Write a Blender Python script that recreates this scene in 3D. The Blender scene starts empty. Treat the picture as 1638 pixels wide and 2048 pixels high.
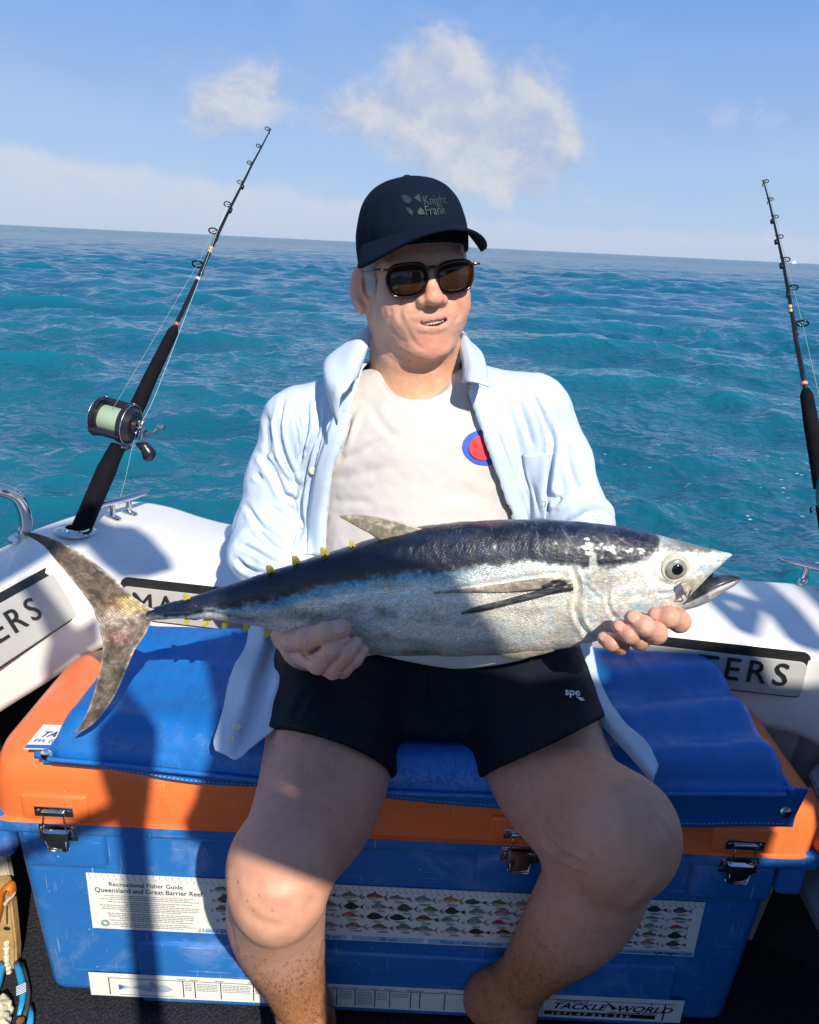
import bpy, bmesh, math, random
import numpy as np
from mathutils import Vector, Matrix, Euler
import openvdb as vdb
random.seed(7); rng = np.random.default_rng(7)
scene = bpy.context.scene
COL = scene.collection
# ------------------------------------------------------------------ camera
F = 1500.0; TH = math.radians(19.63); RHO = math.radians(2.76)
CAM = np.array([0, 0, 1.2])
_f = np.array([0, math.cos(TH), -math.sin(TH)])
_r0 = np.array([1.0, 0, 0]); _u0 = np.array([0, math.sin(TH), math.cos(TH)])
_R = math.cos(RHO)*_r0 + math.sin(RHO)*_u0
_U = -math.sin(RHO)*_r0 + math.cos(RHO)*_u0
cam_data = bpy.data.cameras.new('camera'); cam = bpy.data.objects.new('camera', cam_data); COL.objects.link(cam)
m = Matrix.Identity(4)
for i in range(3):
    m[i][0] = _R[i]; m[i][1] = _U[i]; m[i][2] = -_f[i]; m[i][3] = CAM[i]
cam.matrix_world = m
cam_data.sensor_fit = 'HORIZONTAL'; cam_data.sensor_width = 36.0; cam_data.lens = 36.0*F/1638
cam_data.clip_start = 0.02; cam_data.clip_end = 20000
scene.camera = cam
# ------------------------------------------------------------------ sun and sky
SUN_EL = math.radians(41); SUN_AZ = math.radians(24)      # azimuth: from behind the camera towards its right
SUN = np.array([math.sin(SUN_AZ)*math.cos(SUN_EL), -math.cos(SUN_AZ)*math.cos(SUN_EL), math.sin(SUN_EL)])
sl = bpy.data.lights.new('sun', 'SUN'); sl.energy = 5.0; sl.angle = math.radians(0.55); sl.color = (1.0, 0.93, 0.80)
so = bpy.data.objects.new('sun', sl); COL.objects.link(so)
so.rotation_euler = Vector(SUN).to_track_quat('Z', 'Y').to_euler(); so.location = (3, -8, 8)
scene.view_settings.view_transform = 'Standard'; scene.view_settings.look = 'None'
scene.view_settings.gamma = 1.0; scene.view_settings.exposure = 0.3; scene.view_settings.use_curve_mapping = False
world = bpy.data.worlds.new('World'); scene.world = world; world.use_nodes = True

def PY(px, py, Y):
    d = _f+(px-819)/F*_R-(py-1024)/F*_U
    return CAM+d*(Y/d[1])
def PZ(px, py, Z):
    d = _f+(px-819)/F*_R-(py-1024)/F*_U
    return CAM+d*((Z-CAM[2])/d[2])
def proj(p):
    v = np.asarray(p)-CAM; z = v@_f
    return 819+F*(v@_R)/z, 1024-F*(v@_U)/z

# ------------------------------------------------------------------ node helpers
class NT:
    def __init__(s, tree): s.t = tree; s.n = tree.nodes; s.l = tree.links
    def add(s, typ, **kw):
        nd = s.n.new(typ)
        for k, v in kw.items():
            if k.startswith('i_'):
                nd.inputs[k[2:].replace('_', ' ')].default_value = v
            else: setattr(nd, k, v)
        return nd
    def link(s, a, b): s.l.new(a, b)
    def val(s, sock, v):
        if hasattr(v, 'is_output') or isinstance(v, bpy.types.NodeSocket): s.l.new(v, sock)
        else: sock.default_value = v
    def math(s, op, a, b=None, c=None, clamp=False):
        nd = s.n.new('ShaderNodeMath'); nd.operation = op; nd.use_clamp = clamp
        s.val(nd.inputs[0], a)
        if b is not None: s.val(nd.inputs[1], b)
        if c is not None: s.val(nd.inputs[2], c)
        return nd.outputs[0]
    def vmath(s, op, a, b=None):
        nd = s.n.new('ShaderNodeVectorMath'); nd.operation = op
        s.val(nd.inputs[0], a)
        if b is not None: s.val(nd.inputs[1], b)
        return nd.outputs['Value'] if op in ('DOT_PRODUCT', 'LENGTH', 'DISTANCE') else nd.outputs[0]
    def mix(s, fac, a, b, blend='MIX'):
        nd = s.n.new('ShaderNodeMix'); nd.data_type = 'RGBA'; nd.blend_type = blend
        s.val(nd.inputs[0], fac)
        for i, v in ((6, a), (7, b)):
            if isinstance(v, tuple) and len(v) == 3: v = v+(1,)
            s.val(nd.inputs[i], v)
        return nd.outputs[2]
    def ramp(s, fac, stops, interp='LINEAR'):
        nd = s.n.new('ShaderNodeValToRGB'); cr = nd.color_ramp; cr.interpolation = interp
        while len(cr.elements) < len(stops): cr.elements.new(0.5)
        for e, (p, c) in zip(cr.elements, stops):
            e.position = p; e.color = (c, c, c, 1) if not isinstance(c, tuple) else (c+(1,) if len(c) == 3 else c)
        s.val(nd.inputs[0], fac); return nd.outputs[0]
    def noise(s, vec, scale, detail=3, rough=0.5, dist=0.0, out=0):
        nd = s.n.new('ShaderNodeTexNoise'); nd.inputs['Scale'].default_value = scale
        nd.inputs['Detail'].default_value = detail; nd.inputs['Roughness'].default_value = rough
        nd.inputs['Distortion'].default_value = dist
        if vec is not None: s.l.new(vec, nd.inputs['Vector'])
        return nd.outputs[out]
    def mapping(s, vec, scale=(1, 1, 1), rot=(0, 0, 0), loc=(0, 0, 0)):
        nd = s.n.new('ShaderNodeMapping'); nd.inputs['Scale'].default_value = scale
        nd.inputs['Rotation'].default_value = rot; nd.inputs['Location'].default_value = loc
        s.l.new(vec, nd.inputs['Vector']); return nd.outputs[0]
    def maprange(s, v, a, b, c, d, smooth=False):
        nd = s.n.new('ShaderNodeMapRange'); nd.clamp = True
        if smooth: nd.interpolation_type = 'SMOOTHSTEP'
        s.val(nd.inputs[0], v)
        for i, x in enumerate((a, b, c, d)): nd.inputs[i+1].default_value = x
        return nd.outputs[0]
    def bump(s, height, strength=0.3, dist=0.01, normal=None):
        nd = s.n.new('ShaderNodeBump'); nd.inputs['Strength'].default_value = strength
        nd.inputs['Distance'].default_value = dist
        s.l.new(height, nd.inputs['Height'])
        if normal is not None: s.l.new(normal, nd.inputs['Normal'])
        return nd.outputs[0]

def material(name, color=(.5, .5, .5), rough=0.5, metal=0.0, **kw):
    mt = bpy.data.materials.new(name); mt.use_nodes = True
    nt = NT(mt.node_tree); b = nt.n['Principled BSDF']
    b.inputs['Base Color'].default_value = color+(1,); b.inputs['Roughness'].default_value = rough
    b.inputs['Metallic'].default_value = metal
    for k, v in kw.items():
        b.inputs[k].default_value = v
    mt.nt = None if False else None
    return mt, nt, b
_MN = {}
def mat(name, *a, **k):
    """simple procedural material: base colour with slow mottling and fine bump"""
    if name in _MN: return _MN[name]
    mott = k.pop('mottle', 0.12); ms = k.pop('mscale', 18.0); bs = k.pop('bscale', 220.0); bst = k.pop('bump', 0.05)
    rv = k.pop('rvar', 0.08)
    mt, nt, b = _material(name, *a, **k)
    col = b.inputs['Base Color'].default_value[:3]
    tc = nt.add('ShaderNodeTexCoord').outputs['Object']
    n1 = nt.noise(tc, ms, 5, 0.6)
    c = nt.mix(nt.maprange(n1, 0.3, 0.7, 0, 1), tuple(x*(1-mott) for x in col), tuple(min(1, x*(1+mott)) for x in col))
    nt.link(c, b.inputs['Base Color'])
    r = b.inputs['Roughness'].default_value
    nt.link(nt.maprange(nt.noise(tc, ms*2.3, 3), 0.3, 0.7, max(0.02, r-rv), min(1, r+rv)), b.inputs['Roughness'])
    if bst: nt.link(nt.bump(nt.noise(tc, bs, 3), bst, 0.002), b.inputs['Normal'])
    _MN[name] = mt
    return mt
def _material(name, color=(.5, .5, .5), rough=0.5, metal=0.0, **kw):
    mt = bpy.data.materials.new(name); mt.use_nodes = True
    nt = NT(mt.node_tree); b = nt.n['Principled BSDF']
    b.inputs['Base Color'].default_value = tuple(color)+(1,); b.inputs['Roughness'].default_value = rough
    b.inputs['Metallic'].default_value = metal
    for k2, v in kw.items():
        if k2 in b.inputs: b.inputs[k2].default_value = v
    return mt, nt, b

# ------------------------------------------------------------------ object helpers
def tag(o, label=None, cat=None, group=None, kind=None):
    if label: o['label'] = label
    if cat: o['category'] = cat
    if group: o['group'] = group
    if kind: o['kind'] = kind
    return o
def empty(name, loc=(0, 0, 0)):
    o = bpy.data.objects.new(name, None); COL.objects.link(o); o.location = loc; o.empty_display_size = 0.05
    return o
def link(name, me, mt=None, parent=None, smooth=True):
    """vertices are in world coordinates; the child is kept there under its parent"""
    o = bpy.data.objects.new(name, me); COL.objects.link(o)
    if mt is not None:
        for q in (mt if isinstance(mt, (list, tuple)) else [mt]): me.materials.append(q)
    if smooth and len(me.polygons): me.polygons.foreach_set('use_smooth', [True]*len(me.polygons))
    if parent is not None:
        o.parent = parent
        t = Vector((0, 0, 0)); p = parent
        while p is not None: t += Vector(p.location); p = p.parent
        o.location = -t
    return o
def mesh(name, verts, faces, mt=None, parent=None, smooth=True):
    me = bpy.data.meshes.new(name)
    me.from_pydata([tuple(map(float, v)) for v in verts], [], [tuple(int(i) for i in f) for f in faces])
    me.update()
    return link(name, me, mt, parent, smooth)
def bm_link(name, bm, mt=None, parent=None, smooth=True, angle=None):
    me = bpy.data.meshes.new(name); bm.normal_update(); bm.to_mesh(me); bm.free()
    o = link(name, me, mt, parent, smooth)
    if smooth and angle is not None: me.set_sharp_from_angle(angle=math.radians(angle))
    return o
def bm_box(bm, c, s, bevel=0.0, seg=2, rot=None):
    r = bmesh.ops.create_cube(bm, size=1.0); vs = r['verts']
    bmesh.ops.scale(bm, vec=s, verts=vs)
    if bevel:
        es = list({e for v in vs for e in v.link_edges})
        rb = bmesh.ops.bevel(bm, geom=es, offset=bevel, segments=seg, affect='EDGES', profile=0.5, clamp_overlap=True)
        vs = list({v for f in rb['faces'] for v in f.verts} | {v for v in vs if v.is_valid})
    if rot is not None: bmesh.ops.transform(bm, matrix=rot.to_4x4(), verts=vs)
    bmesh.ops.translate(bm, vec=c, verts=vs)
    return vs
def box(name, c, s, mt, parent=None, bevel=0.003, seg=2, rot=None):
    bm = bmesh.new(); bm_box(bm, c, s, bevel, seg, rot)
    return bm_link(name, bm, mt, parent, True, 40)
def frame_for(t):
    t = Vector(t).normalized(); a = Vector((0, 0, 1)) if abs(t.z) < 0.9 else Vector((1, 0, 0))
    u = t.cross(a).normalized(); v = t.cross(u).normalized(); return u, v
def bm_tube(bm, pts, rad, n=12, cap=True, flat=1.0):
    pts = [Vector(tuple(p)) for p in pts]; k = len(pts)
    rad = rad if hasattr(rad, '__len__') else [rad]*k
    rings = []; u = None
    for i, p in enumerate(pts):
        t = (pts[min(i+1, k-1)]-pts[max(i-1, 0)]).normalized()
        if u is None: u, v = frame_for(t)
        else:
            u = (u-t*u.dot(t)).normalized(); v = t.cross(u).normalized()
        rings.append([bm.verts.new(p+(u*math.cos(a)*rad[i]+v*math.sin(a)*rad[i]*flat)) for a in [2*math.pi*j/n for j in range(n)]])
    for a, b in zip(rings, rings[1:]):
        for j in range(n): bm.faces.new((a[j], a[(j+1) % n], b[(j+1) % n], b[j]))
    if cap:
        bm.faces.new(rings[0][::-1]); bm.faces.new(rings[-1])
def tube(name, pts, rad, mt, parent=None, n=12, cap=True, flat=1.0):
    bm = bmesh.new(); bm_tube(bm, pts, rad, n, cap, flat); bmesh.ops.recalc_face_normals(bm, faces=bm.faces)
    return bm_link(name, bm, mt, parent, True, 50)
def spline(pts, n=8):
    """Catmull-Rom through points"""
    P = [np.array(p, float) for p in pts]; P = [2*P[0]-P[1]]+P+[2*P[-1]-P[-2]]; out = []
    for i in range(1, len(P)-2):
        for j in range(n):
            t = j/n; a, b, c, d = P[i-1:i+3]
            out.append(0.5*((2*b)+(-a+c)*t+(2*a-5*b+4*c-d)*t*t+(-a+3*b-3*c+d)*t**3))
    out.append(P[-2]); return out
def prism(name, outline, ex, mt, parent=None, bevel=0.0, seg=2):
    """outline: list of 3D points of a planar polygon; ex: extrusion vector"""
    bm = bmesh.new(); vs = [bm.verts.new(tuple(p)) for p in outline]; f = bm.faces.new(vs)
    r = bmesh.ops.extrude_face_region(bm, geom=[f]); nv = [e for e in r['geom'] if isinstance(e, bmesh.types.BMVert)]
    bmesh.ops.translate(bm, vec=tuple(ex), verts=nv); bmesh.ops.recalc_face_normals(bm, faces=bm.faces)
    if bevel: bmesh.ops.bevel(bm, geom=list(bm.edges), offset=bevel, segments=seg, affect='EDGES', clamp_overlap=True)
    return bm_link(name, bm, mt, parent, True, 35)
def cyl(bm, c, axis, r, h, n=20, r2=None):
    a = Vector(axis).normalized(); p0 = Vector(c)-a*h/2; p1 = Vector(c)+a*h/2
    bm_tube(bm, [p0, p1], [r, r if r2 is None else r2], n)
def ring_pts(c, axis, r, n=20, sy=1.0, up=None):
    a = Vector(axis).normalized()
    if up is None: u, v = frame_for(a)
    else: v = Vector(up).normalized(); u = v.cross(a).normalized()
    return [Vector(tuple(c))+u*math.cos(2*math.pi*i/n)*r+v*math.sin(2*math.pi*i/n)*r*sy for i in range(n+1)]
def text_mesh(s, size, origin, xdir, ydir, thick=0.0, bold=0.0, shear=0.0, align='LEFT', sx=1.0):
    """returns verts, faces of a flat text laid out from origin along xdir/ydir"""
    cu = bpy.data.curves.new('t', 'FONT'); cu.body = s; cu.size = size; cu.align_x = align; cu.offset = bold*size; cu.shear = shear
    cu.resolution_u = 3; cu.extrude = thick/2
    o = bpy.data.objects.new('t', cu); COL.objects.link(o)
    dg = bpy.context.evaluated_depsgraph_get(); dg.update()
    me = bpy.data.meshes.new_from_object(o.evaluated_get(dg))
    x = np.array(Vector(tuple(xdir)).normalized()); y = np.array(Vector(tuple(ydir)).normalized()); z = np.cross(x, y)
    co = np.empty(len(me.vertices)*3); me.vertices.foreach_get('co', co); co = co.reshape(-1, 3)
    V = np.array(origin)+co[:, :1]*sx*x+co[:, 1:2]*y+co[:, 2:3]*z
    Fs = [tuple(p.vertices) for p in me.polygons]
    bpy.data.objects.remove(o); bpy.data.curves.remove(cu); bpy.data.meshes.remove(me)
    return V, Fs
class Acc:
    """collects geometry for one mesh"""
    def __init__(s): s.v = []; s.f = []; s.n = 0
    def add(s, V, Fs):
        s.v.append(np.asarray(V, float).reshape(-1, 3)); s.f += [tuple(i+s.n for i in f) for f in Fs]; s.n += len(V)
    def build(s, name, mt, parent=None, smooth=False):
        return mesh(name, np.concatenate(s.v), s.f, mt, parent, smooth)

# ------------------------------------------------------------------ numpy noise
_lat = rng.random((64, 64, 64)).astype(np.float32)*2-1
def vnoise(p):
    p = np.asarray(p, np.float32); i = np.floor(p).astype(int); f = p-i; f = f*f*(3-2*f); i &= 63; j = (i+1) & 63
    x0, y0, z0 = i[..., 0], i[..., 1], i[..., 2]; x1, y1, z1 = j[..., 0], j[..., 1], j[..., 2]
    fx, fy, fz = f[..., 0], f[..., 1], f[..., 2]
    L = _lat
    a = L[x0, y0, z0]*(1-fx)+L[x1, y0, z0]*fx; b = L[x0, y1, z0]*(1-fx)+L[x1, y1, z0]*fx
    c = L[x0, y0, z1]*(1-fx)+L[x1, y0, z1]*fx; d = L[x0, y1, z1]*(1-fx)+L[x1, y1, z1]*fx
    return (a*(1-fy)+b*fy)*(1-fz)+(c*(1-fy)+d*fy)*fz
def fbm(p, o=3):
    s = 0; a = 1.0; p = np.asarray(p, np.float32)
    for k in range(o): s = s+a*vnoise(p*(2**k)+17.3*k); a *= 0.5
    return s

# ------------------------------------------------------------------ world shader: Nishita sky + clouds
def build_world():
    nt = NT(world.node_tree); bg = nt.n['Background']
    sky = nt.add('ShaderNodeTexSky', sky_type='NISHITA', sun_disc=False)
    sky.sun_elevation = SUN_EL; sky.sun_rotation = math.atan2(SUN[0], SUN[1])
    sky.altitude = 0; sky.air_density = 1.0; sky.dust_density = 0.6; sky.ozone_density = 2.2
    d = nt.add('ShaderNodeTexCoord').outputs['Generated']
    sep = nt.add('ShaderNodeSeparateXYZ'); nt.link(d, sep.inputs[0]); z = sep.outputs[2]
    base = sky.outputs[0]
    # azimuth / elevation plane so that clouds stretch sideways near the horizon
    az = nt.math('ARCTAN2', sep.outputs[0], sep.outputs[1]); el = nt.math('ARCSINE', z)
    cv = nt.add('ShaderNodeCombineXYZ'); nt.link(az, cv.inputs[0]); nt.link(nt.math('MULTIPLY', el, 1.25), cv.inputs[1])
    cvec = cv.outputs[0]
    wv = nt.vmath('ADD', cvec, nt.vmath('MULTIPLY', nt.vmath('SUBTRACT', nt.noise(cvec, 9.0, 3, .5, 0, out=1), (.5, .5, .5)), (.09, .09, .09)))
    big = nt.noise(wv, 11.0, 12, 0.58, 0.0); warp = nt.noise(wv, 34.0, 9, 0.62)
    def blob(px, py, rx, ry, w=1.0):
        q = _f+(px-819)/F*_R-(py-1024)/F*_U; q = q/np.linalg.norm(q)
        a0 = math.atan2(q[0], q[1]); e0 = math.asin(q[2])
        dx = nt.math('DIVIDE', nt.math('SUBTRACT', az, a0), rx/F); dy = nt.math('DIVIDE', nt.math('SUBTRACT', el, e0), ry/F)
        r2 = nt.math('ADD', nt.math('MULTIPLY', dx, dx), nt.math('MULTIPLY', dy, dy))
        return nt.math('MULTIPLY', nt.math('EXPONENT', nt.math('MULTIPLY', r2, -1.0)), w)
    blobs = [(880, 150, 95, 85, 1.0), (1065, 225, 80, 75, .85), (850, 230, 70, 90, .5), (940, 250, 140, 100, .8), (1050, 320, 110, 60, .9), (960, 320, 90, 60, .7),
             (490, 180, 100, 75, .62), (545, 165, 45, 55, .35), (725, 235, 75, 50, .8), (410, 240, 70, 55, .5), (640, 230, 60, 35, .3), (1465, 235, 75, 45, .45), (1590, 200, 60, 60, .3), (1200, 425, 130, 32, .55), (150, 20, 50, 40, .18)]
    s = None
    for b in blobs:
        v = blob(*b); s = v if s is None else nt.math('ADD', s, v)
    n = nt.math('ADD', nt.math('MULTIPLY', nt.math('SUBTRACT', big, 0.5), 2.0), nt.math('MULTIPLY', nt.math('SUBTRACT', warp, 0.5), 1.0))
    cum = nt.maprange(nt.math('ADD', s, nt.math('MULTIPLY', n, nt.math('ADD', nt.math('MULTIPLY', s, 0.75), 0.30))), 0.30, 1.05, 0, 1, True)
    # low bank on the horizon, higher on the left
    bank_h = nt.math('ADD', nt.maprange(az, -0.55, 0.1, 0.088, 0.030), nt.math('MULTIPLY', nt.math('SUBTRACT', nt.noise(nt.mapping(cvec, (1, .2, 1)), 14.0, 8, 0.6), 0.5), 0.05))
    bank = nt.maprange(nt.math('SUBTRACT', bank_h, el), -0.006, 0.012, 0, 1, True)
    bank = nt.math('MULTIPLY', bank, nt.maprange(warp, 0.3, 0.7, 0.6, 1.0))
    veil = nt.maprange(nt.noise(nt.mapping(cvec, (.7, 1.4, 1)), 4.0, 6, 0.6, .6), 0.45, 0.8, 0, 0.35)
    off = nt.noise(nt.vmath('ADD', wv, (0.020, 0.026, 0)), 11.0, 12, 0.58, 0.0)
    shade = nt.math('ADD', nt.math('MULTIPLY', nt.math('SUBTRACT', big, off), 2.2), nt.math('ADD', 0.5, nt.math('MULTIPLY', nt.math('SUBTRACT', warp, .5), .3)))
    cc = nt.mix(nt.maprange(shade, 0.2, 0.8, 0, 1), (4.5, 5.35, 7.2), (6.9, 7.0, 7.5))
    bc = nt.mix(nt.maprange(el, 0.0, 0.1, 0, 1), (5.4, 6.3, 7.9), (7.2, 7.4, 7.9))
    # Nishita is rather dark away from the sun: lift it towards the pale sea-level blue
    air = nt.ramp(nt.maprange(el, 0.0, 0.8, 0, 1), [(0.0, (0.50, 0.63, 0.88)), (0.10, (0.40, 0.565, 0.88)), (0.32, (0.215, 0.415, 0.85)), (1.0, (0.09, 0.23, 0.62))])
    lift = nt.mix(0.86, base, nt.vmath('MULTIPLY', air, (10.0, 10.0, 10.0)))
    c = nt.mix(veil, lift, (5.6, 6.4, 7.8))
    c = nt.mix(nt.math('MULTIPLY', bank, 0.85), c, bc)
    c = nt.mix(nt.math('MULTIPLY', cum, 0.90), c, cc)
    low = nt.maprange(z, -0.02, 0.0, 0, 1)
    c = nt.mix(low, (0.6, 1.6, 2.2), c)
    nt.link(c, bg.inputs['Color']); bg.inputs['Strength'].default_value = 0.081
build_world()

# ------------------------------------------------------------------ sea
def build_sea():
    az = np.concatenate([np.linspace(-50, 50, 620), np.linspace(52, 308, 120)[1:-1]])*math.pi/180
    r = [1.3]
    while r[-1] < 330: r.append(r[-1]*(1.0052 if r[-1] < 60 else 1.009)+0.002)
    while r[-1] < 9000: r.append(r[-1]*1.09)
    r = np.array(r); nr, na = len(r), len(az)
    RR, AA = np.meshgrid(r, az, indexing='ij')
    X = RR*np.sin(AA); Y = RR*np.cos(AA)
    Zd = np.zeros_like(X); DX = np.zeros_like(X); DY = np.zeros_like(X)
    g = np.random.default_rng(12)
    amp_mod = 0.75+0.5*vnoise(np.stack([X/7, Y/5, X*0], -1))
    N = 170
    L = np.exp(g.uniform(math.log(0.28), math.log(5), N)); main = math.radians(66)
    for i in range(N):
        l = L[i]; spread = 1.0 if l < 1 else 0.75
        th = main+g.normal(0, spread); k = 2*math.pi/l
        slope = 0.048 if l < .8 else (0.054 if l < 2.0 else 0.020)
        a = slope/k; ph = g.uniform(0, 6.28)
        fade = np.clip((l/(RR*np.where(RR < 60, 0.0052, .009)+0.002)-2.5)/3, 0, 1)
        fade = np.where(RR > 300, 0, fade)
        arg = k*(X*math.cos(th)+Y*math.sin(th))+ph
        am = a*fade*(amp_mod if l < 3 else 1)
        Zd += am*np.cos(arg); q = 0.9
        DX -= q*am*math.cos(th)*np.sin(arg); DY -= q*am*math.sin(th)*np.sin(arg)
    V = np.stack([X+DX, Y+DY, -0.35+Zd*1.0], -1).reshape(-1, 3)
    idx = np.arange(nr*na).reshape(nr, na)
    a = idx[:-1, :]; b = idx[1:, :]
    an = np.roll(a, -1, 1); bn = np.roll(b, -1, 1)
    q = np.stack([a, b, bn, an], -1).reshape(-1, 4)[:, ::-1]
    me = bpy.data.meshes.new('sea'); nf = len(q)
    me.vertices.add(len(V)); me.vertices.foreach_set('co', V.ravel().astype(np.float32))
    me.loops.add(nf*4); me.loops.foreach_set('vertex_index', q.ravel().astype(np.int32))
    me.polygons.add(nf); me.polygons.foreach_set('loop_start', np.arange(0, nf*4, 4, dtype=np.int32))
    me.update(calc_edges=True)
    mt, nt, bs = _material('sea_water', (0.002, 0.12, 0.17), 0.06, 0.0, IOR=1.33)
    tc = nt.add('ShaderNodeTexCoord').outputs['Object']
    cd = nt.add('ShaderNodeCameraData').outputs['View Z Depth'] if False else None
    pos = nt.add('ShaderNodeNewGeometry').outputs['Position']
    dist = nt.vmath('LENGTH', pos)
    n1 = nt.noise(nt.mapping(tc, (1.0, 1.25, 1)), 7.0, 2.5, 0.45, 0.2)
    n2 = nt.noise(nt.mapping(tc, (.7, 1.4, 1)), 0.9, 8, 0.56, 0.2)
    n3 = nt.noise(nt.mapping(tc, (.5, 1.3, 1)), 0.05, 7, 0.6, 0.2)
    h = nt.math('ADD', nt.math('MULTIPLY', n1, 0.052), nt.math('MULTIPLY', nt.math('MULTIPLY', n2, 0.55), nt.maprange(dist, 16, 60, 0.0, 1.0)))
    h = nt.math('ADD', h, nt.math('MULTIPLY', nt.math('MULTIPLY', n3, 2.6), nt.maprange(dist, 40, 400, 0.0, 1.0)))
    n4 = nt.noise(nt.mapping(tc, (.6, 1.0, 1)), 0.24, 8, 0.6, 0.2)
    h = nt.math('ADD', h, nt.math('MULTIPLY', nt.math('MULTIPLY', n4, 2.2), nt.maprange(dist, 25, 120, 0.0, 1.0)))
    nt.link(nt.bump(h, 1.0, 1.0), bs.inputs['Normal'])
    # water body colour: greener near the boat and in the backs of waves, bluer far off
    patch = nt.noise(nt.mapping(tc, (1, 1.5, 1)), 0.35, 5, 0.6)
    near = nt.mix(nt.maprange(patch, 0.35, 0.65, 0, 1), (0.004, 0.082, 0.132), (0.008, 0.115, 0.162))
    far = nt.mix(nt.maprange(patch, 0.3, 0.7, 0, 1), (0.003, 0.072, 0.148), (0.005, 0.088, 0.176))
    c = nt.mix(nt.maprange(dist, 3, 30, 0, 1), near, far)
    sepz = nt.add('ShaderNodeSeparateXYZ'); nt.link(pos, sepz.inputs[0])
    c = nt.mix(nt.maprange(sepz.outputs[2], -0.38, -0.18, 0, 0.38), c, (0.004, 0.17, 0.225))
    # foam flecks astern of the boat
    vor = nt.add('ShaderNodeTexVoronoi'); vor.inputs['Scale'].default_value = 9.0
    nt.link(nt.mapping(tc, (1, 1.6, 1)), vor.inputs['Vector'])
    zone = nt.math('MULTIPLY', nt.maprange(nt.vmath('DISTANCE', pos, tuple(PZ(1370, 950, -.33))), 0.5, 1.9, 1, 0), nt.maprange(nt.noise(tc, 1.3, 4), 0.44, 0.55, 0, 1))
    fo = nt.math('MULTIPLY', nt.maprange(vor.outputs['Distance'], 0.10, 0.16, 1, 0), nt.math('GREATER_THAN', nt.noise(tc, 5.0, 2), 0.46))
    fo = nt.math('MULTIPLY', fo, zone)
    c = nt.mix(nt.math('MULTIPLY', fo, 0.85), c, (0.6, 0.68, 0.7))
    nt.link(c, bs.inputs['Base Color'])
    nt.link(nt.maprange(dist, 10, 300, 0.05, 0.10), bs.inputs['Roughness'])
    nt.link(nt.maprange(dist, 30, 300, 0.5, 0.10), bs.inputs['Specular IOR Level'])   # wave shadowing at grazing view
    o = link('sea', me, mt); tag(o, 'choppy turquoise to deep blue sea stretching to the horizon', kind='structure')
build_sea()
# ------------------------------------------------------------------ boat
M = {}
M['gel'] = mat('white_gelcoat', (0.74, 0.73, 0.69), 0.32, mottle=0.05, mscale=9, bump=0.03)
M['gel_grey'] = mat('grey_panel', (0.44, 0.44, 0.42), 0.5, mottle=0.05, bump=0.08, bscale=500)
M['black_print'] = mat('black_print', (0.012, 0.012, 0.013), 0.5, mottle=0.2)
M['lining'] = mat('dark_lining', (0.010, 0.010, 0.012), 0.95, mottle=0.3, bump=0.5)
def chrome_mat(name, col=(0.62, 0.62, 0.62), rough=0.13):
    mt, nt, b = _material(name, col, rough, 1.0)
    tc = nt.add('ShaderNodeTexCoord').outputs['Object']
    nt.link(nt.maprange(nt.noise(tc, 90, 4), 0.3, 0.7, rough*0.6, rough*2.0), b.inputs['Roughness'])
    nt.link(nt.bump(nt.noise(tc, 60, 2), 0.06, 0.002), b.inputs['Normal'])
    return mt
M['steel'] = chrome_mat('polished_stainless')
def carpet_mat():
    mt, nt, b = _material('marine_carpet', (0.012, 0.014, 0.026), 0.95)
    tc = nt.add('ShaderNodeTexCoord').outputs['Object']
    v = nt.add('ShaderNodeTexVoronoi'); v.inputs['Scale'].default_value = 330; nt.link(nt.mapping(tc, (1, .55, 1), (0, 0, .6)), v.inputs['Vector'])
    c = nt.mix(nt.maprange(v.outputs['Distance'], 0, 0.6, 0, 1), (0.035, 0.038, 0.062), (0.006, 0.007, 0.014))
    c = nt.mix(nt.maprange(nt.noise(tc, 25, 4), .4, .7, 0, .5), c, (0.02, 0.02, 0.026))
    nt.link(c, b.inputs['Base Color']); nt.link(nt.bump(v.outputs['Distance'], 1.0, 0.004), b.inputs['Normal'])
    return mt
M['carpet'] = carpet_mat()

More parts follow.
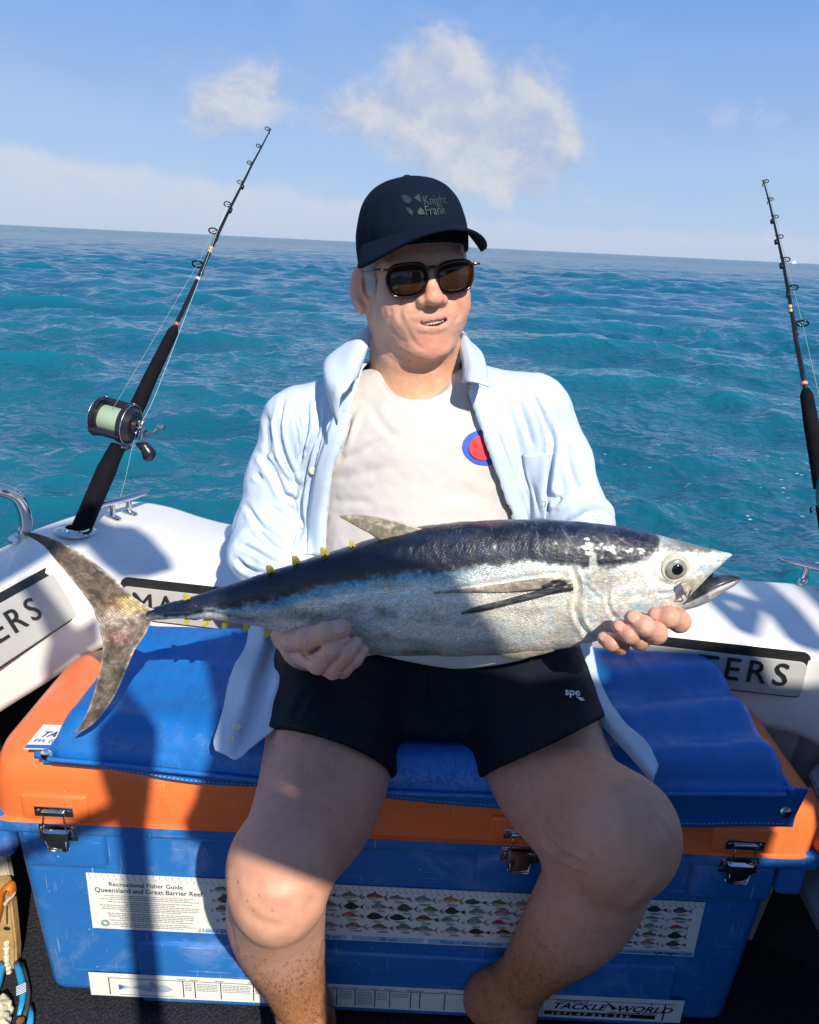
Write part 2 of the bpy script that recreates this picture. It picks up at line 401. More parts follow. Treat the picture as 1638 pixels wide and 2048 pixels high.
boat = tag(empty('fishing_boat', (0, 1.2, 0)), 'white fibreglass boat stern with grey lettered coaming panels behind the seated man', 'boat')
ZT = 0.60
def ringpts(lst): return spline([(x, y, z) for x, y, z in lst], 10)
def build_hull():
    inner = [(-.86, -.7), (-.82, .75), (-.722, 1.10), (-.70, 1.18), (-.672, 1.262), (-.615, 1.29), (-.53, 1.262), (-.3, 1.231), (0, 1.19), (.3, 1.149), (.50, 1.122), (.66, 1.10), (.715, 1.06), (.76, .95), (.82, .75), (.86, -.7)]
    outer = [(-1.02, -.7), (-.96, .85), (-.805, 1.36), (-.772, 1.43), (-.70, 1.57), (-.655, 1.63), (-.56, 1.612), (-.37, 1.545), (0, 1.497), (.35, 1.445), (.66, 1.385), (.80, 1.37), (.93, 1.30), (.98, 1.1), (1.02, .8), (1.05, -.7)]
    ledge = [(-.80, -.7), (-.745, .75), (-.665, 1.02), (-.625, 1.13), (-.585, 1.245), (-.565, 1.262), (-.53, 1.256), (-.3, 1.225), (0, 1.184), (.3, 1.143), (.50, 1.116), (.655, 1.094), (.71, 1.04), (.755, .93), (.80, .75), (.83, -.7)]
    n = len(inner)
    def R_(l, z): return spline([(p[0], p[1], z if not callable(z) else z(i)) for i, p in enumerate(l)], 10)
    hump = lambda i: ZT+(0.014 if 3 <= i <= 6 else 0.0)
    O = np.array(R_(outer, hump)); I = np.array(R_(inner, ZT)); Lg = np.array(R_(ledge, .445))
    d = I-O; d /= np.linalg.norm(d, axis=1)[:, None]; up = np.array([0, 0, 1.])
    rings = [O-d*0.02-up*0.6, O-d*0.03-up*0.10, O-d*0.025-up*0.03, O-d*0.012-up*0.008, O+d*0.012+up*0.0, O*0.5+I*0.5+up*0.006, I-d*0.030+up*0.002, I-d*0.012-up*0.001, I-d*0.003-up*0.006, I+d*0.001-up*0.018, Lg+up*0.012, Lg+d*0.001, Lg-d*0.012-up*0.004]
    V = np.concatenate(rings); k = len(O); Fs = []
    for r in range(len(rings)-1):
        for i in range(k-1): Fs.append((r*k+i, r*k+i+1, (r+1)*k+i+1, (r+1)*k+i))
    o = mesh('gunwale', V, Fs, M['gel'], boat)
    bm = bmesh.new(); bm.from_mesh(o.data); bmesh.ops.recalc_face_normals(bm, faces=bm.faces); bm.to_mesh(o.data); bm.free()
    o.data.polygons.foreach_set('use_smooth', [True]*len(o.data.polygons))
    # inner liner below the coaming (pockets at the sides, plain transom face at the back)
    side_l = [(-.98, .2), (-.93, .75), (-.86, 1.02), (-.80, 1.13), (-.72, 1.245)]
    A = Lg-d*0.012-up*0.004; B = []; 
    for i in range(k):
        x, y = A[i][0], A[i][1]
        if x < -.56: t = min(1, (-.56-x)/.05)*0.17; B.append((x-t, y+0.02*(t > 0), .43))
        elif x > .70: t = min(1, (x-.70)/.05)*0.12; B.append((x+t, y, .43))
        else: B.append((x, y+.012, .43))
    B = np.array(B); Cc = B.copy(); Cc[:, 2] = 0.002; Cc[:, 0] *= 0.93
    back = [i for i in range(k) if -.575 < A[i][0] < .705]
    def sheet(name, idx, rows, mt):
        V = np.concatenate([r[idx] for r in rows]); q = len(idx); Fs = []
        for r in range(len(rows)-1):
            for i in range(q-1): Fs.append((r*q+i, r*q+i+1, (r+1)*q+i+1, (r+1)*q+i))
        return mesh(name, V, Fs, mt, boat)
    left = [i for i in range(k) if A[i][0] <= -.56 and i < k/2]; right = [i for i in range(k) if A[i][0] >= .69 and i > k/2]
    sheet('transom_liner', list(range(min(back)-1, max(back)+2)), [A, B, Cc], M['gel'])
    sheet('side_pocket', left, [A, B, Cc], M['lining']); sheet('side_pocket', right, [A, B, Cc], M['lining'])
build_hull()
# deck
bm = bmesh.new(); bmesh.ops.create_grid(bm, x_segments=2, y_segments=2, size=1.0)
bmesh.ops.scale(bm, vec=(1.0, 1.25, 1), verts=bm.verts); bmesh.ops.translate(bm, vec=(0, .05, 0), verts=bm.verts)
bm_link('deck_carpet', bm, M['carpet'], boat)
# grey side ledge low on the right
prism('side_ledge', [PZ(*p, .30) for p in ((1585, 1735), (1700, 1960), (1800, 1900), (1700, 1690), (1600, 1640))], (0, 0, -.02), mat('grey_ledge', (.20, .21, .23), .6, bump=.3), boat, .003)
prism('side_ledge', [PZ(*p, .42) for p in ((1618, 1545), (1660, 1640), (1760, 1600), (1700, 1480), (1640, 1520))], (0, 0, -.02), mat('grey_ledge', (.20, .21, .23), .6), boat, .003)
box('corner_pad', tuple(PZ(1665, 1440, .47)), (.10, .05, .035), M['gel'], boat, .012, 4, Euler((0.2, 0, -.9)).to_matrix())

class Plane:
    def __init__(s, a, b, c):
        s.o = np.array(a, float); s.x = np.array(b, float)-s.o; s.x /= np.linalg.norm(s.x)
        s.n = np.cross(s.x, np.array(c, float)-s.o); s.n /= np.linalg.norm(s.n)
        if s.n@(CAM-s.o) < 0: s.n = -s.n
        s.y = np.cross(s.n, s.x)
    def px(s, px, py, off=0.0):
        d = _f+(px-819)/F*_R-(py-1024)/F*_U
        t = ((s.o+s.n*off-CAM)@s.n)/(d@s.n); return CAM+d*t
    def uv(s, p): return np.array([(p-s.o)@s.x, (p-s.o)@s.y])
    def at(s, u, v, off=0.0): return s.o+s.x*u+s.y*v+s.n*off
def rrect(pl, u0, v0, u1, v1, r, off, n=6):
    pts = []
    for cx, cy, a0 in ((u1-r, v1-r, 0), (u0+r, v1-r, 90), (u0+r, v0+r, 180), (u1-r, v0+r, 270)):
        for i in range(n+1):
            a = math.radians(a0+90*i/n); pts.append(pl.at(cx+r*math.cos(a), cy+r*math.sin(a), off))
    return pts
def letters(pl, s, size, px, py, parent, off, name='letter', sx=1.0, adv=1.0, mt='black_print', bold=0.0):
    """each letter a mesh of its own, starting at the pixel (px, py) on the plane"""
    u, v = pl.uv(pl.px(px, py))
    for ch in s:
        V, Fs = text_mesh(ch, size, pl.at(u, v, off), pl.x, pl.y, thick=.003, sx=sx, bold=bold)
        mesh(name, V, Fs, M[mt], parent, False)
        u += ((V-pl.at(u, v, off))@pl.x).max()+size*0.16*adv
# transom panel
tp = Plane((-.53, 1.262, .56), (.66, 1.10, .56), (0, 1.184, .45))
def panel(pl, uv0, uv1, strip):
    (u0, v0), (u1, v1) = uv0, uv1
    a = prism('panel_recess', rrect(pl, u0, v0, u1, v1, .016, .001), pl.n*.003, M['black_print'], boat, .0008)
    b = prism('panel', rrect(pl, u0+.004, v0+.003, u1-.005, v1-strip, .012, .0035), pl.n*.0035, M['gel_grey'], a, .0012)
    return a
e1 = tp.uv(tp.px(1626, 1300)); e0 = tp.uv(tp.px(1626, 1398))
pr = panel(tp, (0.0, e0[1]), (e1[0], 0.036), .017)
letters(tp, 'TERS', .058, 1388, 1346, pr, .0085, sx=.98)
letters(tp, 'MAC', .058, 268, 1220, pr, .0085, sx=.98)
# left side panel
sp = Plane(PZ(0, 1183, ZT), PZ(90, 1134, ZT), PZ(100, 1358, .45))
b1 = sp.uv(sp.px(108, 1140)); b0 = sp.uv(sp.px(112, 1262))
pl2 = panel(sp, (-.35, b0[1]), (b1[0], sp.uv(sp.px(40, 1163))[1]), .016)
letters(sp, 'ERS', .060, -12, 1293, pl2, .0085, sx=1.0)
# round hatch ring on the transom liner
bm = bmesh.new()
hp = Plane((-.53, 1.262+.006, .43), (.66, 1.10+.006, .43), (0, 1.20, .2))
hc = hp.px(1440, 1455, .002)
for r0_, r1_, o_ in ((.0, .060, .004), (.060, .066, .010)):
    pass
pts = ring_pts(hc, hp.n, .066, 40); bm_tube(bm, pts, .0035, 8, False)
pts = ring_pts(hc, hp.n, .040, 40); bm_tube(bm, pts, .002, 8, False)
bm_link('hatch_ring', bm, M['gel'], boat)
# moulded seam line along the side coaming
tube('coaming_seam', [PZ(*p, .447)+np.array([0, 0, .02]) for p in ((-20, 1400), (60, 1345), (130, 1300), (190, 1262))], .0016, M['gel_grey'], boat)

# grab rail, cleats, rod holders
def deckpt(px, py, z=ZT+.004): return PZ(px, py, z)
rb = deckpt(50, 1082, ZT)
path = [rb, rb+np.array([0, 0, .02])]+[PY(*q, rb[1]+dy) for q, dy in (((52, 1048), 0), ((48, 1020), -.01), ((36, 996), -.02), ((14, 983), -.035), ((-20, 976), -.06), ((-80, 972), -.12), ((-110, 1000), -.14), ((-120, 1120), -.15))]
gr = tube('grab_rail', spline(path, 8), .0125, M['steel'], boat, 16)
bm = bmesh.new(); cyl(bm, rb+np.array([0, 0, .006]), (0, 0, 1), .030, .006, 28); cyl(bm, rb+np.array([0, 0, .012]), (0, 0, 1), .017, .01, 20)
for a in (20, 140, 260): cyl(bm, rb+np.array([.023*math.cos(math.radians(a)), .023*math.sin(math.radians(a)), .011]), (0, 0, 1), .005, .005, 10, .003)
bm_link('rail_flange', bm, M['steel'], gr, True, 40)
def cleat(p, ang):
    c, s = math.cos(ang), math.sin(ang); d = np.array([c, s, 0]); p = np.array(p); up = np.array([0, 0, 1.])
    bm = bmesh.new(); q = np.array([-s, c, 0])
    for k in (-.020, .020):
        cyl(bm, p+d*k+up*.018, (0, 0, 1), .0075, .034, 14, .0055)
        bm_tube(bm, [p+d*k-q*.026+up*.004, p+d*k-q*.018+up*.005, p+d*k+up*.005, p+d*k+q*.018+up*.005, p+d*k+q*.026+up*.004], [.004, .0075, .009, .0075, .004], 12, True, .5)
    horn = bmesh.new()
    bm_tube(horn, [p-d*.072+up*.036, p-d*.066+up*.037, p-d*.035+up*.038, p+up*.037, p+d*.035+up*.038, p+d*.066+up*.041, p+d*.074+up*.042], [.003, .0065, .0085, .009, .0085, .0065, .003], 14, True, .75)
    f = bm_link('cleat', bm, M['steel'], boat, True, 40); bm_link('horn', horn, M['steel'], f)
cleat(deckpt(243, 1033, ZT+.012), .95)
cleat(deckpt(1628, 1170, ZT+.002), -.62)
def rod_holder(p, tilt=(0.1, 0.1)):
    bm = bmesh.new(); p = np.array(p)
    n = Vector((tilt[0], tilt[1], 1)).normalized()
    prof = [(.020, .0), (.043, .0), (.0435, .003), (.040, .006), (.028, .007), (.026, .010), (.022, .010), (.021, .0)]
    ks = 36; rings = []
    u, v = frame_for(n)
    for r, h in prof: rings.append([bm.verts.new(Vector(tuple(p))+u*math.cos(2*math.pi*j/ks)*r+v*math.sin(2*math.pi*j/ks)*r*.93+n*h) for j in range(ks)])
    for a, b in zip(rings, rings[1:]):
        for j in range(ks): bm.faces.new((a[j], a[(j+1) % ks], b[(j+1) % ks], b[j]))
    bmesh.ops.recalc_face_normals(bm, faces=bm.faces)
    o = bm_link('rod_holder', bm, M['steel'], boat, True, 40)
    bm = bmesh.new()
    for a in (40, 130, 220, 310): cyl(bm, Vector(tuple(p))+u*math.cos(math.radians(a))*.034+v*math.sin(math.radians(a))*.032+n*.007, n, .0042, .003, 10, .003)
    tag(bm_link('screws', bm, M['steel'], o, True, 40), kind='stuff')
HOLD_L = deckpt(152, 1064, ZT+.013); HOLD_R = deckpt(1672, 1140, ZT+.004)
rod_holder(HOLD_L); rod_holder(HOLD_R)

# ------------------------------------------------------------------ cool box
def plastic(name, col, rough=0.34, wear=(0.9, 0.9, 0.9)):
    mt, nt, b = _material(name, col, rough)
    tc = nt.add('ShaderNodeTexCoord').outputs['Object']
    c = nt.mix(nt.maprange(nt.noise(tc, 4, 5), 0.35, 0.65, 0, 1), tuple(x*.92 for x in col), tuple(min(1, x*1.07) for x in col))
    scr = nt.noise(nt.mapping(tc, (3, 60, 140), (0.3, .2, .5)), 3, 2, .5)
    c = nt.mix(nt.maprange(scr, 0.68, 0.78, 0, 0.30), c, wear)
    scr2 = nt.noise(nt.mapping(tc, (90, 60, 4), (0.1, .5, .2)), 3, 2, .5)
    c = nt.mix(nt.maprange(scr2, 0.69, 0.76, 0, 0.25), c, wear)
    salt = nt.noise(tc, 7, 8, .7, 1.0)
    c = nt.mix(nt.maprange(salt, 0.52, 0.72, 0, 0.16), c, wear)
    spk = nt.add('ShaderNodeTexVoronoi'); spk.inputs['Scale'].default_value = 34; nt.link(tc, spk.inputs['Vector'])
    c = nt.mix(nt.maprange(spk.outputs['Distance'], 0.025, 0.05, 0.5, 0), c, wear)
    nt.link(c, b.inputs['Base Color'])
    nt.link(nt.maprange(nt.noise(tc, 12, 5), .3, .7, rough-.08, rough+.14), b.inputs['Roughness'])
    nt.link(nt.bump(nt.noise(tc, 260, 3), 0.10, 0.002), b.inputs['Normal'])
    return mt
M['blue'] = plastic('blue_polyethylene', (0.022, 0.155, 0.47))
M['orange'] = plastic('orange_polyethylene', (0.86, 0.18, 0.045), .36, (1, .6, .4))
cooler = tag(empty('cool_box', (0, 1.03, 0)), 'large blue ice box with orange lid, steel latches and fish ruler stickers, under the man', 'cool box')
YF = 0.885
def cooler_body():
    bm = bmesh.new()
    vs = bm_box(bm, (0, 0, 0), (1.16, .30, .385), .028, 5)
    for v in bm.verts:
        t = (v.co.z+.19)/.38; v.co.x *= (0.965+0.035*t); 
        if v.co.y < 0: v.co.y += (1-t)*.006
    bmesh.ops.translate(bm, vec=(0.003, YF+.15, .198), verts=bm.verts)
    o = bm_link('body', bm, M['blue'], cooler, True, 40)
    # top rim and raised latch pads, lower step panel
    box('rim', (0.015, YF+.149, .371), (1.225, .325, .030), M['blue'], cooler, .008, 3)
    for x in LX: box('latch_pad', (x, YF+.004, .333), (.125, .03, .085), M['blue'], cooler, .010, 3)
    box('end_pad', (-.588, YF+.007, .339), (.034, .03, .071), M['blue'], cooler, .008, 3)
    box('end_pad', (.596, YF+.007, .339), (.040, .03, .071), M['blue'], cooler, .008, 3)
    box('step_panel', (0.03, YF+.0075, .075), (.86, .02, .13), M['blue'], cooler, .006, 3)
LX = [-.492, -.155, .186, .507]
cooler_body()
def cooler_lid():
    # cross-section loft: rounded rectangle outlines at rising heights
    def outline(x0, x1, y0, y1, r, z, n=8):
        P = []
        for cx, cy, a0 in ((x1-r, y1-r, 0), (x0+r, y1-r, 90), (x0+r, y0+r, 180), (x1-r, y0+r, 270)):
            for i in range(n+1):
                a = math.radians(a0+90*i/n); P.append((cx+r*math.cos(a), cy+r*math.sin(a), z))
        return P
    prof = [(0, .384, .06), (-.006, .3835, .05), (.0, .386, .05), (.0, .425, .05), (.002, .455, .055), (.008, .478, .06), (.018, .495, .065), (.032, .507, .07), (.050, .514, .075), (.09, .518, .07), (.13, .519, .03)]
    V = []; Fs = []; k = None
    for i, (ins, z, r) in enumerate(prof[1:]):
        pts = outline(-.598+ins*1.6, .632-(.10*min(1, ins/.03)**.8 if ins > 0 else 0)-max(0, ins-.03)*.5, YF-.012+ins, 1.195-ins, max(.02, r), z)
        k = len(pts); V += pts
    n = len(prof)-1
    for r in range(n-1):
        for i in range(k): Fs.append((r*k+i, r*k+(i+1) % k, (r+1)*k+(i+1) % k, (r+1)*k+i))
    Fs.append(tuple(range((n-1)*k, n*k))); Fs.append(tuple(range(k))[::-1])
    o = mesh('lid', V, Fs, M['orange'], cooler); o.data.set_sharp_from_angle(angle=math.radians(45))
    for x in LX: box('latch_recess', (x, YF-.010, .410), (.098, .014, .046), M['orange'], cooler, .006, 3)
    # moulded ears for the rope handle at both ends
    for s in (1,):
        bm = bmesh.new(); cx = .652*s
        pts = [(cx-.05, YF-.008), (cx+.018*s+.0, YF-.008)]
        vs = bm_box(bm, (cx, YF+.052, .398), (.070, .130, .026), .012, 4)
        oo = bm_link('handle_ear', bm, M['orange'], cooler, True, 45)
        bm = bmesh.new(); bm_tube(bm, ring_pts((cx+.012*s, YF+.045, .411), (0, 0, 1), .013, 24, .8), .0035, 8, False)
        bm_link('hole_rim', bm, M['orange'], oo)
        bm = bmesh.new(); cyl(bm, (cx+.012*s, YF+.045, .4105), (0, 0, 1), .0120, .002, 24); bm_link('hole', bm, M['lining'], oo)
        box('ear_support', (cx-.006*s, YF+.052, .372), (.062, .12, .024), M['blue'], cooler, .010, 3)
cooler_lid()
def latch(x):
    y = YF-.0185; z = .385
    t = empty('latch', (x, y, z)); t.parent = cooler; t.location = (x, y-1.03, z)
    def bxx(c, s, b=.002): 
        return (np.array(c)+np.array([x, y, 0]), s, b)
    bm = bmesh.new()
    bm_box(bm, (x, y, .406), (.056, .003, .017), .0012); bm_box(bm, (x, y-.003, .405), (.034, .005, .009), .002, 3)
    bm_link('upper_plate', bm, M['steel'], t, True, 40)
    y2 = YF-.0135
    bm = bmesh.new(); bm_box(bm, (x, y2, .364), (.056, .003, .028), .0012)
    for s in (-1, 1): bm_box(bm, (x+s*.022, y2-.004, .368), (.005, .008, .014), .002)
    bm_link('lower_plate', bm, M['steel'], t, True, 40)
    bm = bmesh.new(); V = []
    # tapered over-centre lever
    w0, w1 = .038, .031
    pr = [(-.004, .374), (-.009, .371), (-.010, .358), (-.008, .341), (-.005, .336), (-.003, .339)]
    L = []
    for dy, zz in pr:
        w = w0+(w1-w0)*(.374-zz)/.038
        L.append([bm.verts.new((x-w/2, y2+dy, zz)), bm.verts.new((x-w/2+.004, y2+dy-.002, zz)), bm.verts.new((x+w/2-.004, y2+dy-.002, zz)), bm.verts.new((x+w/2, y2+dy, zz))])
    for a, b in zip(L, L[1:]):
        for j in range(3): bm.faces.new((a[j], a[j+1], b[j+1], b[j]))
    bmesh.ops.recalc_face_normals(bm, faces=bm.faces)
    bm_link('lever', bm, M['steel'], t, True, 30)
    bm = bmesh.new()
    bm_tube(bm, [(x-.016, y2-.008, .372), (x-.016, y2-.010, .388), (x-.014, y2-.009, .402), (x+.014, y2-.009, .402), (x+.016, y2-.010, .388), (x+.016, y2-.008, .372)], .0013, 8)
    bm_tube(bm, [(x-.015, y2-.0105, .357), (x-.013, y2-.0105, .339), (x+.013, y2-.0105, .339), (x+.015, y2-.0105, .357)], .0011, 8)
    bm_link('wire_bail', bm, M['steel'], t)
    bm = bmesh.new()
    for dx, zz, yy in ((-.023, .407, y), (.023, .407, y), (-.024, .373, y2), (.024, .373, y2), (-.024, .356, y2), (.024, .356, y2)):
        cyl(bm, (x+dx, yy-.0025, zz), (0, 1, 0), .0034, .0025, 12, .002)
    tag(bm_link('rivets', bm, M['steel'], t, True, 40), kind='stuff')
for x in LX: latch(x)

# stickers
M['stk'] = mat('white_sticker', (.76, .77, .74), .35, mottle=.03, bump=.02)
M['ink'] = mat('black_ink', (.012, .012, .014), .45, bump=0)
M['ink_grey'] = mat('grey_ink', (.16, .15, .15), .5, bump=0)
M['ink_red'] = mat('faded_red_ink', (.38, .16, .12), .5, bump=0)
M['ink_sky'] = mat('sky_blue_ink', (.28, .55, .80), .4, bump=0)
M['ink_navy'] = mat('navy_ink', (.02, .04, .16), .4, bump=0)
FRONT = Plane((0, YF, .2), (1, YF, .2), (0, YF, 0.4))
def quadf(x0, z0, x1, z1, y): return [(x0, y, z0), (x1, y, z0), (x1, y, z1), (x0, y, z1)], [(0, 1, 2, 3)]
def txt(acc, s, size, x, z, y, align='LEFT', sx=1.0, bold=0.0, shear=0.0):
    V, Fs = text_mesh(s, size, (x, y, z), (1, 0, 0), (0, 0, 1), bold=bold, shear=shear, align=align, sx=sx); acc.add(V, Fs)
def fish_shape(cx, cz, L, H, y, kind=0, flip=1):
    """small printed fish: body, tail, dorsal fin as one flat outline"""
    t = np.linspace(0, 1, 11); top = np.sin(np.pi*t**.75)**.85; 
    def X(u): return cx+flip*(u-.5)*L
    pk = .42+.12*math.sin(kind*2.3)
    up = [(X(a*.80), cz+H*.5*b*(1+(.42 if .25 < a < pk+.30 and kind % 4 else (.6 if .45 < a < .6 else 0)))) for a, b in zip(t, top)]
    lo = [(X(a*.78), cz-H*.42*b*(1+(.25 if .55 < a < .8 and kind % 2 else 0))) for a, b in zip(t, top)]
    tail_t = [(X(.82), cz+H*.09), (X(1.02), cz+H*(.58 if kind % 3 != 1 else .34))]; notch = [(X(.91 if kind % 3 != 1 else 1.03), cz)]; tail_b = [(X(1.02), cz-H*(.58 if kind % 3 != 1 else .34)), (X(.82), cz-H*.09)]
    P = up+tail_t+notch+tail_b+lo[::-1][:-1]
    V = [(p[0], y, p[1]) for p in P]
    return V, [tuple(range(len(V)))]
def sticker_base(name, x0, z0, x1, z1, y, lab):
    o = box(name, ((x0+x1)/2, y, (z0+z1)/2), (x1-x0, .0008, z1-z0), M['stk'], cooler, 0.0); o['label'] = lab
    return o
YS = YF-.0012
def big_sticker():
    x0, x1, z0, z1 = -.466, .479, .166, .277
    base = sticker_base('ruler_sticker', x0, z0, x1, z1, YS, 'long white fish identification ruler sticker on the box front')
    y = YS-.0008
    ink = Acc(); grey = Acc(); red = Acc(); sky = Acc(); navy = Acc()
    cm = 0.00984
    for i in range(96):
        x = x0+.004+i*cm; ink.add(*quadf(x, z1-.0075, x+.0005, z1, y)); 
        if x < x1-.006: txt(grey, str(i), .0052, x+.0012, z1-.0110, y, sx=.8)
    txt(ink, 'Recreational Fisher Guide', .0118, x0+.090, z1-.0235, y, 'CENTER', bold=.012, sx=.92)
    txt(ink, 'Queensland and Great Barrier Reef', .0128, x0+.0935, z1-.0360, y, 'CENTER', bold=.014, sx=.90)
    r = random.Random(5)
    zz = z1-.042
    for ln in range(17):
        w = (.155 if ln not in (4, 8, 12, 16) else .10)*r.uniform(.75, 1); x = x0+.094-w/2; xe = x+w
        while x < xe:
            l = r.uniform(.003, .009); (red if ln in (0, 6) else grey).add(*quadf(x, zz-.0010, min(x+l, xe), zz+.0003, y)); x += l+.0010
        zz -= .0036 if ln not in (2, 8, 13) else .0052
    bm = bmesh.new(); c = (x0+.021, y, z0+.012)
    bm_tube(bm, ring_pts(c, (0, 1, 0), .0062, 28), .0006, 6, False); bm_tube(bm, ring_pts(c, (0, 1, 0), .0040, 24), .0008, 6, False)
    bm_link('round_seal', bm, mat('seal_green', (.10, .22, .22), .5), base)
    pal = [(.15, .16, .11), (.09, .09, .085), (.20, .19, .10), (.36, .07, .05), (.5, .16, .06), (.16, .06, .03), (.22, .24, .25), (.30, .18, .16), (.12, .15, .05), (.035, .04, .04), (.45, .13, .10), (.17, .19, .20)]
    fishes = []
    def put(x, z, L, H, c, k):
        fishes.append((c, fish_shape(x, z, L, H, y-.0002, k), (x, z, L, H)))
        for q in range(2):
            w = r.uniform(.010, .018); grey.add(*quadf(x-w/2, z-H*.62-q*.0022-.0012, x+w/2, z-H*.62-q*.0022, y))
        for q in range(3): (red if r.random() < .5 else grey).add(*quadf(x-L*.72, z-.001-q*.0022, x-L*.72+r.uniform(.004, .007), z-q*.0022, y))
    rows = [z1-.020, z1-.0405, z1-.0605, z1-.0805]
    R_ = [5, 6, 3, 4, 5, 3, 1, 11, 6]
    cols = np.arange(x0+.212, x1-.02, .0385)
    seq = [[0, 8, 3, 10, 5, 2, 3, 11, 6, 4, 1, 8, 6, 9, 2, 10, 7, 11, 1, 8, 8, 8, 8], [1, 6, 9, 4, 2, 9, 6, 1, 8, 9, 6, 7, 11, 5, 1, 6, 11, 9, 8, 2, 8, 8, 8],
           [2, 10, 8, 7, 6, 10, 9, 9, 5, 11, 6, 3, 7, 6, 8, 11, 6, 11, 3, 4, 10, 8, 8], [8, 5, 10, 1, 6, 7, 2, 11, 6, 11, 9, 5, 1, 9, 6, 7, 2, 11, 5, 9, 9, 8, 8]]
    # the first visible colours follow the photograph column by column
    visible = {5: [0, 8, 4, 5], 6: [8, 6, 2, 10], 7: [3, 9, 7, 1], 8: [10, 4, 11, 11], 9: [5, 2, 7, 5], 10: [2, 9, 9, 1], 11: [3, 11, 1, 6]}
    for ci, cx in enumerate(cols):
        for ri, zr in enumerate(rows):
            if cx > .35 and ri >= 0: continue
            k = ci*4+ri; colr = seq[ri][ci % 23]
            put(cx+r.uniform(-.004, .004)+(.009 if ri % 2 else 0), zr+r.uniform(-.001, .001), .033*r.uniform(.9, 1.12), .0125*r.uniform(.8, 1.15), colr, k)
    for ci, cx in enumerate((.372, .407, .447)):
        for ri in range(5):
            k = 80+ci*5+ri; colr = [[9, 6, 11, 9, 5], [9, 11, 6, 0, 7], [1, 0, 3, 9, 1]][ci][ri]
            put(cx, z1-.018-ri*.0172, .031, [.011, .006, .010, .012, .010][ri], colr, k)
    for c, (V, Fs), (fx, fz, L, H) in fishes:
        o = mesh('printed_fish', V, Fs, mat('printed_fish_%d' % c, pal[c], .4, mottle=.55, mscale=260, bump=0), base, False)
        Vb = [(fx+(u-.5)*L, y-.0005, fz-H*w_) for u, w_ in ((.06, .02), (.2, .26), (.4, .36), (.6, .26), (.76, .05), (.5, .04), (.3, .0))]
        mesh('pale_belly', Vb, [tuple(range(len(Vb)))], mat('printed_belly', (.46, .46, .42), .4, mottle=.3, mscale=260, bump=0), o, False) if c not in (9, 1) else None
    bands = [(.178, .215, '23cm • 25cm', .196), (.232, .34, '30cm • 35cm', .286), (.352, .400, '35 cm', .376), (.408, .520, '38 cm', .464), (.528, .660, '38cm • 40 cm • 45cm', .594), (.668, .80, '45 cm • 50 cm', .734)]
    zb = z0+.0018
    for a, b, s, cx in bands:
        sky.add(*quadf(x0+a, zb, x0+b, zb+.0090, y)); txt(navy, s, .0098, x0+cx, zb+.0012, y-.0004, 'CENTER', sx=1.15)
    sky.add(*quadf(x0+.806, zb, x1-.002, zb+.0090, y))
    txt(navy, 'no minimimum legal length', .0088, x0+.872, zb+.0012, y-.0004, 'CENTER', sx=.98, bold=.01); txt(navy, 'sharks • no take', .0088, x1-.003, zb+.0012, y-.0004, 'RIGHT', sx=.92, bold=.01)
    [tag(q, kind='stuff') for q in (ink.build('printed_heading', M['ink'], base), grey.build('fine_print', M['ink_grey'], base), red.build('red_print', M['ink_red'], base))]
    [tag(q, kind='stuff') for q in (sky.build('colour_bands', M['ink_sky'], base), navy.build('band_lettering', M['ink_navy'], base))]
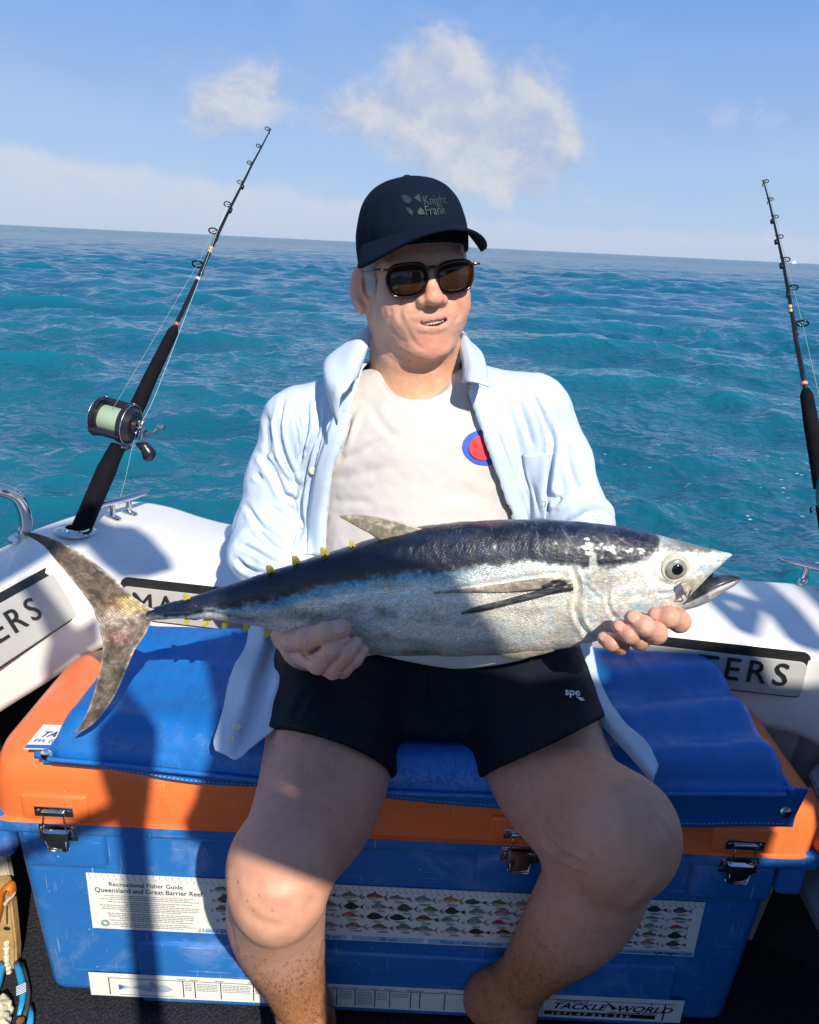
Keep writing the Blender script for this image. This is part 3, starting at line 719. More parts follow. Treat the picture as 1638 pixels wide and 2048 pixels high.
def low_sticker():
    x0, x1, z0, z1 = -.481, .481, .0235, .073
    base = sticker_base('lower_ruler_sticker', x0, z0, x1, z1, YF-.0040, 'narrow white catch size ruler sticker low on the box front')
    y = YF-.0048; ink = Acc(); grey = Acc(); sky = Acc()
    ink.add(*quadf(x0+.03, z1-.0095, x1-.012, z1-.0085, y))
    bars = [.031, .151, .170, .212, .265, .300, .335, .368, .400, .43, .462, .486, .52, .535, .575, .625, .672, .696, .722]
    for b in bars: ink.add(*quadf(x0+b, z0+.004, x0+b+.0017, z1-.0085, y))
    r = random.Random(9)
    for b in bars[1:]: grey.add(*quadf(x0+b-.008, z1-.0065, x0+b+.006, z1-.0050, y))
    for a, b in zip(bars[1:], bars[2:]):
        if b-a < .016 or .52 < a < .66: continue
        for q in range(r.choice((3, 5, 8))):
            xx = x0+a+.004; xe = x0+b-.004
            while xx < xe: l = r.uniform(.002, .006); grey.add(*quadf(xx, z1-.0150-q*.0036, min(xx+l, xe), z1-.0137-q*.0036, y)); xx += l+.001
    # pale fish facing right on the left, small line-drawn one in the middle
    V, Fs = fish_shape(x0+.092, z0+.021, .086, .020, y, 4, -1); a = Acc(); a.add(V, Fs); a.build('printed_fish', mat('pale_fish_print', (.40, .50, .56), .4, mottle=.3, mscale=90), base)
    V, Fs = fish_shape(x0+.648, z0+.018, .038, .014, y, 3, -1); a = Acc(); a.add(V, Fs); a.build('printed_fish', M['ink'], base)
    V = [(x0+.047, y-.0002, z0+.027), (x0+.056, y-.0002, z0+.022), (x0+.047, y-.0002, z0+.014)]; a = Acc(); a.add(V, [(0, 1, 2)]); a.build('blue_tail', mat('blue_tail_print', (.05, .12, .45), .4), base)
    grey.add(*quadf(x0+.048, z0+.0042, x0+.135, z0+.0052, y))
    # shop name block
    bx = x0+.735
    ink.add(*quadf(bx, z0+.003, bx+.001, z1-.009, y)); ink.add(*quadf(x1-.031, z0+.004, x1-.0285, z1-.0085, y)); ink.add(*quadf(bx+.174, z1-.013, bx+.1765, z1-.0085, y))
    ink.add(*quadf(bx+.004, z0+.006, x1-.042, z0+.0145, y))
    txt(ink, 'TOWNSVILLE', .0068, bx+.022, z1-.0145, y, bold=.02, sx=1.25)
    txt(ink, 'TACKLE', .0185, bx+.014, z0+.0205, y, bold=.02, sx=1.30, shear=.35); txt(ink, 'WORLD', .0185, bx+.118, z0+.0205, y, bold=.02, sx=1.32, shear=.35)
    txt(ink, '366 INGHAM ROAD', .0062, bx+.108, z0+.0152, y, sx=1.45, bold=.01)
    wh = Acc(); txt(wh, '( 0 7 )  4 7  2 5 1  2 6 6', .0088, bx+.016, z0+.0072, y-.0004, sx=1.52, bold=.02)
    tag(wh.build('phone_number', M['stk'], base), kind='stuff')
    ink.add([(bx+.098, y-.0001, z1-.006), (bx+.121, y-.0001, z0+.026), (bx+.113, y-.0001, z0+.022), (bx+.110, y-.0001, z0+.029)], [(0, 1, 2, 3)])
    [tag(q, kind='stuff') for q in (ink.build('printed_lettering', M['ink'], base), grey.build('fine_print', M['ink_grey'], base))]
big_sticker(); low_sticker()
# lid sticker, half under the cushion
def lid_sticker():
    pl = Plane(PZ(47, 1497, .517), PZ(104, 1497, .517), PZ(80, 1449, .517))
    P = [PZ(*q, .5215) for q in ((47, 1497), (87, 1449), (180, 1452), (180, 1500))]
    o = prism('lid_sticker', P, (0, 0, -.001), M['stk'], cooler); o['label'] = 'shop sticker with phone number on the lid, partly under the cushion'
    a = Acc(); xd = P[3]-P[0]; yd = P[1]-P[0]; yd = yd-xd*(yd@xd)/(xd@xd)
    org = PZ(78, 1473, .5222); V, Fs = text_mesh('TACKLE', .017, org, xd, yd, bold=.03, shear=.4, sx=1.0); a.add(V, Fs)
    org = PZ(66, 1484, .5222); V, Fs = text_mesh('PH: (07)', .0105, org, xd, yd, bold=.01, sx=1.1); a.add(V, Fs); a.build('printed_lettering', M['ink_navy'], o)
    b = [PZ(*q, .5219) for q in ((48, 1496), (54, 1489), (180, 1491), (180, 1499))]; mesh('blue_band', b, [(0, 1, 2, 3)], mat('royal_blue_ink', (.03, .12, .6), .4), o)
lid_sticker()

# ------------------------------------------------------------------ vinyl cushion
def vinyl_mat():
    mt, nt, b = _material('blue_vinyl', (0.008, 0.15, 0.50), 0.36)
    tc = nt.add('ShaderNodeTexCoord').outputs['Object']
    c = nt.mix(nt.maprange(nt.noise(tc, 5, 5), .35, .65, 0, 1), (0.006, 0.12, 0.40), (0.009, 0.15, 0.48))
    nt.link(c, b.inputs['Base Color'])
    cr = nt.noise(nt.mapping(tc, (22, 5, 20), (0, 0, .5)), 1.6, 6, .7, 1.5)
    cre = nt.maprange(nt.math('ABSOLUTE', nt.math('SUBTRACT', cr, .5)), 0, .02, 0, 1)
    h = nt.math('ADD', nt.math('MULTIPLY', nt.noise(tc, 420, 3), .15), nt.math('MULTIPLY', cre, .25))
    nt.link(nt.bump(h, .6, .0018), b.inputs['Normal'])
    nt.link(nt.maprange(nt.noise(tc, 30, 4), .3, .7, .28, .46), b.inputs['Roughness'])
    return mt
M['vinyl'] = vinyl_mat()
M['thread'] = mat('pale_thread', (.35, .45, .62), .8)
cushion = tag(empty('seat_cushion', (0, 1.0, .52)), 'bright blue vinyl cushion with piped edge and press studs, spread over the orange lid', 'cushion')
CX0, CX1 = -.470, .530
def cushion_top():
    nx, ny = 150, 60; V = []; 
    rows = []
    fr, bk = .825, 1.145
    t = np.linspace(0, 1, ny); s = np.linspace(0, 1, nx)
    S, T = np.meshgrid(s, t)
    x = CX0+(CX1-CX0)*S; y = fr+(bk-fr)*T
    x = x+np.where(S < .5, 1, -1)*0.02*(T)*(np.abs(S-.5)*2)**2*0
    edge = np.minimum(1, np.minimum(S, 1-S)*(CX1-CX0)/.03); fe = np.minimum(1, T*(bk-fr)/.05); be = np.minimum(1, (1-T)*(bk-fr)/.03)
    rnd = (1-(1-edge)**2)**.5*(1-(1-fe)**2)**.5*(1-(1-be)**2)**.5
    z = .523+.056*rnd
    # the sitter presses it down; waves run out to the right
    press = np.exp(-((x-.02)/.26)**2-((y-.97)/.14)**2)
    z -= .030*press
    p = np.stack([x*5, y*14, x*0], -1)
    z += .004*fbm(p+[3, 1, 0], 3)*rnd
    z += .0065*np.sin((y-.83)*2*math.pi/.105+1.2*np.sin(x*7)+.6)*np.clip((x-.18)/.2, 0, 1)*rnd
    z += .0018*vnoise(np.stack([x*60, y*25, x*0], -1))*rnd
    y = y-.012*np.cos((x-.03)*5)*(1-T)
    top = np.stack([x, y, z], -1).reshape(-1, 3)
    n = nx*ny; V = list(map(tuple, top)); Fs = [(j*nx+i, j*nx+i+1, (j+1)*nx+i+1, (j+1)*nx+i) for j in range(ny-1) for i in range(nx-1)]
    # sides down to the lid
    border = [j for j in range(nx)]+[(k+1)*nx-1 for k in range(1, ny)]+[(ny-1)*nx+i for i in range(nx-2, -1, -1)]+[k*nx for k in range(ny-2, 0, -1)]
    b0 = len(V)
    for i in border: V.append((top[i][0], top[i][1], .5205))
    m_ = len(border)
    for k in range(m_): Fs.append((border[k], b0+k, b0+(k+1) % m_, border[(k+1) % m_])[::-1])
    o = mesh('cushion_top', V, Fs, M['vinyl'], cushion)
    # piping along the left and right edges and the front edge
    for xx, i in ((CX0, 0), (CX1, nx-1)):
        pts = [top[j*nx+i]+np.array([-.004 if i == 0 else .004, 0, .004]) for j in range(0, ny, 2)]
        tube('piping', pts, .0048, M['vinyl'], cushion, 10)
    pts = [top[i]+np.array([0, -.003, .003]) for i in range(0, nx, 2)]
    tube('piping', pts, .0036, M['vinyl'], cushion, 8)
cushion_top()
def flap():
    """front skirt that hangs over the lid edge, wavy, with stitching and press studs"""
    nx, nz = 170, 26; V = []; st = []
    lowpx = [(88, 1514), (250, 1537), (440, 1560), (620, 1580), (830, 1596), (1050, 1616), (1250, 1640), (1400, 1648), (1578, 1642)]
    lx = np.array([PY(*q, .862)[0] for q in lowpx]); lz = np.array([PY(*q, .862)[2] for q in lowpx])
    S = np.linspace(0, 1, nx)
    for j in range(nz):
        t = j/(nz-1)
        for s in S:
            x = lx[0]+(lx[-1]-lx[0])*s; zl = np.interp(x, lx, lz)
            zt = .530; z = zt+(zl-zt)*t
            # lid profile: out and down
            yb = .845+.018*math.sin(t*math.pi*.5); 
            if t < .15: yb -= 0
            w = .010*(float(vnoise(np.array([x*6.0, 1.7, t*.8])))+.3)*(.3+.7*t)+.004*math.sin(x*21+1)*t
            bul = .012*math.sin(min(1, t*1.3)*math.pi)*(.6+.4*math.sin(x*9))
            V.append((x, yb-.004-w-bul, z+.0))
    Fs = [(j*nx+i, (j+1)*nx+i, (j+1)*nx+i+1, j*nx+i+1) for j in range(nz-1) for i in range(nx-1)]
    o = mesh('front_skirt', V, Fs, M['vinyl'], cushion)
    md = o.modifiers.new('thick', 'SOLIDIFY'); md.thickness = .003; md.offset = -1
    V = np.array(V).reshape(nz, nx, 3)
    bm = bmesh.new(); row = V[nz-3]
    for i in range(2, nx-3, 1):
        a = row[i]*.75+row[i+1]*.25; b = row[i]*.25+row[i+1]*.75
        bm_tube(bm, [a-[0, .001, 0], b-[0, .001, 0]], .0007, 5)
    tag(bm_link('stitching', bm, M['thread'], cushion), kind='stuff')
    for px, py in ((100, 1506), (830, 1581), (1573, 1632)):
        q = PY(px, py, .84); i = int(np.argmin(abs(row[:, 0]-q[0]))); jj = int(np.argmin(abs(V[:, i, 2]-q[2]))); c = V[jj, i]-np.array([0, .002, 0])
        bm = bmesh.new(); n = Vector((0, -1, .25))
        bm_tube(bm, [Vector(c), Vector(c)+n.normalized()*.003, Vector(c)+n.normalized()*.0045], [.0082, .0080, .005], 20)
        bm_link('press_stud', bm, M['steel'], cushion, True, 40)
flap()
# ------------------------------------------------------------------ implicit modelling
class SDF:
    """smooth unions of round cones and ellipsoids on a grid, meshed with OpenVDB"""
    def __init__(s, lo, hi, h):
        s.lo = np.array(lo, float); s.h = h; s.n = np.ceil((np.array(hi)-s.lo)/h).astype(int)+1
        s.d = np.full(s.n, 0.25, np.float32)
    def _blk(s, lo, hi):
        a = np.clip(np.floor((np.asarray(lo)-s.lo)/s.h).astype(int), 0, s.n); b = np.clip(np.ceil((np.asarray(hi)-s.lo)/s.h).astype(int)+1, 0, s.n)
        if (b <= a).any(): return None, None
        g = np.meshgrid(*[(np.arange(a[i], b[i])*s.h+s.lo[i]).astype(np.float32) for i in range(3)], indexing='ij')
        return (slice(a[0], b[0]), slice(a[1], b[1]), slice(a[2], b[2])), g
    def _put(s, sl, d, k, op):
        D = s.d[sl]
        if op == 'add':
            if k > 0: hh = np.maximum(k-np.abs(D-d), 0)/k; s.d[sl] = np.minimum(D, d)-hh*hh*k*.25
            else: s.d[sl] = np.minimum(D, d)
        else:
            d = -d
            if k > 0: hh = np.maximum(k-np.abs(D-d), 0)/k; s.d[sl] = np.maximum(D, d)+hh*hh*k*.25
            else: s.d[sl] = np.maximum(D, d)
    def cone(s, a, b, ra, rb, k=.01, op='add', flat=None):
        a = np.array(a, float); b = np.array(b, float); m_ = max(ra, rb)+k+3*s.h
        sl, g = s._blk(np.minimum(a, b)-m_, np.maximum(a, b)+m_)
        if sl is None: return s
        ba = b-a; L = max(ba@ba, 1e-9)
        p = [g[i]-a[i] for i in range(3)]
        t = np.clip((p[0]*ba[0]+p[1]*ba[1]+p[2]*ba[2])/L, 0, 1)
        d = np.sqrt(sum((p[i]-t*ba[i])**2 for i in range(3)))-(ra+(rb-ra)*t)
        s._put(sl, d, k, op); return s
    def chain(s, pts, rads, k=.01, op='add'):
        for i in range(len(pts)-1): s.cone(pts[i], pts[i+1], rads[i], rads[i+1], k, op)
        return s
    def limb(s, pts, rads, k=.02, n=12):
        """one smoothly bent, tapering limb, blended in as a whole"""
        P = spline(pts, n); R_ = [float(q[0]) for q in spline([(r, 0, 0) for r in rads], n)]
        full = s.d; s.d = np.full(s.n, .25, np.float32)
        for i in range(len(P)-1): s.cone(P[i], P[i+1], R_[i], R_[i+1], 0)
        one = s.d; hh = np.maximum(k-np.abs(full-one), 0)/k; s.d = np.minimum(full, one)-hh*hh*k*.25; return s
    def ell(s, c, r, k=.01, op='add', rot=None):
        c = np.array(c, float); r = np.array(r, float); m_ = r.max()+k+3*s.h
        if rot is None: sl, g = s._blk(c-r-k-3*s.h, c+r+k+3*s.h)
        else: sl, g = s._blk(c-m_, c+m_)
        if sl is None: return s
        p = [g[i]-c[i] for i in range(3)]
        if rot is not None:
            R_ = np.array(Euler(rot).to_matrix()).T; p = [sum(R_[i][j]*p[j] for j in range(3)) for i in range(3)]
        k0 = np.sqrt(sum((p[i]/r[i])**2 for i in range(3))); k1 = np.sqrt(sum((p[i]/r[i]**2)**2 for i in range(3)))+1e-6
        s._put(sl, k0*(k0-1)/k1, k, op); return s
    def plane(s, p, n, k=0.0):
        """cut away the side the normal points to"""
        n = np.array(n, float); n /= np.linalg.norm(n); p = np.array(p, float)
        sl, g = s._blk(s.lo, s.lo+s.n*s.h)
        d = sum((g[i]-p[i])*n[i] for i in range(3)); s._put(sl, -d, k, 'sub'); return s
    def coords(s):
        return np.meshgrid(*[(np.arange(s.n[i])*s.h+s.lo[i]).astype(np.float32) for i in range(3)], indexing='ij')
    def mesh(s):
        g = vdb.FloatGrid(); g.copyFromArray(np.clip(s.d, -4*s.h, 4*s.h).astype(np.float32))
        pts, q = g.convertToQuads(isovalue=0.0)
        V = pts.astype(float)*s.h+s.lo; Q = q.astype(int); c = V.mean(0)
        vol = (np.cross(V[Q[:, 1]]-c, V[Q[:, 2]]-c)*(V[Q[:, 0]]-c)).sum()+(np.cross(V[Q[:, 2]]-c, V[Q[:, 3]]-c)*(V[Q[:, 0]]-c)).sum()
        return V, (Q if vol > 0 else Q[:, ::-1])
def vnormals(V, Q):
    n = np.cross(V[Q[:, 2]]-V[Q[:, 0]], V[Q[:, 3]]-V[Q[:, 1]]); N = np.zeros_like(V)
    for i in range(4): np.add.at(N, Q[:, i], n)
    return N/(np.linalg.norm(N, axis=1)[:, None]+1e-12)
def relax(V, Q, it=1, f=.5):
    for _ in range(it):
        S = np.zeros_like(V); c = np.zeros(len(V))
        for i in range(4):
            j = (i+1) % 4; np.add.at(S, Q[:, i], V[Q[:, j]]); np.add.at(S, Q[:, j], V[Q[:, i]])
            np.add.at(c, Q[:, i], 1); np.add.at(c, Q[:, j], 1)
        V = V*(1-f)+S/c[:, None]*f
    return V
def projv(V):
    v = V-CAM; z = v@_f; return 819+F*(v@_R)/z, 1024-F*(v@_U)/z
def sculpt(V, N, strokes, side=None):
    """strokes: (points seen at these picture coordinates, width px, depth m); + carves in, - raises"""
    px, py = projv(V); facing = ((CAM-V)*N).sum(1) > 0
    if side is not None: facing &= side(V)
    D = np.zeros(len(V))
    for pts, w, dep in strokes:
        pts = np.array(spline([(a, b, 0) for a, b in pts], 6))[:, :2] if len(pts) > 2 else np.array(pts, float)
        lo = pts.min(0)-3*w; hi = pts.max(0)+3*w
        idx = np.where(facing & (px > lo[0]) & (px < hi[0]) & (py > lo[1]) & (py < hi[1]))[0]
        if not len(idx): continue
        P = np.stack([px[idx], py[idx]], 1); best = np.full(len(idx), 1e9); bt = np.zeros(len(idx)); n = len(pts)-1
        for i in range(n):
            a, b = pts[i], pts[i+1]; ab = b-a; L = ab@ab+1e-9
            t = np.clip(((P-a)@ab)/L, 0, 1); d = np.linalg.norm(P-a-t[:, None]*ab, axis=1)
            m_ = d < best; best[m_] = d[m_]; bt[m_] = (i+t[m_])/n
        taper = np.clip(np.minimum(bt, 1-bt)/.22, 0.15, 1)
        g = np.exp(-(best/w)**2)-.35*np.exp(-((best-1.9*w)/w)**2)
        D[idx] += dep*g*taper
    return V-N*D[:, None]
def to_mesh(name, V, Q, mt, parent, col=None):
    me = bpy.data.meshes.new(name); n = len(Q); k = Q.shape[1]
    me.vertices.add(len(V)); me.vertices.foreach_set('co', np.asarray(V, np.float32).ravel())
    me.loops.add(n*k); me.loops.foreach_set('vertex_index', Q.ravel().astype(np.int32))
    me.polygons.add(n); me.polygons.foreach_set('loop_start', np.arange(0, n*k, k, dtype=np.int32)); me.update(calc_edges=True)
    if col is not None:
        at = me.color_attributes.new('tone', 'FLOAT_COLOR', 'POINT'); c = np.ones((len(V), 4), np.float32); c[:, :3] = col
        at.data.foreach_set('color', c.ravel())
    return link(name, me, mt, parent)
def inside_poly(px, py, poly):
    poly = np.array(poly, float); r = np.zeros(px.shape, bool); n = len(poly)
    for i in range(n):
        x0, y0 = poly[i]; x1, y1 = poly[(i+1) % n]
        c = ((y0 > py) != (y1 > py)) & (px < (x1-x0)*(py-y0)/(y1-y0+1e-12)+x0); r ^= c
    return r

# ------------------------------------------------------------------ the man
person = tag(empty('person', (0.02, 1.08, 0.56)), 'man in dark cap, sunglasses and open pale blue shirt, seated holding a fish', 'person')
def skin_mat():
    mt, nt, b = _material('skin', (.45, .24, .16), .48)
    at = nt.add('ShaderNodeVertexColor', layer_name='tone').outputs[0]
    tc = nt.add('ShaderNodeTexCoord').outputs['Object']
    n = nt.noise(tc, 55, 5, .6); n2 = nt.noise(tc, 16, 4, .6)
    c = nt.mix(nt.maprange(n, .35, .65, 0, 1), (.94, .90, .88), (1.05, 1.06, 1.06))
    c = nt.mix(1.0, at, c, 'MULTIPLY')
    c = nt.mix(nt.maprange(n2, .5, .75, 0, .22), c, (.58, .24, .15))
    spot = nt.add('ShaderNodeTexVoronoi'); spot.inputs['Scale'].default_value = 75; nt.link(tc, spot.inputs['Vector'])
    c = nt.mix(nt.math('MULTIPLY', nt.maprange(spot.outputs['Distance'], .08, .2, .45, 0), nt.math('GREATER_THAN', n2, .56)), c, (.20, .09, .06))
    nt.link(c, b.inputs['Base Color'])
    h = nt.math('ADD', nt.math('MULTIPLY', nt.noise(tc, 420, 4, .7), .6), nt.math('MULTIPLY', nt.noise(nt.mapping(tc, (1, 1, 1.5)), 120, 4, .7), .35))
    nt.link(nt.bump(h, .42, .0018), b.inputs['Normal'])
    b.inputs['Subsurface Weight'].default_value = .12; b.inputs['Subsurface Radius'].default_value = (.012, .005, .003); b.inputs['Subsurface Scale'].default_value = .6
    nt.link(nt.maprange(nt.noise(tc, 30, 4), .3, .7, .42, .62), b.inputs['Roughness'])
    return mt
M['skin'] = skin_mat()
SK = np.array([.64, .36, .25]); RED = np.array([.66, .27, .20]); TAN = np.array([.52, .23, .11]); PALE = np.array([.56, .28, .17])
body_V = []; body_Q = []; body_C = []; _bn = 0
def add_body(V, Q, C):
    global _bn
    body_V.append(V); body_Q.append(Q+_bn); body_C.append(C); _bn += len(V)
# ---- head (local frame: x to the picture's right, -y out of the face)
HC = PY(827, 543, 1.165)
HR = np.array((Matrix.Rotation(math.radians(15), 3, 'Z') @ Matrix.Rotation(math.radians(-5.5), 3, 'Y') @ Matrix.Rotation(math.radians(1.5), 3, 'X')))
def H(p): return np.asarray(p, float)@HR.T+HC
def Hinv(p): return (np.asarray(p)-HC)@HR
def face_surface_y(x, z):
    pass
def build_head():
    s = SDF((-.115, -.15, -.24), (.115, .14, .13), .0019)
    s.ell((0, .004, .036), (.074, .093, .086), .02)
    s.ell((0, -.022, -.03), (.0685, .070, .086), .02)
    s.ell((0, -.036, -.058), (.0590, .056, .046), .02)                 # jaw
    s.ell((0, -.044, -.084), (.042, .044, .026), .018)
    s.cone((-.046, .012, -.056), (-.026, -.060, -.096), .020, .015, .016); s.cone((.046, .012, -.056), (.026, -.060, -.096), .020, .015, .016)
    s.ell((0, -.079, -.100), (.030, .018, .018), .016)                 # chin
    s.ell((0, -.026, -.112), (.042, .040, .022), .018)                 # soft under-chin
    for q in (-1, 1):
        s.ell((q*.040, -.063, -.030), (.024, .023, .020), .02); s.ell((q*.042, -.064, -.044), (.017, .016, .014), .016)         # cheekbones
        s.ell((q*.038, -.056, -.058), (.020, .020, .024), .02)         # jowls
        s.cone((q*.012, -.084, .022), (q*.046, -.068, .018), .012, .010, .014)   # brow
        s.ell((q*.031, -.094, -.001), (.017, .014, .012), .012, 'sub') # sockets
        s.ell((q*.031, -.071, -.003), (.0135, .012, .0115), .004)        # eyelids
    s.cone((0, -.083, .012), (0, -.104, -.022), .0085, .0105, .012)      # nose
    s.ell((0, -.1085, -.0275), (.0130, .0110, .0098), .006)
    for q in (-1, 1):
        s.ell((q*.0140, -.0980, -.0310), (.0078, .0105, .0075), .005)
        s.ell((q*.0072, -.1010, -.0392), (.0036, .0055, .0040), .003, 'sub')
    s.ell((0, -.078, -.058), (.038, .018, .030), .018)                  # muzzle
    # lips, slightly open in a lopsided smile
    mp = lambda x: (x, -.0965+6.5*x*x, 0)
    def lip(z0, cz, r, y0):
        pts = [(x, -.0965+y0+11*x*x, z0+cz*x*x+.02*x) for x in np.linspace(-.0345, .0330, 9)]
        rr = [r*(1-.62*abs((i-4)/4)**2) for i in range(9)]
        s.chain(pts, rr, .0045)
    lip(-.0558, 7.0, .0030, 0.0012); lip(-.0715, 15.0, .0046, 0.0002)
    pts = [(x, -.0930+11*x*x, -.0632+10*x*x+.02*x) for x in np.linspace(-.0300, .0270, 7)]
    for dy_ in (0, -.0055): s.chain([(a_, b_+dy_, c_) for a_, b_, c_ in pts], [.0008, .0018, .0028, .0036, .0041, .0034, .0014], .0010, 'sub')
    # ears
    for q in (-1, 1):
        s.ell((q*(.0805 if q < 0 else .0765), .010, -.018), (.0080, .018, .030), .006, rot=(math.radians(8), math.radians(q*-8), math.radians(q*-36)))
        s.ell((q*(.081 if q < 0 else .0745), .008, -.044), (.0070, .010, .012), .006)
        s.ell((q*(.0890 if q < 0 else .0830), .000, -.015), (.0075, .0120, .021), .003, 'sub', rot=(math.radians(8), 0, math.radians(q*-36)))
    s.ell((-.077, .012, -.018), (.012, .020, .030), .008)
    # neck down into the collar
    s.cone((0, .026, -.060), (-.004, .018, -.20), .063, .072, .03)
    s.cone((-.022, -.012, -.118), (-.010, -.012, -.21), .036, .048, .03); s.cone((.022, -.012, -.118), (.012, -.012, -.21), .036, .048, .03)
    V, Q = s.mesh(); V = relax(V, Q, 1, .35)
    L = V.copy(); V = H(V); N = vnormals(V, Q)
    N = N*np.sign(((V-V.mean(0))*N).sum())
    st = [([(816, 594), (804, 610), (800, 630), (808, 650)], 5, .0034), ([(900, 592), (914, 606), (919, 628), (911, 650)], 4.5, .0030),
          ([(812, 648), (818, 668), (832, 688), (850, 700)], 4, .0013), ([(906, 650), (908, 668), (898, 688)], 4, .0008), ([(846, 660), (866, 665), (888, 660)], 6, .0013),
          ([(776, 606), (782, 628), (778, 650), (792, 672), (812, 692)], 3.4, .0007), ([(766, 612), (769, 634), (764, 656), (780, 682), (802, 702)], 3, .0005),
          ([(752, 648), (770, 684), (794, 710), (834, 726)], 5, .0012), ([(750, 676), (772, 708), (804, 730), (850, 740), (888, 732)], 5, .0010),
          ([(782, 590), (796, 598), (812, 598)], 4, .0008), ([(898, 590), (912, 590), (926, 584)], 4, .0008),
          ([(840, 486), (868, 488), (905, 486)], 2.6, .0005), ([(836, 497), (866, 499), (905, 496)], 2.6, .0005), ([(857, 500), (856, 512)], 2.6, .0008), ([(869, 499), (871, 512)], 2.6, .0008)]
    V = sculpt(V, N, [(a_, b_*1.15, c_*.62) for a_, b_, c_ in st]+[([(728, 546), (716, 556), (715, 578), (724, 600), (733, 612)], 4.5, .0042), ([(731, 560), (729, 575), (733, 590)], 3.5, .0030), ([(722, 548), (724, 566), (727, 580)], 2.2, -.0012)])
    V = V+N*(.0004*fbm(L*95, 3)+.0002*fbm(L*[60, 60, 240], 2))[:, None]
    px, py = projv(V)
    red = np.zeros(len(V))
    for cx, cy, rx, ry, w in ((870, 588, 26, 20, .9), (925, 600, 22, 26, .8), (862, 688, 48, 26, .9), (800, 600, 30, 25, .35), (865, 490, 60, 14, .5), (716, 570, 20, 40, .8)):
        red = np.maximum(red, w*np.exp(-((px-cx)/rx)**2-((py-cy)/ry)**2))
    front = L[:, 1] < -.02; red = red*np.where(front | (L[:, 0] < -.07), 1, 0)
    C = SK*(1-red[:, None])+RED*red[:, None]
    nk = np.clip((-L[:, 2]-.115)/.04, 0, 1)[:, None]; C = C*(1-nk*.8)+np.array([.66, .345, .205])*nk*.8
    lipm = (np.abs(L[:, 0]) < .033) & (L[:, 1] < -.080) & (np.abs(L[:, 2]+.0600-.02*L[:, 0]+.0015-9*L[:, 0]**2) < .0100-.0085*(L[:, 0]/.033)**2)
    C[lipm] = C[lipm]*.35+np.array([.60, .24, .20])*.65
    mouth = (np.abs(L[:, 0]) < .028) & (L[:, 1] < -.078) & (L[:, 1] > -.0965+11*L[:, 0]**2) & (np.abs(L[:, 2]+.0632-.02*L[:, 0]-10*L[:, 0]**2) < .0052)
    C[mouth] = (.06, .02, .018)
    add_body(V, Q, C)
build_head()
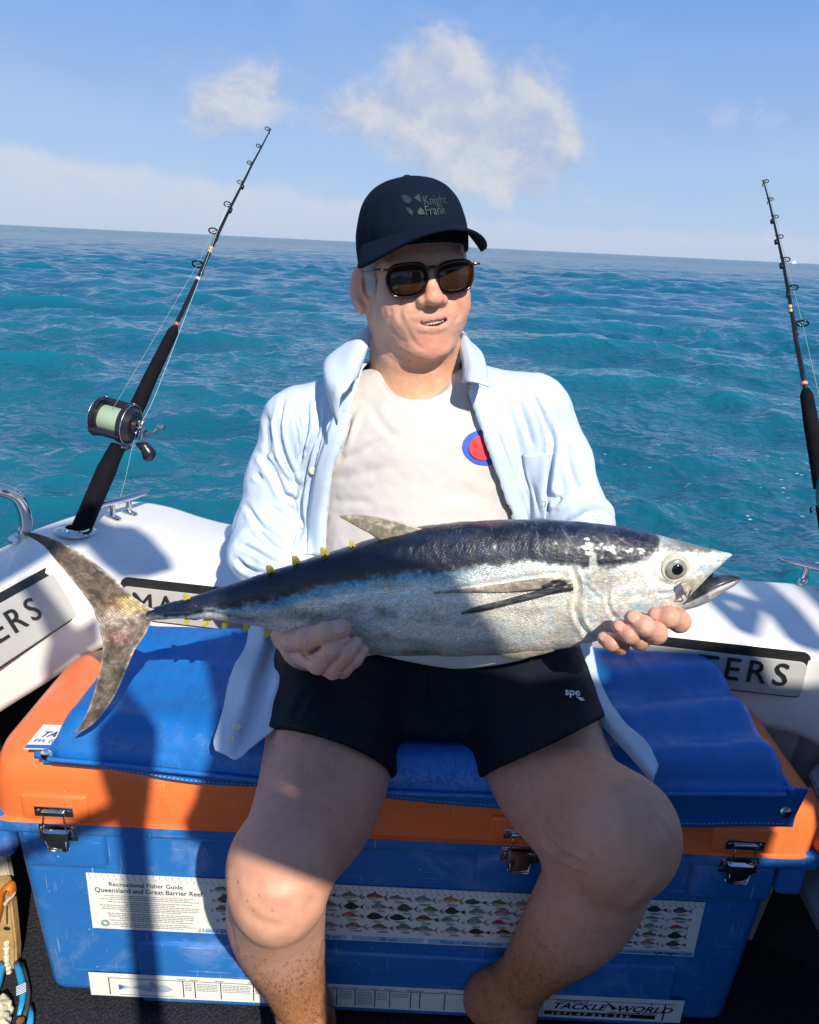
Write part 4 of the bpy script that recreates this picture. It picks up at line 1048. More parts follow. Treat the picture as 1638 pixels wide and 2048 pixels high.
# ---- legs and lower torso
KL = PY(556, 1735, .62); KR = PY(1255, 1672, .66)
HL = np.array([-.085, 1.03, .625]); HRt = np.array([.150, 1.03, .635])
AL = PY(606, 2010, .80); AR = PY(1030, 1975, .84)
def build_legs():
    s = SDF((-.26, .46, -.02), (.40, 1.20, .80), .0038)
    s.limb([HL, PY(646, 1566, .79), KL+np.array([.006, .012, 0])], [.103, .082, .052], .02)
    s.ell(KL+np.array([0, -.001, -.006]), (.042, .040, .046), .04)
    s.limb([KL+np.array([0, .012, -.01]), PY(552, 1836, .700), PY(578, 1930, .760), AL, AL+np.array([.004, .012, -.03])], [.049, .059, .047, .035, .033], .02)
    s.limb([KL+np.array([.002, -.018, -.03]), PY(566, 1850, .678), PY(586, 1930, .735), PY(604, 1990, .780)], [.034, .032, .024, .018], .04)
    s.limb([HRt, PY(1112, 1560, .81), KR+np.array([-.006, .015, 0])], [.105, .081, .059], .02)
    s.ell(KR+np.array([.000, .0, -.006]), (.044, .041, .047), .04)
    s.limb([KR+np.array([-.008, .012, -.02]), PY(1165, 1815, .735), PY(1080, 1915, .800), AR, AR+np.array([-.02, .012, -.03])], [.056, .063, .046, .036, .034], .03)
    # feet, heels against the box
    for A, hp, tz in ((AL, PY(630, 2045, .845), -.05), (AR, PY(972, 1998, .862), .05)):
        s.ell(hp, (.030, .034, .036), .025); s.cone(A, hp, .032, .028, .02)
    fl = [AL, AL+np.array([.0, -.07, -.055]), AL+np.array([-.01, -.15, -.075])]; fl[1][2] = .04; fl[2][2] = .024
    s.chain(fl, [.034, .034, .022], .02)
    a2 = PY(972, 1998, .862); fr = [AR, np.array([AR[0]-.005, AR[1]-.06, .05]), np.array([AR[0]+.0, AR[1]-.16, .026])]
    s.chain([a2]+fr, [.028, .033, .034, .022], .02)
    for base, sx in ((fl[2], -1), (fr[2], 1)):
        for t in range(5):
            o = (t-2)*.0155; s.cone(base+np.array([o, .0, 0]), base+np.array([o*1.12, -.045+abs(o)*.45, -.008]), .012, .0085 if t else .0105, .006)
    # pelvis and torso core under the clothes
    s.ell((.03, 1.08, .64), (.165, .115, .095), .04)
    V, Q = s.mesh(); V = relax(V, Q, 5, .5); N = vnormals(V, Q)
    st = [([(486, 1806), (508, 1836), (540, 1850), (575, 1846)], 9, .0013), ([(472, 1730), (470, 1770), (480, 1810)], 9, .0008),
          ([(640, 1765), (625, 1805), (604, 1836)], 10, .0012), ([(520, 1770), (550, 1790), (585, 1782)], 16, -.0016), 
          ([(1112, 1696), (1140, 1716), (1170, 1732)], 5, .006), ([(1085, 1670), (1105, 1695), (1125, 1712)], 6, .005),
          ([(1300, 1620), (1335, 1665), (1345, 1710)], 5, .0012), ([(1200, 1560), (1240, 1620), (1250, 1680)], 18, -.003),
          ([(1330, 1740), (1290, 1780), (1240, 1830)], 12, -.002), ([(1010, 1905), (985, 1935), (990, 1990)], 7, .003)]
    V = sculpt(V, N, st)
    V = V+N*(.0003*fbm(V*[31, 27, 19], 3))[:, None]
    px, py = projv(V)
    C = np.tile(SK, (len(V), 1))
    C = C*(1-.0)+0
    th = np.clip((V[:, 2]-.50)/.12, 0, 1)[:, None]; C = C*(1-th)+PALE*.92*th
    lw = np.clip((.42-V[:, 2])/.15, 0, 1)[:, None]; C = C*(1-lw)+TAN*lw
    kn = np.exp(-((V-KL)**2).sum(1)/.05**2)[:, None]; C = C*(1-kn*.5)+RED*kn*.5*1.08
    heel = np.exp(-((V-PY(960, 1998, .85))**2).sum(1)/.035**2)[:, None]; C = C*(1-heel*.6)+np.array([.50, .22, .15])*heel*.6
    add_body(V, Q, C)
    return V, N
LEGV, LEGN = build_legs()
# ---- arms and hands
nails = []
def finger(s, pts, r, k=.004):
    pts = [np.array(p, float) for p in pts]; full = s.d; s.d = np.full(s.n, .25, np.float32)
    s.chain(pts, r, k)
    for p, q in zip(pts[1:-1], r[1:-1]): s.ell(p, (q*1.01,)*3, .004)
    one = s.d; hh = np.maximum(.0012-np.abs(full-one), 0)/.0012; s.d = np.minimum(full, one)-hh*hh*.0003
def hand_left():      # picture left: palm up under the tail, four fingers round the front
    Y = .792
    s = SDF(PY(520, 1370, .80)+[-.03, -.07, -.03], PY(770, 1150, 1.02)+[.03, .03, .06], .0017)
    tips = [(684, 1257, Y-.014), (686, 1280, Y-.014), (711, 1288, Y-.010), (725, 1302, Y-.004)]
    dips = [(652, 1266, Y-.017), (664, 1299, Y-.024), (692, 1308, Y-.020), (708, 1318, Y-.014)]
    pips = [(614, 1278, Y-.008), (636, 1328, Y-.024), (665, 1338, Y-.020), (685, 1338, Y-.012)]
    mcps = [(584, 1284, .845), (600, 1304, .842), (618, 1316, .852), (640, 1322, .868)]
    rad = [(.0150, .0138, .0122, .0112), (.0150, .0115, .0104, .0090), (.0142, .0112, .0102, .0088), (.0128, .0104, .0094, .0080)]
    for t, p, d, m_, r in zip(tips, pips, dips, mcps, rad):
        finger(s, [PY(*m_), PY(*p), PY(*d), PY(*t)], r, .0035)
    wr = PY(578, 1235, .955)
    s.chain([PY(598, 1296, .872), PY(584, 1262, .91), wr], [.024, .027, .029], .012)
    s.chain([PY(618, 1308, .880), PY(602, 1270, .92), wr], [.022, .026, .028], .012)
    s.chain([PY(640, 1312, .888), PY(618, 1275, .93), wr], [.018, .024, .028], .012)
    s.chain([PY(588, 1268, .90), PY(596, 1252, .93), PY(640, 1215, .945)], [.020, .016, .012], .01)    # thumb behind the fish
    s.chain([wr, PY(560, 1190, 1.02)], [.029, .036], .012)
    V, Q = s.mesh(); V = relax(V, Q, 1, .35); N = vnormals(V, Q)
    st = [([(612, 1262), (618, 1282), (614, 1296)], 2.5, .0008), ([(652, 1256), (656, 1268), (655, 1278)], 2, .0009), ([(606, 1308), (622, 1304), (640, 1296)], 3, .0025),
          ([(628, 1306), (634, 1296)], 2, .0008), ([(683, 1318), (690, 1324)], 2, .0007), ([(660, 1300), (668, 1306)], 1.8, .0006), ([(600, 1298), (611, 1312), (628, 1322)], 3, .0014)]
    V = sculpt(V, N, st); V = V+N*(.0005*fbm(V*160, 3))[:, None]
    C = np.tile(SK*.98, (len(V), 1)); px, py = projv(V)
    for t in tips+pips:
        w = np.exp(-((px-t[0])/13)**2-((py-t[1])/13)**2)[:, None]; C = C*(1-w*.45)+RED*1.15*w*.45
    add_body(V, Q, C)
    for t, d, r in zip(tips, dips, rad): nails.append((PY(*t), PY(*d), r[3]))
def hand_right():     # picture right: cradles the head from below
    s = SDF(PY(1170, 1330, .79)+[-.03, -.07, -.03], PY(1420, 1150, 1.02)+[.03, .03, .12], .0017)
    tips = [(1313, 1231, .792), (1266, 1237, .776), (1240, 1255, .780), (1209, 1277, .790)]
    dips = [(1337, 1234, .786), (1288, 1252, .768), (1259, 1268, .772), (1223, 1285, .784)]
    pips = [(1358, 1243, .800), (1312, 1267, .780), (1279, 1281, .786), (1240, 1292, .800)]
    mcps = [(1342, 1218, .872), (1300, 1240, .868), (1274, 1254, .872), (1246, 1264, .880)]
    rad = [(.0145, .0124, .0116, .0104), (.0140, .0118, .0112, .0102), (.0130, .0108, .0104, .0096), (.0120, .0100, .0094, .0086)]
    for t, p, d, m_, r in zip(tips, pips, dips, mcps, rad):
        finger(s, [PY(*m_), PY(*p), PY(*d), PY(*t)], r, .004)
    wr = PY(1262, 1205, .985)
    for m_ in mcps: s.chain([PY(*m_), PY(m_[0]*.6+1262*.4, m_[1]-22, .92), wr], [.0135, .018, .026], .010)
    s.chain([wr, PY(1215, 1140, 1.04)], [.028, .036], .012)
    V, Q = s.mesh(); V = relax(V, Q, 1, .35); N = vnormals(V, Q)
    V = sculpt(V, N, [([(1350, 1228), (1352, 1240)], 2, .0006), ([(1306, 1256), (1312, 1268)], 2, .0006), ([(1280, 1272), (1284, 1284)], 2, .0006)])
    V = V+N*(.0005*fbm(V*160, 3))[:, None]
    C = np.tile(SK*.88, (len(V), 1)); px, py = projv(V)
    for t in tips:
        w = np.exp(-((px-t[0])/14)**2-((py-t[1])/14)**2)[:, None]; C = C*(1-w*.5)+RED*1.15*w*.5
    add_body(V, Q, C)
    for t, d, r in zip(tips, dips, rad): nails.append((PY(*t), PY(*d), r[3]))
hand_left(); hand_right()
bq = np.concatenate(body_Q); bo = to_mesh('body', np.concatenate(body_V), bq, M['skin'], person, np.concatenate(body_C))
M['nail'] = mat('fingernail', (.60, .34, .25), .3, bump=0)
for t, d, r in nails:
    ax = (t-d)/np.linalg.norm(t-d); vw = CAM-t; vw = vw-ax*(vw@ax); vw /= np.linalg.norm(vw)
    up = vw*.95+np.array([0, 0, .18]); up = up-ax*(up@ax); up /= np.linalg.norm(up); sd = np.cross(ax, up)
    bm = bmesh.new(); bmesh.ops.create_uvsphere(bm, u_segments=14, v_segments=8, radius=1)
    Mx = Matrix([list(sd*r*.68)+[0], list(ax*r*.80)+[0], list(up*r*.22)+[0], [0, 0, 0, 1]]).transposed()
    c = t-ax*r*.10+up*r*.86; Mx = Matrix.Translation(Vector(c)) @ Mx
    bmesh.ops.transform(bm, matrix=Mx, verts=bm.verts)
    bm_link('fingernail', bm, M['nail'], person)
# teeth
bm = bmesh.new()
for i in range(12):
    x = -.0235+i*.0043; zz = -.0612+9*x*x+.02*x; w = .0036
    p = H((x, -.0948+11*x*x, zz+.0004)); bm_box(bm, tuple(p), (.0042, .003, .0074 if i != 10 else .0050), .0008, 2, Matrix(HR.tolist()))
bm_link('teeth', bm, mat('tooth_enamel', (.62, .55, .43), .3), person)
# leg hair: fine short tapered blades over the shins
def leg_hair():
    px, py = projv(LEGV); ok = (LEGV[:, 2] < .46) & (LEGV[:, 2] > .06) & (((CAM-LEGV)*LEGN).sum(1) > -.25)
    dens = np.where(px < 800, np.clip((.46-LEGV[:, 2])/.22, 0, .8), np.clip((.44-LEGV[:, 2])/.25, 0, .5))
    idx = np.where(ok)[0]; idx = rng.choice(idx, min(6500, len(idx)), replace=False); idx = idx[rng.random(len(idx)) < dens[idx]]
    V = []; Q = []
    for i in idx:
        n = LEGN[i]; jt = rng.normal(0, .004, 3); jt -= n*(jt@n); p = LEGV[i]+jt-n*.0003; t = np.array([rng.normal(0, .8), rng.normal(0, .5), -1.0]); t -= n*(t@n); t /= np.linalg.norm(t)
        L_ = rng.uniform(.006, .012); w = np.cross(n, t)*.00019
        a = p-n*.0005; b = p+t*L_*.5+n*L_*.20; c = p+t*L_+n*L_*.12+w*rng.normal(0, 10)
        k = len(V); V += [a-w, a+w, b+w, b-w, c, c+w*.2]; Q += [(k, k+1, k+2, k+3), (k+3, k+2, k+5, k+4)]
    o = to_mesh('leg_hair', np.array(V), np.array(Q), mat('brown_hair', (.12, .065, .03), .6, bump=0), person); o['kind'] = 'stuff'
leg_hair()

# ------------------------------------------------------------------ clothes
def cloth_mat(name, col, weave=900, tint=.05, fuzz=0.0, rough=.85, wr=.3):
    mt, nt, b = _material(name, col, rough)
    tc = nt.add('ShaderNodeTexCoord').outputs['Object']
    c = nt.mix(nt.maprange(nt.noise(tc, 9, 5), .35, .65, 0, 1), tuple(x*(1-tint) for x in col), tuple(min(1, x*(1+tint)) for x in col))
    nt.link(c, b.inputs['Base Color'])
    h = nt.math('ADD', nt.math('MULTIPLY', nt.noise(tc, weave, 2), .12), nt.math('MULTIPLY', nt.noise(nt.mapping(tc, (1, 1, .45), (0, .3, 0)), 30, 6, .65, .8), wr))
    nt.link(nt.bump(h, .45, .006), b.inputs['Normal'])
    b.inputs['Sheen Weight'].default_value = fuzz; b.inputs['Specular IOR Level'].default_value = .25 if col[0] > .1 else .10
    return mt
M['shirt'] = cloth_mat('pale_blue_cotton', (.50, .585, .69), wr=.42)
M['tee'] = cloth_mat('off_white_jersey', (.56, .525, .505), wr=.10)
M['shorts'] = cloth_mat('black_polyester', (.0085, .011, .017), wr=.12, rough=.6)
M['cap'] = cloth_mat('navy_twill', (.0035, .0085, .020), wr=.04, rough=.85)

SL = PY(594, 838, 1.15); SR = PY(1072, 818, 1.15); EL = PY(540, 1066, 1.115); ER = PY(1138, 1028, 1.10)
NB = PY(832, 745, 1.165)
def torso(s, g=0.0, k=.05):
    s.ell((.008, 1.135, .86), (.168+g, .105+g, .155+g), k)                 # chest
    s.ell((.012, 1.105, .74), (.160+g, .118+g, .130+g), k)                 # belly
    s.ell((.020, 1.085, .64), (.165+g, .105+g, .080+g), k)
    s.cone(NB+[-.03, .01, -.040], SL+[.012, 0, -.008], .050+g, .042+g, k); s.cone(NB+[.03, .01, -.042], SR+[-.012, 0, -.008], .050+g, .044+g, k)
    return s
def neck_cut(s, r, dz=0.0):
    a = NB+[.0, -.055, -.012+dz]; b = NB+[.0, .01, .12]
    s.cone(a, b, r, r, .006, 'sub')
def tee():
    s = torso(SDF((-.26, .94, .54), (.27, 1.28, 1.12), .0034))
    neck_cut(s, .064, .044)
    s.plane(PY(900, 1333, .985), (0, -.5, -1))
    V, Q = s.mesh(); V = relax(V, Q, 2, .5); N = vnormals(V, Q)
    st = [([(700, 830), (690, 880), (672, 930)], 6, .0040), ([(725, 812), (700, 870), (680, 905), (668, 925)], 6, -.003), ([(735, 800), (765, 850), (800, 880)], 9, .0016),
          ([(668, 925), (720, 905), (790, 865)], 8, .0028), ([(660, 960), (720, 950), (780, 930)], 10, .0018), ([(655, 1005), (700, 1002), (760, 1010)], 8, .0018),
          ([(945, 810), (950, 870), (975, 930)], 8, .0020), ([(905, 800), (930, 850), (960, 900)], 10, .0014), ([(660, 1040), (740, 1030), (820, 1036)], 10, .0014),
          ([(860, 1000), (920, 985), (990, 1000)], 14, .0014), ([(744, 722), (772, 760), (832, 782), (888, 764), (920, 736)], 2.2, .0012),
          ([(742, 712), (764, 748), (792, 768), (832, 775), (880, 758), (912, 732)], 4.5, -.0016),
          ([(735, 1320), (850, 1326), (900, 1336), (1000, 1322)], 3, .002)]
    V = sculpt(V, N, st); V = V+N*(.0011*fbm(V*[16, 16, 30], 3)+.0006*fbm(V*70, 2))[:, None]
    o = to_mesh('tee_shirt', V, Q, M['tee'], person); o['label'] = 'off-white crew neck t-shirt with a red and blue chest logo'
    return V, N, o
TEEV, TEEN, tee_o = tee()
def on_surface(V, N, px, py, off):
    """point of a surface seen at a picture position, raised by off"""
    x, y = projv(V); m_ = ((CAM-V)*N).sum(1) > 0; d2 = (x-px)**2+(y-py)**2+np.where(m_, 0, 1e9)
    i = np.argpartition(d2, 8)[:8]; i = i[V[i][:, 1] < V[i][:, 1].min()+.02]
    Y = np.average(V[i][:, 1], weights=1/(d2[i]+1)); n = N[i].mean(0)
    return PY(px, py, Y)+n/np.linalg.norm(n)*off
def decal(V, N, pts, mt, parent, name, off=.0012):
    """flat print laid on the cloth: fan of triangles through its centre"""
    pts = np.array(pts, float); c = pts.mean(0); rings = [pts, c+(pts-c)*.66, c+(pts-c)*.33]
    P = [on_surface(V, N, a, b, off) for r in rings for a, b in r]+[on_surface(V, N, c[0], c[1], off)]
    n = len(pts); Fs = []
    for r in range(2): Fs += [(r*n+i, r*n+(i+1) % n, (r+1)*n+(i+1) % n, (r+1)*n+i) for i in range(n)]
    Fs += [(2*n+i, 2*n+(i+1) % n, 3*n) for i in range(n)]
    return mesh(name, P, Fs, mt, parent)
tt = np.linspace(0, 2*math.pi, 40, endpoint=False)
cx, cy = 967, 896
decal(TEEV, TEEN, [(cx+43*math.cos(a), cy+35*math.sin(a)+.06*39*math.cos(a)) for a in tt], mat('logo_blue', (.025, .095, .50), .7), tee_o, 'chest_logo_ring', .0012)
red = [(cx+31*math.cos(a), cy+25*math.sin(a)) for a in np.linspace(math.pi*.55, math.pi*1.62, 22)]+[(cx+6, cy-10), (cx+10, cy+6), (cx+9, cy+22)]
decal(TEEV, TEEN, red, mat('logo_red', (.62, .035, .05), .7), tee_o, 'chest_logo_centre', .0032)

L_EDGE = [(742, 690), (733, 720), (722, 760), (706, 806), (688, 866), (668, 922), (659, 970), (652, 1010), (649, 1060), (647, 1110), (620, 1400)]
R_EDGE = [(921, 700), (924, 745), (938, 790), (957, 840), (974, 890), (990, 940), (1004, 985), (1020, 1020), (1036, 1060), (1050, 1110), (1110, 1400)]
def shirt():
    s = SDF((-.31, .93, .57), (.33, 1.31, 1.15), .0031)
    torso(s, .0125)
    s.chain([SL+[-.002, 0, -.008], SL*.45+EL*.55+[-.004, 0, 0], EL, PY(545, 1120, 1.06), PY(572, 1180, 1.00)], [.051, .047, .053, .050, .042], .03)
    s.chain([SR+[.0, 0, -.008], SR*.5+ER*.5+[.004, 0, 0], ER, PY(1160, 1065, 1.05)], [.054, .051, .053, .050], .03)
    s.chain([PY(1203, 1030, 1.07), PY(1190, 1052, 1.02), PY(1150, 1066, 1.0)], [.020, .022, .02], .012)       # rolled cuff
    s.ell(PY(500, 1108, 1.06), (.034, .04, .036), .02)
    inner = s.d+.0055
    neck_cut(s, .080, .0)
    s.d = np.maximum(s.d, -inner)
    X, Y, Z = s.coords(); P = np.stack([X, Y, Z], -1).reshape(-1, 3); px, py = projv(P); px = px.reshape(X.shape); py = py.reshape(X.shape)
    le = np.interp(py, [p[1] for p in L_EDGE], [p[0] for p in L_EDGE]); re = np.interp(py, [p[1] for p in R_EDGE], [p[0] for p in R_EDGE])
    k = .00074; open_d = np.maximum(np.maximum((le-px)*k, (px-re)*k), (Y-1.14))   # <0 inside the opening
    s.d = np.maximum(s.d, -open_d)
    s.plane((0, 0, .60), (0, 0, -1))
    V, Q = s.mesh(); V = relax(V, Q, 1, .5); N = vnormals(V, Q)
    # folds read off the picture
    st = [([(566, 800), (556, 850), (566, 905), (585, 950), (602, 985)], 5.5, .0075), ([(580, 778), (586, 830), (596, 880), (604, 930)], 3, .0015),
          ([(520, 905), (540, 935), (556, 965), (570, 1000)], 7, .0070), ([(512, 945), (522, 960)], 6, .003), ([(615, 795), (613, 850), (606, 895), (600, 930)], 5, .0055),
          ([(492, 1010), (520, 1050), (545, 1068), (575, 1090)], 6, .006), ([(500, 1040), (530, 1075), (560, 1100), (590, 1110)], 5, .005), ([(478, 1090), (505, 1100), (540, 1120), (580, 1130)], 6, .0045),
          ([(470, 1115), (500, 1140), (540, 1150)], 6, .0045), ([(545, 890), (570, 940), (600, 962)], 7, -.0035), ([(640, 800), (635, 860), (620, 900), (608, 960), (605, 1020)], 5, .005),
          ([(602, 960), (600, 1010), (602, 1060), (590, 1095)], 6, .008), ([(656, 820), (640, 880), (628, 930), (618, 985), (612, 1060)], 3, .003), ([(530, 820), (536, 880), (528, 920)], 6, .003),
          ([(560, 985), (590, 1000), (600, 1012)], 6, .004), ([(540, 1010), (570, 1040), (595, 1062)], 7, .003),
          ([(1090, 830), (1105, 880), (1100, 930), (1094, 990), (1092, 1040)], 6, .0055), ([(1060, 780), (1085, 830), (1098, 880)], 4, .003), ([(1130, 870), (1140, 930), (1160, 1000)], 8, .0030),
          ([(1096, 985), (1110, 1000), (1120, 990)], 8, .005), ([(1120, 900), (1108, 960), (1112, 1000)], 10, -.003), ([(1160, 1040), (1180, 1032), (1205, 1030)], 3, .005), ([(1165, 1050), (1190, 1045), (1212, 1044)], 3, .004),
          ([(1000, 760), (1020, 830), (1040, 900), (1050, 960)], 9, .0022), ([(1030, 790), (1052, 850), (1066, 900)], 8, .0020), ([(975, 830), (1005, 900), (1030, 970), (1055, 1045)], 5, .0028),
          ([(1060, 960), (1075, 1000), (1085, 1045)], 6, .002), ([(1150, 960), (1170, 990), (1190, 1010)], 8, .002),
          ([(1070, 760), (1100, 800), (1118, 850), (1124, 900)], 2.2, .0016), ([(572, 790), (600, 850), (614, 910), (606, 950)], 2.2, .0016)]
    V = sculpt(V, N, [(a_, b_*.85, c_*1.7) for a_, b_, c_ in st])
    V = V+N*(.0022*fbm(V*[15, 15, 8], 3)+.0012*fbm(V*[52, 52, 26]+5, 3))[:, None]
    o = to_mesh('shirt', V, Q, M['shirt'], person); o['label'] = 'open pale blue long sleeved cotton shirt with sleeves pushed up'
    return V, vnormals(V, Q), o
SHV, SHN, shirt_o = shirt()
M['button'] = mat('pearl_button', (.62, .60, .50), .25)
def strip_on(V, N, A, B, name, off, nu=40, nv=6, mt='shirt', thick=.0016, parent=None, bow=0):
    """ribbon of cloth between two picture curves, laid on a surface"""
    A = np.array(spline([(a, b, 0) for a, b in A], 8))[:, :2]; B = np.array(spline([(a, b, 0) for a, b in B], 8))[:, :2]
    ta = np.linspace(0, len(A)-1, nu); tb = np.linspace(0, len(B)-1, nu)
    A = np.stack([np.interp(ta, range(len(A)), A[:, i]) for i in (0, 1)], 1); B = np.stack([np.interp(tb, range(len(B)), B[:, i]) for i in (0, 1)], 1)
    P = []
    for j in range(nv):
        f = j/(nv-1)
        for i in range(nu):
            q = A[i]*(1-f)+B[i]*f; P.append(on_surface(V, N, q[0], q[1], off+bow*math.sin(f*math.pi)))
    Fs = [(j*nu+i, j*nu+i+1, (j+1)*nu+i+1, (j+1)*nu+i) for j in range(nv-1) for i in range(nu-1)]
    o = mesh(name, P, Fs, M[mt], parent or shirt_o); md = o.modifiers.new('thick', 'SOLIDIFY'); md.thickness = thick; md.offset = 0
    return o
strip_on(SHV, SHN, [(700, 830), (683, 886), (666, 930), (657, 985), (650, 1050), (648, 1110)], [(672, 822), (652, 880), (634, 940), (624, 1000), (617, 1060), (612, 1110)], 'placket', .0030)
strip_on(SHV, SHN, [(934, 772), (955, 832), (975, 890), (992, 940), (1012, 1000), (1034, 1052)], [(962, 775), (985, 832), (1006, 890), (1025, 940), (1045, 1000), (1062, 1048)], 'placket', .0030)
strip_on(SHV, SHN, [(1046, 908), (1052, 950), (1066, 1000), (1072, 1040)], [(1098, 905), (1096, 950), (1094, 1000), (1093, 1040)], 'chest_pocket', .0022, 20, 10)
for px, py in ((625, 939), (604, 1052)):
    c = on_surface(SHV, SHN, px, py, .004); n = (CAM-c); n /= np.linalg.norm(n)
    bm = bmesh.new(); bm_tube(bm, [Vector(c-n*.002), Vector(c), Vector(c+n*.0012), Vector(c+n*.0006)], [.0056, .0060, .0052, .0030], 20)
    for a in (0, 90, 180, 270): cyl(bm, Vector(c+n*.0010)+Vector((math.cos(math.radians(a))*.0013, 0, math.sin(math.radians(a))*.0013)), n, .0005, .0012, 6)
    bm_link('button', bm, M['button'], shirt_o, True, 40)
# collar: folded leaves built as bent sheets round the neck
def sheet(name, grid, mt, parent, thick=.0022, sub=3):
    g = np.array(grid, float); nv, nu = g.shape[:2]
    rows = [spline(list(r), sub) for r in g]; cols = list(zip(*rows)); full = [spline(list(c), sub) for c in cols]
    G = np.array(full).transpose(1, 0, 2); nv, nu = G.shape[:2]; P = G.reshape(-1, 3)
    Fs = [(j*nu+i, j*nu+i+1, (j+1)*nu+i+1, (j+1)*nu+i) for j in range(nv-1) for i in range(nu-1)]
    N = vnormals(P, np.array(Fs)); P = P+N*(.0012*fbm(P*40, 3))[:, None]
    o = mesh(name, P, Fs, mt, parent); md = o.modifiers.new('thick', 'SOLIDIFY'); md.thickness = thick; md.offset = 0
    return o
# left leaf: stand edge (at the neck), fold line, outer edge
sheet('collar_leaf', [
    [PY(745, 664, 1.185), PY(737, 690, 1.14), PY(727, 722, 1.105), PY(716, 756, 1.070)],
    [PY(738, 652, 1.195), PY(716, 682, 1.145), PY(706, 716, 1.090), PY(706, 762, 1.045)],
    [PY(716, 668, 1.190), PY(688, 698, 1.135), PY(682, 735, 1.075), PY(694, 780, 1.026)],
    [PY(694, 686, 1.185), PY(660, 712, 1.125), PY(655, 750, 1.060), PY(680, 795, 1.018)],
    [PY(690, 690, 1.195), PY(652, 718, 1.135), PY(648, 756, 1.075), PY(672, 850, 1.020)]], M['shirt'], shirt_o)
sheet('collar_leaf', [
    [PY(918, 680, 1.185), PY(921, 705, 1.135), PY(925, 735, 1.090), PY(926, 765, 1.055)],
    [PY(928, 668, 1.195), PY(937, 690, 1.140), PY(944, 726, 1.080), PY(938, 764, 1.035)],
    [PY(940, 682, 1.195), PY(954, 705, 1.145), PY(960, 740, 1.080), PY(955, 766, 1.030)],
    [PY(952, 692, 1.195), PY(966, 712, 1.150), PY(975, 745, 1.085), PY(978, 774, 1.030)]], M['shirt'], shirt_o)
sheet('collar_stand', [
    [PY(735, 655, 1.20), PY(760, 640, 1.25), PY(830, 636, 1.27), PY(905, 650, 1.25), PY(930, 668, 1.20)],
    [PY(728, 700, 1.20), PY(755, 690, 1.26), PY(830, 690, 1.28), PY(910, 695, 1.26), PY(940, 705, 1.20)]], M['shirt'], shirt_o)
# hanging shirt tails
def tail(name, rows, mt=None):
    return sheet(name, rows, M['shirt'], shirt_o, .0018, 7)
def Zt(px, py, z): return PZ(px, py, z)
zc = lambda a, b, z: PZ(a, b, z)
tail('left_tail', [
    [PY(500, 1225, 1.06), PY(530, 1225, 1.035), PY(556, 1230, 1.05), PY(586, 1236, 1.03), PY(606, 1240, 1.05)],
    [PY(492, 1290, 1.025), PY(522, 1290, .995), PY(550, 1290, 1.010), PY(578, 1290, .99), PY(606, 1290, 1.01)],
    [zc(464, 1345, .612), zc(500, 1350, .632), zc(530, 1352, .618), zc(560, 1352, .635), zc(596, 1345, .625)],
    [zc(446, 1420, .596), zc(480, 1425, .606), zc(510, 1425, .598), zc(538, 1415, .610), zc(574, 1395, .615)],
    [zc(428, 1478, .592), zc(462, 1486, .597), zc(486, 1482, .593), zc(520, 1462, .600), zc(562, 1430, .610)],
    [zc(430, 1500, .590), zc(452, 1510, .590), zc(474, 1519, .588), zc(505, 1492, .596), zc(548, 1458, .606)]])
tail('right_tail', [
    [PY(1100, 1290, 1.03), PY(1130, 1285, 1.0), PY(1160, 1282, 1.02), PY(1182, 1282, 1.05)],
    [PY(1112, 1345, .975), PY(1140, 1340, .955), PY(1168, 1340, .965), PY(1195, 1345, 1.0)],
    [PY(1150, 1395, .915), PY(1175, 1392, .905), PY(1195, 1392, .915), PY(1214, 1395, .95)],
    [PY(1196, 1444, .862), PY(1215, 1440, .855), PY(1232, 1438, .87), PY(1246, 1440, .90)],
    [PY(1250, 1502, .815), PY(1266, 1494, .812), PY(1280, 1488, .825), PY(1292, 1484, .845)],
    [PY(1305, 1566, .770), PY(1309, 1552, .772), PY(1313, 1542, .785), PY(1316, 1532, .800)]])
for px, py, z_ in ((474, 1453, .603), (461, 1477, .600)):
    c = PZ(px, py, z_); n = (CAM-c)/np.linalg.norm(CAM-c)
    bm = bmesh.new(); bm_tube(bm, [Vector(c-n*.002), Vector(c), Vector(c+n*.0012)], [.0054, .0058, .0048], 20); bm_link('button', bm, M['button'], shirt_o, True, 40)

